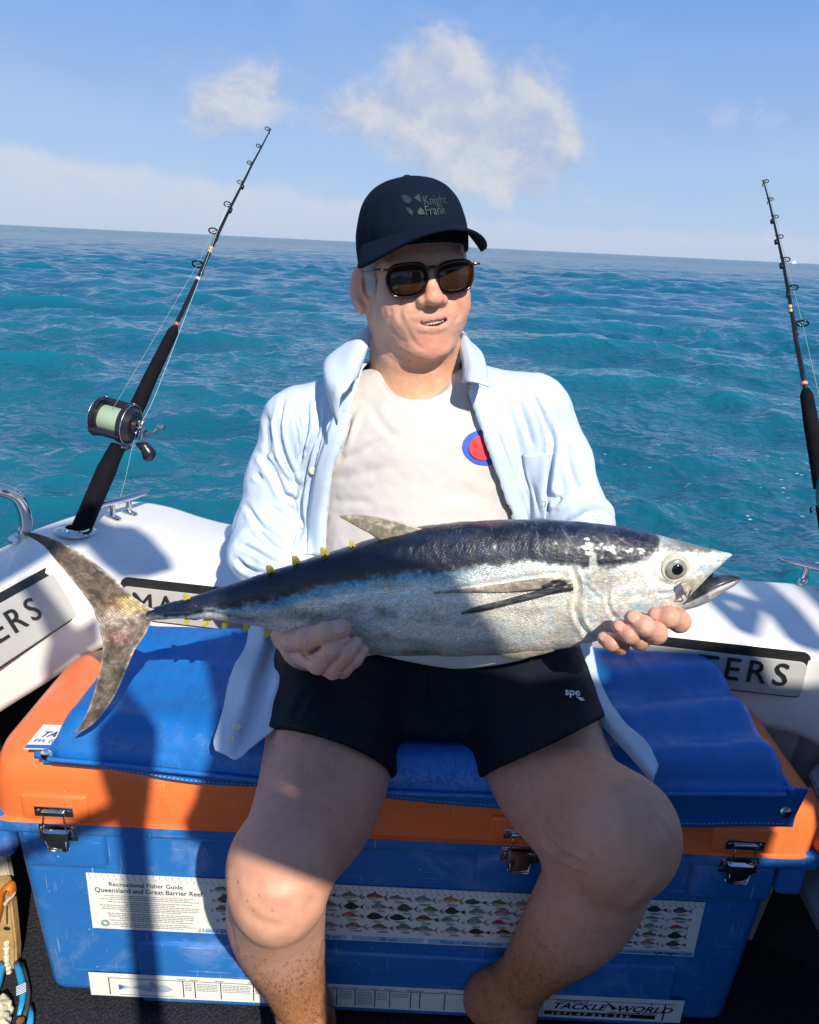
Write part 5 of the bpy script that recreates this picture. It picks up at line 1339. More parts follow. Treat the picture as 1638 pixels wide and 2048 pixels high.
def shorts():
    s = SDF((-.27, .56, .44), (.37, 1.22, .78), .0034)
    s.chain([HL, PY(646, 1566, .79), KL], [.107, .085, .07], .03); s.chain([HRt, PY(1112, 1560, .81), KR], [.110, .089, .07], .03)
    s.ell((.03, 1.08, .635), (.172, .122, .100), .05)
    s.ell((.035, .99, .625), (.10, .09, .055), .05); s.ell(PY(866, 1408, .92), (.070, .075, .034), .035)
    # leg openings and waist
    def cut(H_, K_, a, b, c):
        n = np.cross(b-a, c-a); n /= np.linalg.norm(n)
        if n@(K_-H_) < 0: n = -n
        return a, n
    X, Y, Z = s.coords(); mid = .035
    for H_, K_, pts, sgn in ((HL, KL, (PY(545, 1466, .83), PY(660, 1458, .735), PY(806, 1556, .80)), -1), (HRt, KR, (PY(962, 1556, .80), PY(1090, 1492, .745), PY(1197, 1440, .83)), 1)):
        a, n = cut(H_, K_, *pts)
        d = (X-a[0])*n[0]+(Y-a[1])*n[1]+(Z-a[2])*n[2]
        side = (X-mid)*sgn; d = np.where(side > -.01, d, -1); s.d = np.maximum(s.d, d)
    s.plane((0, 0, .725), (0, 0, 1))
    V, Q = s.mesh(); V = relax(V, Q, 2, .5); N = vnormals(V, Q)
    st = [([(680, 1365), (760, 1410), (820, 1450)], 6, .003), ([(700, 1390), (760, 1425), (830, 1470)], 5, .002), ([(700, 1350), (780, 1390), (850, 1420)], 7, .002), ([(880, 1440), (950, 1400), (1040, 1370)], 8, .003),
          ([(860, 1480), (920, 1440), (1000, 1420)], 7, .0025), ([(620, 1380), (600, 1410), (585, 1440)], 8, .002), ([(860, 1340), (862, 1400), (860, 1480)], 4, .003), ([(780, 1520), (700, 1465), (620, 1445), (550, 1452)], 3, .0014)]
    V = sculpt(V, N, st); V = V+N*(.0014*fbm(V*[20, 20, 20], 3))[:, None]
    o = to_mesh('shorts', V, Q, M['shorts'], person); o['label'] = 'tight black swim shorts with small white lettering near the hem'
    N = vnormals(V, Q)
    # logo lettering near the right hem
    a = Acc(); base = np.array([1129., 1391.]); xd = np.array([1.0, .06]); yd = np.array([.0, -1.0])
    Vt, Ft = text_mesh('spe', 21, (0, 0, 0), (1, 0, 0), (0, 1, 0), bold=.02, sx=1.05)
    P = [on_surface(V, N, base[0]+v[0]*xd[0], base[1]+v[0]*xd[1]+v[1]*yd[1], .0016) for v in Vt]
    a.add(P, Ft)
    ar = [(1150, 1394), (1164, 1397), (1168, 1402), (1160, 1403), (1156, 1399)]
    a.add([on_surface(V, N, *q, .0016) for q in ar], [(0, 1, 2, 3, 4)])
    a.build('lettering', mat('white_print', (.7, .72, .74), .6), o)
    return V, N, o
SHOV, SHON, shorts_o = shorts()

strip_on(SHOV, SHON, [(725, 1286), (830, 1290), (940, 1290), (1040, 1284), (1100, 1276)], [(728, 1306), (830, 1327), (925, 1338), (1030, 1326), (1112, 1298)], 'shirt_hem', .0042, 60, 10, 'tee', .002, tee_o)

# ---- cap
def cap():
    def crown(a, t):
        """a: angle (0 = front), t: 0 rim .. 1 top; head-local"""
        fr = math.cos(a); zb = .020+.024*fr; zt = .130-.006*(1-fr)*.5
        e = 2.75; r = max(0.0, 1-t**e)**(1/e)
        ry = .104+.004*(fr > 0)*fr; rx = .0800
        z = zb+(zt-zb)*t
        bulge = 1+.015*math.sin(min(1, t*2)*math.pi)
        return np.array([rx*r*math.sin(a)*bulge, -ry*r*fr*bulge+.004+.010*t, z])
    na, nt_ = 96, 30; V = []; Fs = []
    for j in range(nt_):
        t = math.sin(j/(nt_-1)*math.pi/2)
        for i in range(na):
            a = 2*math.pi*i/na; p = crown(a, min(t, .9995))
            seam = min(abs(((a/(math.pi/3)+.5) % 1)-.5) if False else min(abs((a % (math.pi/3))), abs(math.pi/3-(a % (math.pi/3)))), 1)
            if math.pi*1.45 > a > math.pi*.55 or seam < 9:
                d = .0016*math.exp(-(seam/.035)**2)*min(1, (1-t)*4); p = p*(1-d/.09)
            V.append(p)
    for j in range(nt_-1):
        for i in range(na): Fs.append((j*na+i, j*na+(i+1) % na, (j+1)*na+(i+1) % na, (j+1)*na+i))
    V = np.array(V); V = V+(.0011*fbm(V*26, 3))[:, None]*np.array([1, .6, .3])
    o = mesh('cap', H(V), Fs, M['cap'], person); o['label'] = 'dark navy baseball cap with tonal embroidery'
    md = o.modifiers.new('thick', 'SOLIDIFY'); md.thickness = .0025; md.offset = -1
    # button
    bm = bmesh.new(); bmesh.ops.create_uvsphere(bm, u_segments=16, v_segments=8, radius=.0065); bmesh.ops.scale(bm, vec=(1, 1, .4), verts=bm.verts)
    bmesh.ops.translate(bm, vec=tuple(H((0, .014, .1288))), verts=bm.verts); bm_link('button', bm, M['cap'], o)
    # peak
    nu, nv = 49, 14; P = []
    for j in range(nv):
        f = j/(nv-1)
        for i in range(nu):
            a = math.radians(-78+156*i/(nu-1)); r0 = crown(a, .02)
            ext = .072*max(0, math.cos(a*.98))**.55
            out = np.array([math.sin(a)*.12, -math.cos(a)*.9-.1, 0]); out /= np.linalg.norm(out)
            p = r0+out*ext*f; p[2] = (.0600-5.2*(p[0])**2*(.55+.45*f))-.002*f+.004+.07*p[0]
            P.append(p)
    Fs = [(j*nu+i, j*nu+i+1, (j+1)*nu+i+1, (j+1)*nu+i) for j in range(nv-1) for i in range(nu-1)]
    b = mesh('peak', H(np.array(P)), Fs, M['cap'], o); md = b.modifiers.new('thick', 'SOLIDIFY'); md.thickness = .0042; md.offset = 0
    # tonal embroidery
    emb = mat('tonal_thread', (.008, .015, .028), .6, bump=.3)
    xs = np.linspace(-.06, .06, 121); zs = np.linspace(.05, .13, 81)
    def crown_y(x, z):
        # solve for the front point of the crown at x, z
        lo, hi = 0.0, math.pi/2
        for _ in range(30):
            a = (lo+hi)/2; fr = math.cos(a); zb = .020+.024*fr; zt = .130-.003*(1-fr); t = min(max((z-zb)/(zt-zb), 0), .999); p = crown(a, t)
            if p[0] < abs(x): lo = a
            else: hi = a
        return p[1]
    a = Acc()
    def place(V2, Fs):
        a.add(H(np.array([(v[0], crown_y(v[0], v[1])-.0012, v[1]) for v in V2])), Fs)
    for s_, x0, z0 in (('Knight', -.006, .0910), ('Frank', -.006, .0785)):
        Vt, Ft = text_mesh(s_, .0165, (x0, 0, z0), (1, 0, 0), (0, 0, 1), bold=.004, sx=.80); place([(v[0], v[2]) for v in Vt], Ft)
    em = [[(-.034, .111), (-.029, .113), (-.024, .111), (-.021, .106), (-.026, .100), (-.032, .103)], [(-.018, .108), (-.009, .113), (-.009, .101), (-.014, .104)],
          [(-.032, .097), (-.026, .094), (-.022, .089), (-.025, .084), (-.029, .088)], [(-.017, .089), (-.012, .095), (-.008, .091), (-.007, .085), (-.015, .085)]]
    for e in em: place([(a_*.92, b_*.92+.001) for a_, b_ in e], [tuple(range(len(e)))])
    a.build('embroidery', emb, o)
cap()
# grey hair at the temples
def temple_hair():
    V = []; Q = []
    for k in range(1800):
        q = -1 if rng.random() < .6 else 1
        y = rng.uniform(-.045, .02); z = rng.uniform(-.018, .034)-.25*max(0, -y-.02)
        L_ = np.array([q*.0735*math.sqrt(max(.2, 1-(y/.105)**2)), y, z]); t = np.array([0, .45+rng.normal(0, .2), -1]); t /= np.linalg.norm(t); ln = rng.uniform(.006, .012)
        w = np.array([0, .00035, .0002]); a = L_; b = L_+t*ln+np.array([q*.0022, 0, 0])
        i = len(V); V += [a-w, a+w, b+w*.4, b-w*.4]; Q.append((i, i+1, i+2, i+3))
    o = to_mesh('hair', H(np.array(V)), np.array(Q), mat('grey_hair', (.60, .58, .54), .6, bump=0), person); o['kind'] = 'stuff'
temple_hair()
# ---- sunglasses
def sunglasses():
    root = empty('sunglasses', (0, 0, 0)); root.parent = person; root.location = -Vector(person.location)
    fr = mat('dark_tortoise_acetate', (.016, .010, .007), .16, mottle=.6, mscale=160, bump=0)
    mt, nt, b = _material('sunglass_lens', (.034, .013, .006), .04)
    tc = nt.add('ShaderNodeTexCoord').outputs['Object']; gold = mat('gold_hinge', (.75, .52, .18), .25, 1.0, bump=0)
    sp = nt.add('ShaderNodeSeparateXYZ'); nt.link(tc, sp.inputs[0])
    b.inputs['IOR'].default_value = 1.45
    def curve(q, n=36, sc=1.0):
        P = []
        for i in range(n):
            a = 2*math.pi*i/n; c, s_ = math.cos(a), math.sin(a); e = .60
            e = .66; x = abs(c)**e*math.copysign(1, c)*.0278*sc; z = abs(s_)**e*math.copysign(1, s_)*.0215*sc
            if z < 0: x *= 1+.13*z/.0215
            X_ = q*.0338+x; P.append((X_, -.1025+2.6*X_*X_, z-.003+.0012*q*(x/.026)*q))
        return P
    for q in (-1, 1):
        P = curve(q, sc=.97); c = (q*.0338, -.1055+2.6*.0338**2, -.003)
        n = len(P); mid = [tuple(np.array(c)*.5+np.array(p)*.5+np.array([0, -.0009, 0])) for p in P]
        V = P+mid+[c]; Fs = [(i, (i+1) % n, n+(i+1) % n, n+i) for i in range(n)]+[(n+i, n+(i+1) % n, 2*n) for i in range(n)]
        o = mesh('lens', H(np.array(V)), Fs, mt, root); md = o.modifiers.new('t', 'SOLIDIFY'); md.thickness = .0016
        P = curve(q); tube('rim', [H(p) for p in P+[P[0], P[1]]], .0016, fr, root, 8, False)
        # browline is heavier
        top = [p for p in curve(q, 60, 1.0) if p[2] > .008]; top.sort(key=lambda p: p[0]); tube('brow_bar', [H(p) for p in top], .0024, fr, root, 8)
        tm = [(q*.0585, -.0945, .0120), (q*.0680, -.0900, .0125), (q*.0735, -.080, .0120), (q*.0765, -.03, .0085), (q*.0770, .010, .004), (q*.076, .03, -.014)]
        tube('temple', [H(p) for p in spline(tm, 6)], .0024, fr, root, 8, True, .7)
        box('hinge', tuple(H((q*.0655, -.0925, .0125))), (.0060, .0035, .0034), gold, root, .0008, 2, Matrix(HR.tolist()))
        tube('nose_pad', [H((q*.0100, -.0975, .0)), H((q*.0120, -.094, -.009))], .0018, fr, root, 8)
    br = [(-.0085, -.1020, .0085), (-.004, -.1040, .0125), (.004, -.1040, .0125), (.0085, -.1020, .0085)]
    tube('bridge', [H(p) for p in spline(br, 6)], .0021, fr, root, 8)
sunglasses()
# ------------------------------------------------------------------ the tuna
fish = tag(empty('tuna', (0.05, .85, .76)), 'silver tuna with dark blue back and yellow finlets, held across the lap', 'fish')
def ip(tab, x): return np.interp(x, [p[0] for p in tab], [p[1] for p in tab])
def smooth_tab(tab, n=10):
    s = spline([(a, b, 0) for a, b in tab], n); return [(p[0], p[1]) for p in s]
TOP = smooth_tab([(296, 1219), (320, 1213), (350, 1205), (400, 1190), (450, 1175), (500, 1157), (560, 1138), (600, 1124), (660, 1105), (720, 1087), (760, 1074), (800, 1063), (840, 1055), (900, 1048), (960, 1043), (1020, 1041), (1090, 1041), (1160, 1044), (1210, 1050), (1260, 1058), (1320, 1072), (1380, 1088), (1430, 1100), (1456, 1107), (1463, 1110)])
BOT = smooth_tab([(296, 1242), (320, 1239), (350, 1237), (400, 1237), (450, 1240), (500, 1247), (560, 1262), (620, 1281), (680, 1296), (740, 1305), (800, 1308), (860, 1309), (940, 1309), (1000, 1307), (1060, 1302), (1120, 1294), (1180, 1281), (1240, 1262), (1300, 1240), (1340, 1222), (1362, 1204), (1385, 1180), (1410, 1157), (1435, 1135), (1455, 1118), (1463, 1111)])
DARK = smooth_tab([(290, 1236), (350, 1231), (420, 1213), (480, 1200), (560, 1185), (640, 1160), (700, 1144), (760, 1131), (830, 1122), (900, 1118), (960, 1108), (1010, 1101), (1060, 1098), (1110, 1105), (1150, 1108), (1200, 1114), (1250, 1104), (1290, 1098), (1312, 1082), (1330, 1066), (1480, 1040)], 4)
def fy0(px): return np.interp(px, [290, 600, 1000, 1300, 1470], [.842, .862, .862, .850, .835])
def fish_body():
    nu, na = 860, 176
    xs = np.concatenate([np.linspace(296, 1380, 720), np.linspace(1380, 1463, 141)[1:]]); nu = len(xs)
    top = ip(TOP, xs); bot = ip(BOT, xs); mid = (top+bot)/2-1.0; hh = (bot-top)/2*.975
    thick = hh*np.interp(xs, [296, 330, 400, 600, 900, 1200, 1350, 1463], [1.2, 1.3, .90, .62, .58, .62, .68, .85])*.000615
    ang = np.linspace(0, 2*math.pi, na, endpoint=False)
    A, XI = np.meshgrid(ang, np.arange(nu)); X = xs[XI]
    c = np.cos(A); s_ = np.sin(A)
    e = .88; cc = np.sign(c)*np.abs(c)**e; ss = np.sign(s_)*np.abs(s_)**e
    PX = X; PYv = mid[XI]-hh[XI]*cc; Y0 = fy0(X)
    d = _f[None, None, :]+((PX-819)/F)[..., None]*_R-((PYv-1024)/F)[..., None]*_U
    P = CAM+d*(Y0/d[..., 1])[..., None]
    P[..., 1] -= thick[XI]*ss
    V = P.reshape(-1, 3); idx = np.arange(nu*na).reshape(nu, na)
    a = idx[:-1]; b = idx[1:]; Q = np.stack([a, b, np.roll(b, -1, 1), np.roll(a, -1, 1)], -1).reshape(-1, 4)
    N = vnormals(V, Q); ctr = V.reshape(nu, na, 3).mean(1)[np.repeat(np.arange(nu), na)]
    if ((V-ctr)*N).sum() < 0: Q = Q[:, ::-1]; N = -N
    st = [([(1140, 1120), (1150, 1150), (1156, 1175), (1150, 1210), (1156, 1240), (1175, 1268), (1194, 1284)], 5, .0035),     # gill cover edge
          ([(1150, 1130), (1166, 1165), (1166, 1210), (1170, 1240), (1190, 1270)], 4, -.0016),
          ([(1158, 1160), (1180, 1180), (1205, 1203)], 3, .0016), ([(1222, 1160), (1214, 1195), (1222, 1225), (1242, 1245)], 4, .0022), ([(1150, 1140), (1200, 1130), (1260, 1130), (1290, 1140)], 5, .0010),
          ([(1300, 1190), (1340, 1185), (1378, 1160), (1405, 1145)], 4, .0016), ([(1312, 1158), (1330, 1168), (1352, 1170), (1376, 1152)], 5, .0018), ([(1440, 1108), (1400, 1118), (1370, 1110)], 5, .0008),
          ([(1140, 1152), (1100, 1149), (1040, 1157), (960, 1170), (880, 1184)], 4, .0022), ([(1143, 1172), (1100, 1180), (1040, 1190), (960, 1214)], 5, .0022), ([(1130, 1162), (1100, 1170)], 5, .005),
          ([(560, 1260), (480, 1238), (400, 1222), (340, 1220)], 4, .0016), ([(420, 1218), (370, 1224), (320, 1228)], 5, -.003), ([(1165, 1250), (1200, 1246), (1240, 1252)], 2, .0006),
          ([(940, 1122), (900, 1130), (860, 1140)], 2, .0004), ([(1365, 1210), (1340, 1228), (1300, 1244)], 4, .0014)]
    V = sculpt(V, N, st)
    px, py = PX.reshape(-1), PYv.reshape(-1)
    V = V+N*(.0008*fbm(V*30, 3)+.00035*fbm(V*140, 2)*(px < 1400))[:, None]
    # natural markings (own colours of the skin)
    n1 = fbm(np.stack([px/30, py/9, px*0], -1)+3, 4); n2 = fbm(np.stack([px/8, py/6, px*0+5], -1), 3); n3 = fbm(np.stack([px/70, py/22, px*0+9], -1), 3); n4 = fbm(np.stack([px/3.2, py/3.2, px*0+2], -1), 2)
    back = 1/(1+np.exp((py-(ip(DARK, px)+4*n1+4*n2))/2.2)); depth = py-ip(DARK, px)
    silver = np.array([.86, .87, .84])[None]*(1+.10*n3[:, None]+.06*n2[:, None])
    def lay(C, col, w): w = np.clip(w, 0, 1)[:, None]; return C*(1-w)+np.array(col)*w
    C = silver
    C = lay(C, (.20, .23, .25), np.clip(n3*.6+.05, 0, .5)*(px < 1150)*(py > 1180))
    C = lay(C, (.42, .36, .36), np.clip((py-ip(BOT, px)+42)/40, 0, 1)*.6*(px < 1120))
    C = lay(C, (.15, .38, .50), np.exp(-((depth-8-5*n1)/13)**2)*.8*np.interp(px, [330, 460, 560, 900, 1010, 1080], [0, .5, 1, .8, .5, 0]))
    C = lay(C, (.04, .36, .62), np.exp(-((depth-3-4*n2)/5.5)**2)*.9*np.interp(px, [330, 460, 560, 760, 900, 960], [0, .6, 1, 1, .6, 0]))
    C = lay(C, (.40, .40, .20), np.exp(-((px-775)/32)**2-((py-1142)/9)**2)*.6)
    C = lay(C, (.30, .52, .66), np.clip(n1*.9, 0, .55)*(px > 1150)); C = lay(C, (.62, .55, .62), np.clip(-n1*.8-.1, 0, .4)*(px > 1120))
    C = lay(C, (.60, .56, .42), np.clip(n2*.6, 0, .45)*(px > 980)*(px < 1200)); C = lay(C, (.34, .33, .29), np.exp(-((px-1190)/45)**2-((py-1130)/26)**2)*.7)
    for cx_, cy_, rx, ry, w in ((770, 1195, 16, 12, .7), (790, 1200, 9, 9, .6), (758, 1188, 7, 6, .7), (838, 1282, 40, 7, .75), (775, 1240, 12, 7, .5), (900, 1270, 60, 10, .3), (620, 1210, 60, 14, .55), (500, 1222, 70, 8, .6), (1010, 1280, 50, 10, .3)):
        C = lay(C, (.09, .095, .10), w*np.exp(-((px-cx_)/rx)**2-((py-cy_)/ry)**2)*(1+.5*n2))
    C = lay(C, (.55, .20, .20), np.exp(-((px-1216)/10)**2-((py-1200)/7)**2)*.8)
    bk = np.array([.006, .010, .024])[None]*(1+.5*n3[:, None]); bk = bk+np.array([.016, .020, .022])*np.clip((px-760)/260, 0, 1)[:, None]*np.clip(.5+n1, 0, 1)[:, None]
    C = C*(1-back[:, None])+bk*back[:, None]
    C = lay(C, (.16, .17, .13), np.clip((px-1300-20*n1)/50, 0, 1)*np.clip((ip([(1290, 1096), (1380, 1098), (1463, 1106)], px)+3*n2-py)/5, 0, 1)*.9)
    C = lay(C, (.12, .13, .13), back*np.clip(n4*1.6-.9, 0, .30)*(px > 850))
    for cx_, cy_, rx, ry in ((1174, 1100, 10, 16), (1132, 1110, 20, 7)):
        w_ = np.exp(-((px-cx_)/rx)**2-((py-cy_)/ry)**2); C = lay(C, (.62, .62, .56), np.clip((w_*1.2+.30*n1+.2*n4-.5)*1.8, 0, .6)*(w_ > .12)); C = lay(C, (.20, .07, .06), np.exp(-((px-965)/50)**2-((py-1045)/1.5)**2)*.2)
    for (x0, y0), (x1, y1) in (((1178, 1060), (1235, 1090)), ((1205, 1062), (1222, 1098)), ((1069, 1052), (1070, 1086)), ((1195, 1080), (1240, 1064)), ((1120, 1050), (1150, 1085)), ((1230, 1064), (1262, 1082))):
        t = np.clip(((px-x0)*(x1-x0)+(py-y0)*(y1-y0))/((x1-x0)**2+(y1-y0)**2), 0, 1); dd = np.hypot(px-x0-t*(x1-x0), py-y0-t*(y1-y0)); C = lay(C, (.32, .33, .34), np.exp(-(dd/1.1)**2)*.35)
    met = np.clip(1-back, 0, 1)
    o = to_mesh('body', V, Q, None, fish, np.clip(C, 0, 1)) if False else None
    me_o = to_mesh('body', V, Q, M['fish'], fish, np.clip(C, 0, 1))
    at = me_o.data.color_attributes.new('mask', 'FLOAT_COLOR', 'POINT'); q = np.ones((len(V), 4), np.float32); q[:, 0] = met; q[:, 1] = (px-296)/1170; q[:, 2] = np.clip((px-1040)/130, 0, 1); at.data.foreach_set('color', q.ravel())
    return V, N, me_o
def fish_mat():
    mt, nt, b = _material('tuna_skin', (.5, .5, .5), .3)
    at = nt.add('ShaderNodeVertexColor', layer_name='tone').outputs[0]
    mk = nt.add('ShaderNodeVertexColor', layer_name='mask').outputs[0]; sp = nt.add('ShaderNodeSeparateColor'); nt.link(mk, sp.inputs[0]); met, uu, hd = sp.outputs
    tc = nt.add('ShaderNodeTexCoord').outputs['Object']
    vor = nt.add('ShaderNodeTexVoronoi'); vor.inputs['Scale'].default_value = 460; vor.inputs['Randomness'].default_value = .45
    nt.link(nt.mapping(tc, (.62, .3, 1.0), (0, -.32, 0)), vor.inputs['Vector'])
    scale_c = nt.maprange(vor.outputs['Distance'], 0.05, .62, 1.25, .68)
    sc = nt.mix(nt.math('MULTIPLY', met, nt.maprange(hd, 0, 1, .62, .20)), (1, 1, 1), scale_c)
    glint = nt.noise(tc, 260, 3, .7); gc = nt.maprange(glint, .35, .7, .78, 1.28)
    c = nt.mix(1.0, nt.mix(1.0, at, sc, 'MULTIPLY'), gc, 'MULTIPLY')
    irid = nt.noise(tc, 22, 5, .65, 1.2)
    tint = nt.ramp(irid, [(.30, (.80, 1.05, 1.18)), (.45, (1.02, 1.02, .98)), (.56, (1.16, 1.04, .86)), (.70, (1.10, .92, 1.05))])
    c = nt.mix(nt.math('MULTIPLY', met, .65), c, nt.mix(1.0, c, tint, 'MULTIPLY'))
    nt.link(c, b.inputs['Base Color'])
    nt.link(nt.math('MULTIPLY', met, .28), b.inputs['Metallic'])
    nt.link(nt.math('ADD', nt.maprange(nt.noise(tc, 60, 4), .3, .7, .26, .44), nt.math('MULTIPLY', met, .04)), b.inputs['Roughness'])
    wr = nt.noise(nt.mapping(tc, (1, 1, 2.4), (0, .5, 0)), 130, 4, .7, .8)
    h = nt.math('ADD', nt.math('MULTIPLY', nt.math('MULTIPLY', vor.outputs['Distance'], nt.maprange(met, 0, 1, .35, 1)), nt.maprange(hd, 0, 1, .8, .15)), nt.math('MULTIPLY', wr, nt.maprange(hd, 0, 1, .25, 1.3)))
    nt.link(nt.bump(h, .55, .0022), b.inputs['Normal'])
    b.inputs['Coat Weight'].default_value = .35; b.inputs['Coat Roughness'].default_value = .2; b.inputs['Specular IOR Level'].default_value = .35
    return mt
M['fish'] = fish_mat()
FV, FN, fish_o = fish_body()
def fin_mat(name, base, ray, edge=(.3, .3, .3), scale=120, rot=0.0, rough=.4):
    mt, nt, b = _material(name, base, rough)
    at = nt.add('ShaderNodeVertexColor', layer_name='tone').outputs[0]
    tc = nt.add('ShaderNodeTexCoord').outputs['Object']
    bl = nt.noise(tc, 45, 6, .7); m2 = nt.noise(tc, 180, 4, .7)
    c = nt.mix(nt.maprange(bl, .38, .62, 0, 1), base, ray)
    c = nt.mix(nt.maprange(m2, .52, .70, 0, .55), c, edge)
    c = nt.mix(1.0, c, at, 'MULTIPLY')
    nt.link(c, b.inputs['Base Color']); nt.link(nt.bump(m2, .5, .001), b.inputs['Normal'])
    b.inputs['Coat Weight'].default_value = .3; b.inputs['Coat Roughness'].default_value = .25
    return mt
M['tail'] = fin_mat('tail_fin_skin', (.085, .062, .045), (.19, .15, .115), (.34, .31, .29))
M['finlet'] = mat('yellow_finlet', (.46, .39, .07), .45, mottle=.3, mscale=200)
M['dark_fin'] = fin_mat('dark_fin_skin', (.018, .018, .022), (.05, .05, .05), (.12, .12, .12))
M['dorsal'] = fin_mat('dorsal_skin', (.17, .15, .11), (.27, .24, .18), (.50, .46, .38))
M['copper'] = fin_mat('coppery_sheath', (.22, .18, .15), (.36, .30, .22), (.52, .46, .32), rough=.3)
def fin(name, lead, trail, Y, mt, thick=.003, nu=60, nv=26, rays=0, curl=None, tone=None, parent=None):
    """thin solid between a leading and a trailing edge (picture curves of equal sense), with raised rays"""
    A = np.array(spline([(a, b, 0) for a, b in lead], 8))[:, :2]; B = np.array(spline([(a, b, 0) for a, b in trail], 8))[:, :2]
    f1 = np.linspace(0, 1, len(A)); f2 = np.linspace(0, 1, len(B)); t = np.linspace(0, 1, nu)
    A = np.stack([np.interp(t, f1, A[:, i]) for i in (0, 1)], 1); B = np.stack([np.interp(t, f2, B[:, i]) for i in (0, 1)], 1)
    Pf = []; Pb = []; C = []
    for j in range(nv):
        f = j/(nv-1); w = math.sin(math.pi*min(1, max(0, f)))**.5
        for i in range(nu):
            q = A[i]*(1-f)+B[i]*f; y = Y(q[0], q[1]) if callable(Y) else Y
            th = thick*(.25+.75*w)*(1-.6*t[i]); r = rays and .00045*math.sin(f*rays*2*math.pi)
            p = PY(q[0], q[1], y); Pf.append(p-np.array([0, th/2+r, 0])); Pb.append(p+np.array([0, th/2, 0]))
            tn = 1.0 if tone is None else tone(q[0], q[1], t[i], f); tn = np.array(tn)*np.ones(3)*(1+(.13*math.sin(f*rays*2*math.pi+2.2*float(vnoise(np.array([q[0]/30, q[1]/30, 1.])))) if rays else 0)); C.append(tn)
    V = np.array(Pf+Pb); k = nu*nv; Q = []
    for j in range(nv-1):
        for i in range(nu-1):
            a = j*nu+i; Q.append((a, a+1, a+nu+1, a+nu)); Q.append((k+a, k+a+nu, k+a+nu+1, k+a+1))
    rim = [i for i in range(nu)]+[(j+1)*nu-1 for j in range(1, nv)]+[(nv-1)*nu+i for i in range(nu-2, -1, -1)]+[j*nu for j in range(nv-2, 0, -1)]
    for i in range(len(rim)): a, b = rim[i], rim[(i+1) % len(rim)]; Q.append((a, k+a, k+b, b))
    Q = np.array(Q); o = to_mesh(name, V, Q, mt, parent or fish, np.clip(np.concatenate([np.array(C), np.array(C)]), 0, 4))
    bm = bmesh.new(); bm.from_mesh(o.data); bmesh.ops.recalc_face_normals(bm, faces=bm.faces); bm.to_mesh(o.data); bm.free()
    return o
def tail_tone(px, py, t, f):
    c = np.array([1., 1., 1.])
    d = math.hypot((px-238)/40, (py-1235)/26); w = math.exp(-d*d)
    c = c*(1-w)+np.array([3.2, 3.3, 3.4])*w                       # pale root
    w = math.exp(-((px-262)/30)**2-((py-1207)/14)**2); c = c*(1-w)+np.array([5.0, 5.2, 2.2])*w
    w = math.exp(-((px-232)/22)**2-((py-1208)/9)**2)*.6+math.exp(-((px-236)/24)**2-((py-1272)/12)**2)*.6; c = c*(1-w)+np.array([3.0, 1.7, 1.7])*w
    e = max(math.exp(-(f/.05)**2)*.8*(t < .9), math.exp(-((1-f)/.10)**2)*.55); c = c*(1-e)+np.array([3.4, 3.6, 3.9])*e
    n = float(vnoise(np.array([px/14, py/14, 3.])))*.35+float(vnoise(np.array([px/5, py/5, 8.])))*.25; return c*(1+n)
Ytail = lambda px, py: .842-.02*abs(py-1232)/200-.00006*(300-px)
fin('tail_fin', [(318, 1219), (300, 1216), (285, 1207), (262, 1190), (235, 1163), (200, 1134), (160, 1106), (120, 1084), (80, 1069), (46, 1063)],
    [(292, 1240), (258, 1247), (204, 1247), (191, 1230), (186, 1215), (163, 1182), (135, 1148), (110, 1118), (86, 1090), (48, 1066)], Ytail, M['tail'], .006, 90, 60, rays=16, tone=tail_tone)
fin('tail_fin', [(318, 1237), (303, 1244), (290, 1270), (270, 1300), (254, 1336), (240, 1370), (223, 1402), (194, 1440), (168, 1460), (147, 1468)],
    [(292, 1222), (258, 1232), (204, 1246), (201, 1262), (206, 1290), (201, 1330), (193, 1366), (180, 1410), (163, 1448), (147, 1466)], lambda x, y: Ytail(x, y)-.0012, M['tail'], .006, 90, 60, rays=14, tone=tail_tone)
for s_ in (): tube('keel', [PY(a, s_+(b if s_ < 1228 else -b), .842-.006-t) for a, b, t in ((226, 6, .0), (250, 4, .002), (290, 0, .004), (320, 2, .006))], [.0008, .0022, .0022, .0008], M['tail'], fish, 8)
fin('dorsal_fin', [(845, 1058), (822, 1051), (790, 1042), (755, 1034), (715, 1029), (679, 1031)], [(762, 1080), (752, 1076), (738, 1066), (722, 1058), (704, 1048), (680, 1034)], .858, M['dorsal'], .004, 50, 20, rays=0,
    tone=lambda px, py, t, f: 1.0+1.2*math.exp(-((f-.3)/.18)**2)*max(0, float(vnoise(np.array([px/6, py/4, 1.])))+.3))
def finlet(x, y, s, up):
    o = [(x-s*.55, y), (x-s*.62, y-up*s*.85), (x-s*.1, y-up*s*.75), (x+s*.25, y-up*s*.25), (x+s*.55, y+up*s*.1)]
    P = [PY(a, b, float(fy0(x))+.003) for a, b in o]; f_ = prism('finlet', P, (0, -.006, 0), M['finlet'], fish, .0006)
    tube('spur', [PY(x-s*.1, y, float(fy0(x))-.006), PY(x-s*.55, y+s*.5*(1 if up > 0 else -.4), float(fy0(x))-.012)], [.0011, .0004], M['dark_fin'], f_, 6)
for x, s in ((378, 16), (545, 19), (597, 20), (653, 19), (708, 14)): finlet(x, float(ip(TOP, x))+2, s, 1)
for x, s in ((378, 14), (418, 17), (457, 18), (498, 19), (541, 19), (584, 16)): finlet(x, float(ip(BOT, x))-2, s, -1)
surf = lambda px, py, off: on_surface(FV, FN, px, py, off)
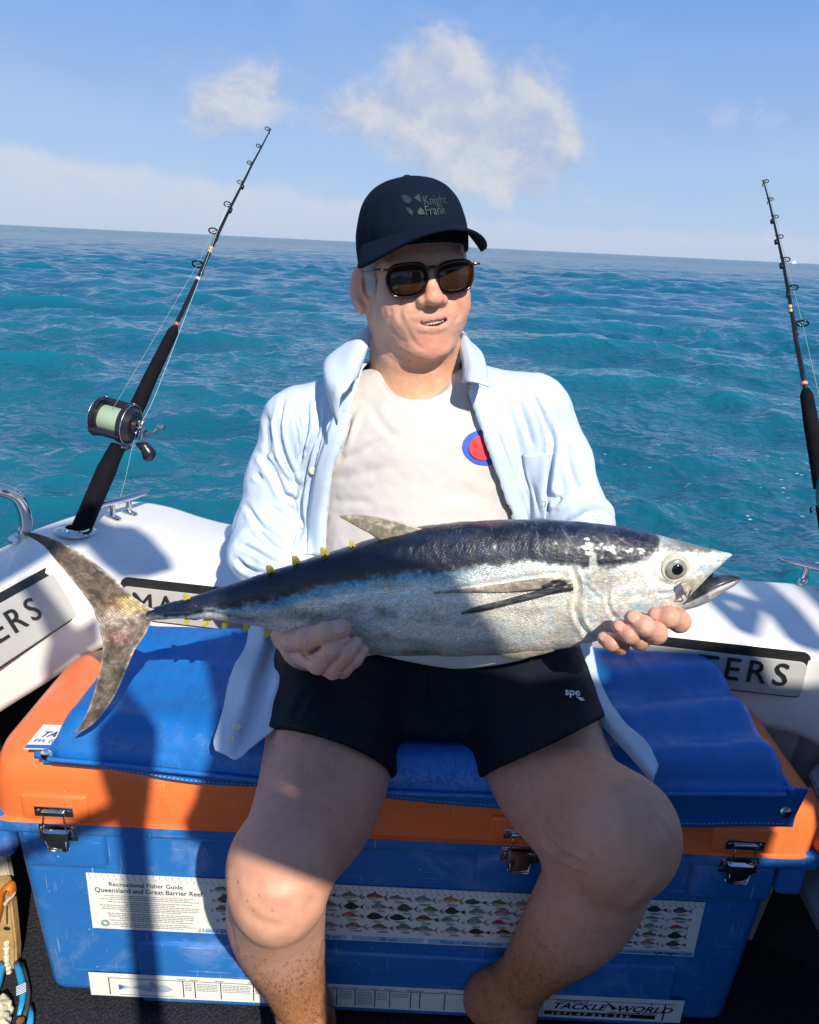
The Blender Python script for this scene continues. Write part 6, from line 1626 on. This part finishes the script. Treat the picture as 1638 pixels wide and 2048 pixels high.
def surf_fin(name, A, B, mt, off0, off1, nu=46, nv=10, tone=1.0, thick=.0014):
    A = np.array(spline([(a, b, 0) for a, b in A], 8))[:, :2]; B = np.array(spline([(a, b, 0) for a, b in B], 8))[:, :2]; t = np.linspace(0, 1, nu)
    A = np.stack([np.interp(t, np.linspace(0, 1, len(A)), A[:, i]) for i in (0, 1)], 1); B = np.stack([np.interp(t, np.linspace(0, 1, len(B)), B[:, i]) for i in (0, 1)], 1)
    P = []; C = []
    for j in range(nv):
        f = j/(nv-1)
        for i in range(nu): q = A[i]*(1-f)+B[i]*f; P.append(surf(q[0], q[1], off0+(off1-off0)*math.sin(math.pi*f)*(1-t[i]*.5))); C.append(np.ones(3)*tone*(1+.5*float(vnoise(np.array([q[0]/9, q[1]/4, 2.])))))
    Q = np.array([(j*nu+i, j*nu+i+1, (j+1)*nu+i+1, (j+1)*nu+i) for j in range(nv-1) for i in range(nu-1)])
    o = to_mesh(name, np.array(P), Q, mt, fish, np.array(C)); md = o.modifiers.new('t', 'SOLIDIFY'); md.thickness = thick; md.offset = 0; return o
surf_fin('pectoral_sheath', [(1143, 1160), (1110, 1155), (1070, 1157), (1010, 1166), (940, 1176), (866, 1184)], [(1130, 1168), (1100, 1174), (1060, 1180), (1000, 1184), (940, 1184), (868, 1186)], M['copper'], .001, .0022)
surf_fin('pectoral_fin', [(1144, 1166), (1110, 1170), (1060, 1183), (1010, 1197), (960, 1209), (922, 1224)], [(1146, 1178), (1110, 1184), (1060, 1196), (1010, 1208), (965, 1219), (924, 1225)], M['dark_fin'], .003, .0055)
surf_fin('gill_slit', [(1133, 1160), (1110, 1158), (1084, 1170)], [(1132, 1170), (1112, 1172), (1086, 1176)], M['dark_fin'], .0022, .0030, 20, 6)
fin('ventral_fin', [(1112, 1292), (1070, 1300), (1030, 1306), (1001, 1308)], [(1106, 1303), (1070, 1312), (1034, 1318), (1004, 1314)], lambda x, y: .835, M['dorsal'], .004, 30, 10)
fin('anal_fin', [(700, 1298), (725, 1300), (752, 1304), (772, 1308)], [(690, 1300), (705, 1309), (716, 1316), (724, 1312)], .86, M['dorsal'], .003, 20, 8, tone=lambda *a: 1.6)
# pale torn skin over the shoulder
for (cx_, cy_, n_) in ((1174, 1100, 14),):
    bm = bmesh.new()
    for k in range(n_):
        q = surf(cx_+rng.normal(0, 5), cy_+rng.normal(0, 9), -.0012); r = rng.uniform(.0022, .0038)
        rr = bmesh.ops.create_icosphere(bm, subdivisions=2, radius=r); bmesh.ops.scale(bm, vec=(1.3, .5, 1), verts=rr['verts']); bmesh.ops.translate(bm, vec=tuple(q), verts=rr['verts'])
    for v in bm.verts: v.co += v.normal*float(vnoise(np.array(v.co)*900))*.0008
    o = bm_link('torn_skin', bm, mat('torn_skin', (.68, .68, .58), .4, mottle=.2, mscale=150, bump=.4), fish); o['kind'] = 'stuff'
# eye
ec = surf(1351, 1136, 0); en = np.array([.06, -1, .12]); en /= np.linalg.norm(en)
ex = np.cross(en, [0, 0, 1.]); ex /= np.linalg.norm(ex); ez = np.cross(ex, en)
def disc_stack(name, prof, mt, parent):
    bm = bmesh.new(); n = 36; rings = []
    for r, h in prof: rings.append([bm.verts.new(tuple(ec+ex*math.cos(2*math.pi*i/n)*r+ez*math.sin(2*math.pi*i/n)*r*.96+en*h)) for i in range(n)])
    for a, b in zip(rings, rings[1:]):
        for i in range(n): bm.faces.new((a[i], a[(i+1) % n], b[(i+1) % n], b[i]))
    bm.faces.new(rings[-1]); bmesh.ops.recalc_face_normals(bm, faces=bm.faces)
    return bm_link(name, bm, mt, parent)
eye = disc_stack('eye', [(.0185, -.004), (.0172, .0012), (.0158, .0020), (.0148, .0012), (.0138, .0018), (.0120, .0040), (.0085, .0055), (.004, .0062)], mat('eye_white', (.55, .52, .42), .15, mottle=.15, mscale=120, bump=0), fish)
disc_stack('iris', [(.0128, .0034), (.0122, .0048), (.0090, .0060), (.004, .0067)], mat('eye_silver', (.48, .47, .40), .12, .5, bump=0), eye)
disc_stack('pupil', [(.0070, .0058), (.0066, .0071), (.0045, .0080), (.0020, .0084)], mat('eye_black', (.006, .006, .008), .05, bump=0), eye)
# lower jaw
def jaw():
    T_ = smooth_tab([(1290, 1226), (1340, 1206), (1372, 1190), (1392, 1174), (1412, 1161), (1440, 1153), (1466, 1151), (1482, 1156)]); B_ = smooth_tab([(1290, 1243), (1340, 1226), (1390, 1211), (1425, 1194), (1450, 1179), (1470, 1168), (1482, 1159)])
    xs = np.linspace(1292, 1482, 110); na = 40; V = []; C = []
    for x in xs:
        t_, b_ = float(ip(T_, x)), float(ip(B_, x)); m_ = (t_+b_)/2; h = (b_-t_)/2; th = h*1.3*.0006
        for k in range(na):
            a = 2*math.pi*k/na; y = .838-th*math.sin(a); p = PY(x, m_-h*math.cos(a), .838); p[1] -= th*math.sin(a)*1.0; V.append(p)
            up = math.cos(a); n = float(vnoise(np.array([x/9, a*2, 4.])))
            c = np.array([.34, .36, .38])*(1+.3*n)
            if up > .35: c = np.array([.030, .032, .040])*(1+n)
            if x > 1455: c = c*(1-(x-1455)/27*.8)
            C.append(np.clip(c, 0, 1))
    n_ = len(xs); idx = np.arange(n_*na).reshape(n_, na); a = idx[:-1]; b = idx[1:]
    Q = np.stack([a, b, np.roll(b, -1, 1), np.roll(a, -1, 1)], -1).reshape(-1, 4); V = np.array(V); N = vnormals(V, Q)
    if ((V-V.mean(0))*N).sum() < 0: Q = Q[:, ::-1]; N = -N
    V = sculpt(V, N, [([(1360, 1210), (1400, 1190), (1450, 1170), (1475, 1160)], 2.5, .0014), ([(1385, 1175), (1372, 1195), (1362, 1215)], 2.5, .0014)])
    o = to_mesh('lower_jaw', V, Q, M['fish'], fish, np.array(C)); at = o.data.color_attributes.new('mask', 'FLOAT_COLOR', 'POINT'); q = np.ones((len(V), 4), np.float32); q[:, 0] = .5; q[:, 2] = 1; at.data.foreach_set('color', q.ravel())
    # dark mouth lining
    P = [(1378, 1184), (1400, 1162), (1428, 1142), (1424, 1158), (1400, 1172)]
    prism('mouth_lining', [PY(a, b, .845) for a, b in P], (0, .004, 0), M['dark_fin'], fish)
    fin('maxilla', [(1361, 1168), (1376, 1160), (1394, 1152), (1412, 1146)], [(1372, 1193), (1384, 1183), (1398, 1168), (1414, 1150)], .808, M['copper'] if False else M['dorsal'], .004, 24, 10, tone=lambda *a: 1.7)
jaw()
tube('lure_line', [surf(1362, 1166, .003), surf(1366, 1186, .004), surf(1371, 1192, .004)+np.array([0, -.002, 0]), PY(1378, 1190, .80), PY(1382, 1180, .80)], .0007, M['dark_fin'], fish, 6)
# ------------------------------------------------------------------ rods and reels
M['foam'] = mat('black_foam_grip', (.006, .006, .009), .9, mottle=.2, bump=.3, bscale=700, **{'Specular IOR Level': .12})
M['gloss_black'] = mat('gloss_black', (.010, .010, .013), .14, bump=.02)
M['reel_black'] = mat('black_anodised', (.012, .013, .018), .30, bump=.04)
M['line_green'] = mat('pale_green_line', (.27, .37, .26), .6, mottle=.1, bump=.3, bscale=900)
M['dull_steel'] = chrome_mat('brushed_steel', (.45, .46, .48), .25)
def rod(label, base, tip, Yb, Yt, marks, reel):
    """marks: picture points along the rod; depth runs evenly from Yb at the butt to Yt at the tip"""
    b0 = np.array(base, float); t0 = np.array(tip, float); L2 = np.linalg.norm(t0-b0)
    A = PY(*base, Yb); B = PY(*tip, Yt)
    def at(px, py):
        """point of the straight 3D rod nearest the picture point, keeping the slight bend"""
        f = np.linalg.norm(np.array([px, py])-b0)/L2; zb = (A-CAM)@_f; zt = (B-CAM)@_f
        g = f*zb/(zt+(zb-zt)*f); y = A[1]+(B[1]-A[1])*g; return PY(px, py, y)
    def rr(px, py, w): p = at(px, py); return w/2/F*((p-CAM)@_f)
    root = tag(empty('fishing_rod', tuple(A)), label, 'fishing rod', 'boat rods standing in the gunwale holders')
    for nm, key, mt in (('butt_grip', 'butt', 'foam'), ('fore_grip', 'fore', 'foam'), ('blank', 'blank', 'gloss_black')):
        seg = marks[key]; bm = bmesh.new(); bm_tube(bm, [at(a, b) for a, b, w in seg], [rr(*q) for q in seg], 18); bm_link(nm, bm, M[mt], root, True, 40)
    for a, b, w, c in marks.get('bands', []):
        d = (B-A)/np.linalg.norm(B-A); p = at(a, b); q = rr(a, b, w)
        bm = bmesh.new(); bm_tube(bm, [p-d*.004, p-d*.003, p+d*.003, p+d*.004], [q*.9, q*1.06, q*1.06, q*.9], 14); bm_link('wrap', bm, mat(*c), root, True, 40)
    side = marks['side']; pts = []
    for gx, gy, gr in marks['guides']:
        p = at(gx, gy); z = (p-CAM)@_f; r = gr/F*z; d = (B-A)/np.linalg.norm(B-A)
        off = (_R*side[0]-_U*side[1]); off = off-d*(off@d); off /= np.linalg.norm(off)
        c = p+off*(r*1.15+.003)+d*.004; ax = d*.9+off*.25
        bm = bmesh.new(); bm_tube(bm, ring_pts(c, ax, r, 22), max(.0011, r*.17), 8, False)
        bm_tube(bm, [p-d*r*1.6, p-d*r*.6+off*.001, c-off*r*.75], [.0012, .0010, .0009], 6); bm_tube(bm, [p+d*r*1.2, c+off*r*.2-d*r*.2], [.0010, .0008], 6)
        bm_tube(bm, [p-d*r*2.0, p-d*r*.6], [rr(gx, gy, 9)*.8]*2, 10) if r > .006 else None
        bm_link('guide', bm, M['gloss_black'], root); pts.append(c)
    if reel: reel(root, at, (B-A)/np.linalg.norm(B-A), pts)
    return root
def main_reel(root, at, d, gp):
    r = empty('reel'); r.parent = root; r.location = (0, 0, 0)
    c = at(262, 846)
    lc = PY(196, 832, c[1]-.022); rc = PY(262, 850, c[1]-.036)
    ax = rc-lc; ax /= np.linalg.norm(ax); z = (rc-CAM)@_f; u = F/z
    R_ = 40/u
    def q(t, off=(0, 0, 0)): return lc+(rc-lc)*t
    up = d-ax*(d@ax); up /= np.linalg.norm(up); fw = np.cross(ax, up)
    if fw@(CAM-c) < 0: fw = -fw
    bm = bmesh.new(); cyl(bm, q(.92), ax, R_*1.0, .012, 40); cyl(bm, q(1.06), ax, R_*.90, .010, 40, R_*.72); cyl(bm, q(1.16), ax, R_*.42, .010, 24, R_*.36); bm_link('side_plate', bm, M['reel_black'], r, True, 40)
    bm = bmesh.new(); cyl(bm, q(.08), ax, R_*.96, .010, 40); cyl(bm, q(-.02), ax, R_*.80, .006, 40, R_*.90); bm_link('side_plate', bm, M['reel_black'], r, True, 40)
    for t, s_ in ((1.00, 1.015), (.02, .985)):
        bm = bmesh.new(); bm_tube(bm, ring_pts(q(t), ax, R_*s_, 44), .0013, 8, False); bm_link('chrome_ring', bm, M['dull_steel'], r)
    bm = bmesh.new(); cyl(bm, q(.5), ax, R_*.66, np.linalg.norm(rc-lc)*.80, 40); sp_ = bm_link('spool_line', bm, M['line_green'], r, True, 40)
    bm = bmesh.new(); cyl(bm, q(.16), ax, R_*.84, .003, 36); cyl(bm, q(.86), ax, R_*.84, .003, 36); bm_link('spool_flange', bm, M['reel_black'], r, True, 40)
    bm = bmesh.new()
    for a, w in ((70, .0075), (-75, .008), (180, .006), (115, .005)):
        o = (up*math.sin(math.radians(a))+fw*math.cos(math.radians(a)))*R_*.88; bm_tube(bm, [q(.06)+o, q(.94)+o], [w, w], 12)
    bm_link('cross_bar', bm, M['reel_black'], r, True, 40)
    bm = bmesh.new(); o = up*R_*1.0+fw*R_*.25
    for t in (.06, .9): bm_tube(bm, ring_pts(q(t)+o, up, .0052, 16), .0012, 6, False)
    bm_link('harness_lug', bm, M['dull_steel'], r)
    # foot clamp to the rod
    bm = bmesh.new(); bm_tube(bm, [at(246, 884), q(.75)-up*R_*.8], [.012, .010], 10, True, .6); bm_tube(bm, [at(250, 898), at(243, 884), at(262, 845)], [.0155, .0145, .012], 14); bm_link('reel_foot', bm, M['dull_steel'], r, True, 40)
    # drag star, lever, crank and knob
    cc = q(1.28)+fw*.0-up*R_*.05
    bm = bmesh.new()
    for k in range(5):
        a = 2*math.pi*k/5+.3; o = (up*math.sin(a)+fw*math.cos(a))*R_*.55; bm_tube(bm, [cc, cc+o*.6, cc+o+ax*.004], [.0035, .0028, .0034], 8)
    bm_link('drag_star', bm, M['dull_steel'], r)
    p1 = PY(300, 868, cc[1]-.012); p2 = PY(319, 853, cc[1]-.020); p0 = PY(284, 878, cc[1]-.006)
    bm = bmesh.new(); bm_tube(bm, [q(1.2), cc+ax*.012, p0, p1, p2], [.005, .005, .0055, .005, .004], 10, True, .55); bm_link('handle_arm', bm, M['dull_steel'], r, True, 40)
    bm = bmesh.new(); cyl(bm, p2+ax*.004, ax, .0062, .014, 16); bm_link('balance_knob', bm, M['dull_steel'], r, True, 40)
    kn = [(281, 890), (288, 886), (297, 889), (303, 897), (306, 906), (303, 917), (296, 921), (290, 915), (286, 904), (277, 897)]
    s = SDF(PY(260, 940, cc[1]-.02)-.03, PY(330, 870, cc[1]-.02)+.03, .0013)
    yk = cc[1]-.020; s.chain([PY(276, 889, yk+.004), PY(290, 894, yk), PY(298, 906, yk), PY(296, 914, yk)], [.0050, .0095, .0125, .0105], .008); V, Q = s.mesh(); to_mesh('handle_knob', V, Q, M['reel_black'], r)
    l0 = PY(262, 845, rc[1]-.012); bm = bmesh.new(); bm_tube(bm, [PY(239, 842, rc[1]-.016), PY(246, 844, rc[1]-.018), PY(258, 838, rc[1]-.018), PY(264, 838, rc[1]-.014)], [.0034, .0022, .0022, .0034], 8); bm_link('spool_lever', bm, M['dull_steel'], r)
    # line up through the guides, and the slack bight down to the cleat
    ln = [q(.5)+fw*R_*.6+up*R_*.3]+[g for g in gp]
    bm = bmesh.new(); bm_tube(bm, ln, .00038, 5, False); bm_link('line', bm, M['line_green'], root)
    tipy = gp[2]; lo = [gp[2]]+[PY(a, b, c[1]-.045+k) for a, b, k in ((330, 740, .1), (297, 820, .03), (280, 850, .0), (266, 889, .0), (250, 960, .02), (236, 1010, .03), (228, 1040, .04))]
    bm = bmesh.new(); bm_tube(bm, spline(lo, 6), .00040, 5, False); bm_link('line', bm, mat('clear_line', (.6, .68, .66), .3, bump=0), root)
yw = ('rod_gold_wrap', (.45, .38, .16), .4); rw = ('rod_red_wrap', (.40, .10, .09), .4)
rod('black rod with the large black reel of pale green line, left of the man', (158, 1068), (541, 258), HOLD_L[1]+.005, 2.15,
    dict(butt=[(159, 1064, 38), (170, 1040, 38), (214, 938, 38), (219, 927, 35), (226, 912, 33), (236, 893, 30)], fore=[(262, 848, 22), (270, 822, 30), (278, 806, 30), (300, 757, 27), (346, 663, 21), (350, 656, 14)],
         blank=[(345, 664, 9), (354, 645, 9), (372, 608, 9), (400, 548, 8), (428, 485, 7), (461, 415, 5.4), (486, 366, 4.6), (503, 331, 4), (522, 296, 3.2), (541, 259, 2.4)],
         bands=[(353, 649, 12, rw), (420, 503, 9, yw), (422, 497, 9, yw), (396, 558, 10, ('steel_wrap', (.5, .5, .5), .3))],
         guides=[(408, 535, 10.5), (437, 468, 8.6), (464, 414, 7.0), (487, 369, 5.2), (505, 330, 4.6), (523, 296, 4.4), (541, 262, 4.6)], side=(-1, -.25)), main_reel)
def side_reel(root, at, d, gp):
    r = empty('reel'); r.parent = root
    c = at(1655, 985); lc = PY(1650, 985, c[1]-.03); ax = _R*.92-_f*.3; ax /= np.linalg.norm(ax); R_ = .040
    bm = bmesh.new(); cyl(bm, lc, ax, R_, .014, 40); cyl(bm, lc-ax*.009, ax, R_*.80, .006, 36, R_*.92); cyl(bm, lc+ax*.07, ax, R_, .012, 36); bm_link('side_plate', bm, M['reel_black'], r, True, 40)
    bm = bmesh.new(); cyl(bm, lc+ax*.035, ax, R_*.62, .06, 30); bm_link('spool_line', bm, M['line_green'], r, True, 40)
    bm = bmesh.new(); bm_tube(bm, ring_pts(lc-ax*.005, ax, R_, 40), .0014, 8, False); bm_link('chrome_ring', bm, M['dull_steel'], r)
    bm = bmesh.new(); bm_tube(bm, ring_pts(PY(1622, 1020, c[1]-.04), ax, .0058, 16), .0017, 8, False); bm_link('harness_lug', bm, M['reel_black'], r)
    bm = bmesh.new(); bm_tube(bm, [lc+ax*.03]+gp, .0006, 5, False); bm_link('line', bm, M['line_green'], root)
rod('black rod with a pink wrap, cut off by the right edge of the picture', (1672, 1142), (1527, 362), HOLD_R[1]+.005, 1.95,
    dict(butt=[(1671, 1136, 38), (1655, 1040, 36), (1650, 1010, 34)], fore=[(1643, 975, 30), (1634, 915, 30), (1622, 845, 28), (1613, 790, 24), (1611, 778, 14)],
         blank=[(1612, 782, 10), (1605, 745, 10), (1592, 680, 9), (1584, 625, 8), (1576, 580, 7), (1566, 525, 6), (1556, 480, 4.6), (1547, 440, 4.2), (1538, 402, 3.4), (1527, 363, 2.4)],
         bands=[(1608, 767, 13, ('rod_pink_wrap', (.62, .22, .20), .45)), (1581, 622, 9, yw), (1580, 614, 9, yw)],
         guides=[(1590, 651, 11), (1574, 579, 9), (1561, 523, 7.5), (1551, 477, 6), (1543, 437, 5.2), (1534, 402, 4.6), (1524, 366, 5)], side=(1, -.15)), side_reel)

# ------------------------------------------------------------------ things on the deck, left
def pliers():
    t = tag(empty('pliers', tuple(PZ(45, 1990, .02))), 'pliers with blue and grey ribbed grips lying on the carpet by the box', 'pliers')
    bl = mat('cyan_blue_rubber', (.02, .30, .62), .4); gy = mat('dark_grey_rubber', (.05, .055, .06), .6)
    h1 = [(33, 1925, 12), (38, 1942, 13), (43, 1962, 14), (46, 1985, 13), (44, 2005, 11), (38, 2030, 8)]
    h2 = [(56, 2052, 9), (60, 2030, 8), (62, 2016, 4)]
    def arm(name, pts, mt, dz=0.0):
        P = [PZ(a, b, .022+dz) for a, b, w in pts]; R_ = [w/2/F*((p-CAM)@_f) for p, (_, _, w) in zip(P, pts)]
        bm = bmesh.new(); bm_tube(bm, P, R_, 14, True, .75); o = bm_link(name, bm, mt, t)
        return P, R_, o
    P, R_, o = arm('grip', h1, bl)
    for i in range(6):
        f = .35+i*.075; a = P[2]*(1-f)+P[4]*f; tube('grip_rib', [a+np.array([-.006, -.004, .0075]), a+np.array([.006, .004, .0080])], .0008, mat('white_plastic', (.6, .65, .7), .4), o, 6)
    arm('grip', [(44, 1926, 8), (50, 1950, 9), (56, 1985, 10), (54, 2015, 9), (46, 2040, 8)], gy, -.006); arm('grip', [(58, 2062, 14), (62, 2030, 11), (61, 2012, 5)], bl)
    bm = bmesh.new(); cyl(bm, tuple(PZ(42, 2046, .02)), (0, 0, 1), .006, .012, 16); bm_link('pivot', bm, M['steel'], t, True, 40)
    arm('jaw', [(40, 2046, 14), (36, 2075, 10), (34, 2110, 5)], M['dull_steel'])
    t2 = tag(empty('pliers', tuple(PZ(2, 1940, .02))), 'pale blue plier grip at the very left edge of the picture', 'pliers')
    bm = bmesh.new(); pts = [(3, 1925, 10), (2, 1940, 15), (-4, 1965, 16), (-14, 1995, 14)]
    Pp = [PZ(a, b, .02) for a, b, w in pts]; bm_tube(bm, Pp, [w/2/F*((p-CAM)@_f) for p, (_, _, w) in zip(Pp, pts)], 14); bm_link('grip', bm, bl, t2)
    bm = bmesh.new(); bm_tube(bm, [Pp[-1], PZ(-24, 2030, .02), PZ(-28, 2060, .02)], [.006, .005, .002], 10); bm_link('jaw', bm, M['dull_steel'], t2)
pliers()
def pouch():
    t = tag(empty('tackle_pouch', tuple(PZ(12, 1850, .02))), 'tan tool pouch with an orange strap and twisted cord, standing left of the box', 'pouch')
    tan = mat('tan_leather', (.42, .27, .11), .7, mottle=.35, mscale=30, bump=.4); org = mat('orange_strap', (.62, .17, .02), .4); crm = mat('cream_cord', (.62, .55, .38), .8, bump=.5)
    Yp = .935
    prism('panel', [PY(a, b, Yp) for a, b in ((-30, 1770), (10, 1768), (21, 1800), (27, 1850), (32, 1900), (32, 1930), (4, 1975), (-30, 1985))], (0, .02, 0), tan, t, .003)
    prism('back_board', [PY(a, b, Yp+.03) for a, b in ((-40, 1650), (-5, 1655), (8, 1700), (20, 1765), (4, 1780), (-40, 1830))], (0, .015, 0), mat('cream_board', (.55, .50, .38), .6), t, .002)
    tube('strap', spline([PY(a, b, Yp-.008) for a, b in ((-14, 1870), (-3, 1830), (3, 1790), (12, 1775), (22, 1772), (26, 1784))], 6), .0095, org, t, 12, True, .5)
    tube('cord', spline([PY(a, b, Yp-.004) for a, b in ((13, 1886), (13, 1905), (14, 1925), (18, 1945))], 6), [.0045+.0012*math.sin(i*2.6) for i in range(19)], crm, t, 8)
    tube('slot', [PY(14, 1812, Yp-.0016), PY(14, 1848, Yp-.0016)], .0011, M['black_print'], t, 6)
    bm = bmesh.new(); q = PY(14, 1857, Yp-.001); bmesh.ops.create_uvsphere(bm, u_segments=14, v_segments=8, radius=.006); bmesh.ops.scale(bm, vec=(1, .25, .7), verts=bm.verts); bmesh.ops.translate(bm, vec=tuple(q), verts=bm.verts); bm_link('keyhole', bm, M['black_print'], t)
    tube('hook', spline([PY(a, b, Yp-.012) for a, b in ((10, 1808), (18, 1798), (25, 1792), (27, 1786))], 5), .0032, mat('pale_bone', (.6, .5, .42), .5), t, 8)
    f = tag(empty('cloth_rag', tuple(PZ(2, 2010, .01))), 'fluffy cream rag at the bottom left corner of the picture', 'rag')
    s = SDF(PZ(-40, 2090, .0)-.05, PZ(20, 1990, .05)+.05, .003); 
    for k in range(22): s.ell(PZ(rng.uniform(-30, 4), rng.uniform(2000, 2060), .012), (rng.uniform(.008, .018),)*3, .008)
    V, Q = s.mesh(); V = V+vnormals(V, Q)*(.004*fbm(V*140, 3))[:, None]; to_mesh('rag', V, Q, mat('cream_fluff', (.60, .56, .42), .95, bump=.8), f)
pouch()
# distant sail on the horizon
def sailboat():
    p = PY(1588, 527, 1500.0); t = tag(empty('sailing_boat', tuple(p)), 'tiny white sail far away on the horizon, right of the man', 'sailing boat')
    z0 = -.35; w = mat('sail_cloth', (.8, .8, .78), .8, bump=0)
    x, y = p[0], p[1]; bm = bmesh.new()
    vs = [bm.verts.new(q) for q in ((x-4, y-.05, z0+1.5), (x+2.2, y-.05, z0+1.5), (x+1.5, y-.05, z0+7), (x-4, y+.05, z0+1.5), (x+2.2, y+.05, z0+1.5), (x+1.5, y+.05, z0+7))]
    for f in ((0, 1, 2), (5, 4, 3), (0, 3, 4, 1), (1, 4, 5, 2), (2, 5, 3, 0)): bm.faces.new([vs[i] for i in f])
    bm_link('sail', bm, w, t, False)
    bm = bmesh.new(); bm_tube(bm, [(x-5.5, y, z0+1.0), (x-4, y, z0+.6), (x+3, y, z0+.6), (x+5.8, y, z0+1.2)], [.3, 1.0, 1.0, .1], 12, True, .8); bm_link('hull', bm, w, t)
    tube('mast', [(x+1.5, y, z0+.8), (x+1.5, y, z0+7.5)], .08, M['dull_steel'], t, 6)
sailboat()

# ------------------------------------------------------------------ unseen panels and bars added behind the camera, outlined to shade the cockpit
def flat_fill(name, outline, holes, y, mt, thick=.02):
    cu = bpy.data.curves.new('c', 'CURVE'); cu.dimensions = '2D'; cu.fill_mode = 'BOTH'; cu.extrude = thick/2
    for poly in [outline]+holes:
        sp_ = cu.splines.new('POLY'); sp_.points.add(len(poly)-1); sp_.use_cyclic_u = True
        for q, (a, b) in zip(sp_.points, poly): q.co = (a, b, 0, 1)
    o = bpy.data.objects.new('c', cu); COL.objects.link(o); dg = bpy.context.evaluated_depsgraph_get(); dg.update()
    me = bpy.data.meshes.new_from_object(o.evaluated_get(dg)); bpy.data.objects.remove(o); bpy.data.curves.remove(cu); me.name = name
    me.transform(Matrix(((1, 0, 0, 0), (0, 0, -1, y), (0, 1, 0, 0), (0, 0, 0, 1)))); me.materials.clear()
    return link(name, me, mt, boat, False)
def ell2(cx, cz, rx, rz, n=14, rot=0.0): return [(cx+rx*math.cos(2*math.pi*i/n)*math.cos(rot)-rz*math.sin(2*math.pi*i/n)*math.sin(rot), cz+rx*math.cos(2*math.pi*i/n)*math.sin(rot)+rz*math.sin(2*math.pi*i/n)*math.cos(rot)) for i in range(n)]
M['blocker'] = mat('blocker_grey', (.30, .30, .30), .5)  # plain grey for the added shadow casters
flat_fill('shadow_panel', [(.46, .02), (.46, 1.555), (.425, 1.572), (.392, 1.583), (.35, 1.600), (.312, 1.618), (.288, 1.63), (.284, 1.66), (.302, 1.70), (.326, 1.787), (.345, 1.88), (.352, 2.02), (.43, 2.062), (.524, 2.073), (.561, 2.058), (.617, 2.037), (.646, 1.991), (.697, 1.934),
    (.74, 1.90), (.97, 1.965), (1.02, 2.06), (1.20, 2.072), (1.27, 2.08), (1.31, 2.00), (1.6, 1.98), (2.6, 1.95), (2.6, .02)],
    [ell2(.384, 1.700, .022, .012, rot=-.9), [(1.125, 1.62), (1.20, 1.63), (1.215, 1.74), (1.17, 1.76), (1.135, 1.70)], ell2(1.034, 1.483, .010, .010), ell2(.872, 1.362, .026, .010, rot=.9)], -.45, M['blocker'])  # added shadow caster; its holes let the sun through to lit spots
box('shadow_post', (.205, -.45, .86), (.036, .03, 1.70), M['blocker'], boat, .004)  # added upright, throws the vertical shadow on the box front
flat_fill('shadow_lobe', [(.19, 1.62), (.168, 1.75), (.170, 1.80), (.200, 1.84), (.213, 1.89), (.228, 1.85), (.250, 1.80), (.248, 1.77), (.222, 1.62)], [], -.45, M['blocker'])  # added outline, shades a column of the cushion and lid
tube('shadow_bar', [(-.35, -.45, 1.40), (.016, -.45, 1.573), (.2, -.45, 1.672)], .015, M['steel'], boat)  # added bar, casts the slanting shadow on the box front
for a, b, r in (((1.33, 2.31), (1.43, 2.19), .022), ((1.30, 2.13), (1.37, 2.20), .018), ((1.35, 2.28), (1.31, 2.15), .018), ((1.50, 2.33), (1.38, 2.10), .030), ((1.62, 2.34), (1.45, 2.06), .028)):
    tube('shadow_tube', [(a[0], -.45, a[1]), (b[0], -.45, b[1])], r, M['blocker'], boat)  # added tubes, cast the bands of shade on the right gunwale
def shade_pt(p): t = (p[1]+.45)/-SUN[1]; q = p+t*SUN; return (float(q[0]), float(q[2]))
for poly in ([PZ(*q, .60) for q in ((-40, 1120), (0, 1102), (50, 1072), (120, 1056), (190, 1040), (222, 1058), (268, 1062), (300, 1082), (338, 1122), (345, 1140), (300, 1152), (240, 1152), (205, 1128), (172, 1092), (120, 1102), (70, 1132), (20, 1160), (-40, 1190))],
             [sp.px(*q) for q in ((34, 1166), (64, 1150), (120, 1222), (150, 1262), (196, 1240), (200, 1290), (150, 1322), (110, 1352), (96, 1400), (88, 1330), (100, 1278), (80, 1232))]):
    flat_fill('coaming_shadow_panel', [shade_pt(q) for q in poly], [], -.45, M['blocker'], .01)  # added panels, wanted shadow outlines carried back along the sun direction

# unseen top and side panels added to keep sky light off the cockpit
prism('sky_blocker_top', [(.72, -.95, 1.90), (2.6, -.95, 1.90), (2.6, -3.0, 1.90), (1.66, -3.0, 1.90)], (0, 0, .03), M['blocker'], boat)
prism('sky_blocker_side', [(1.42, -.43, .0), (1.42, .45, .0), (1.42, .30, 1.0), (1.42, .0, 1.85), (1.42, -.43, 1.9)], (.03, 0, 0), M['blocker'], boat)
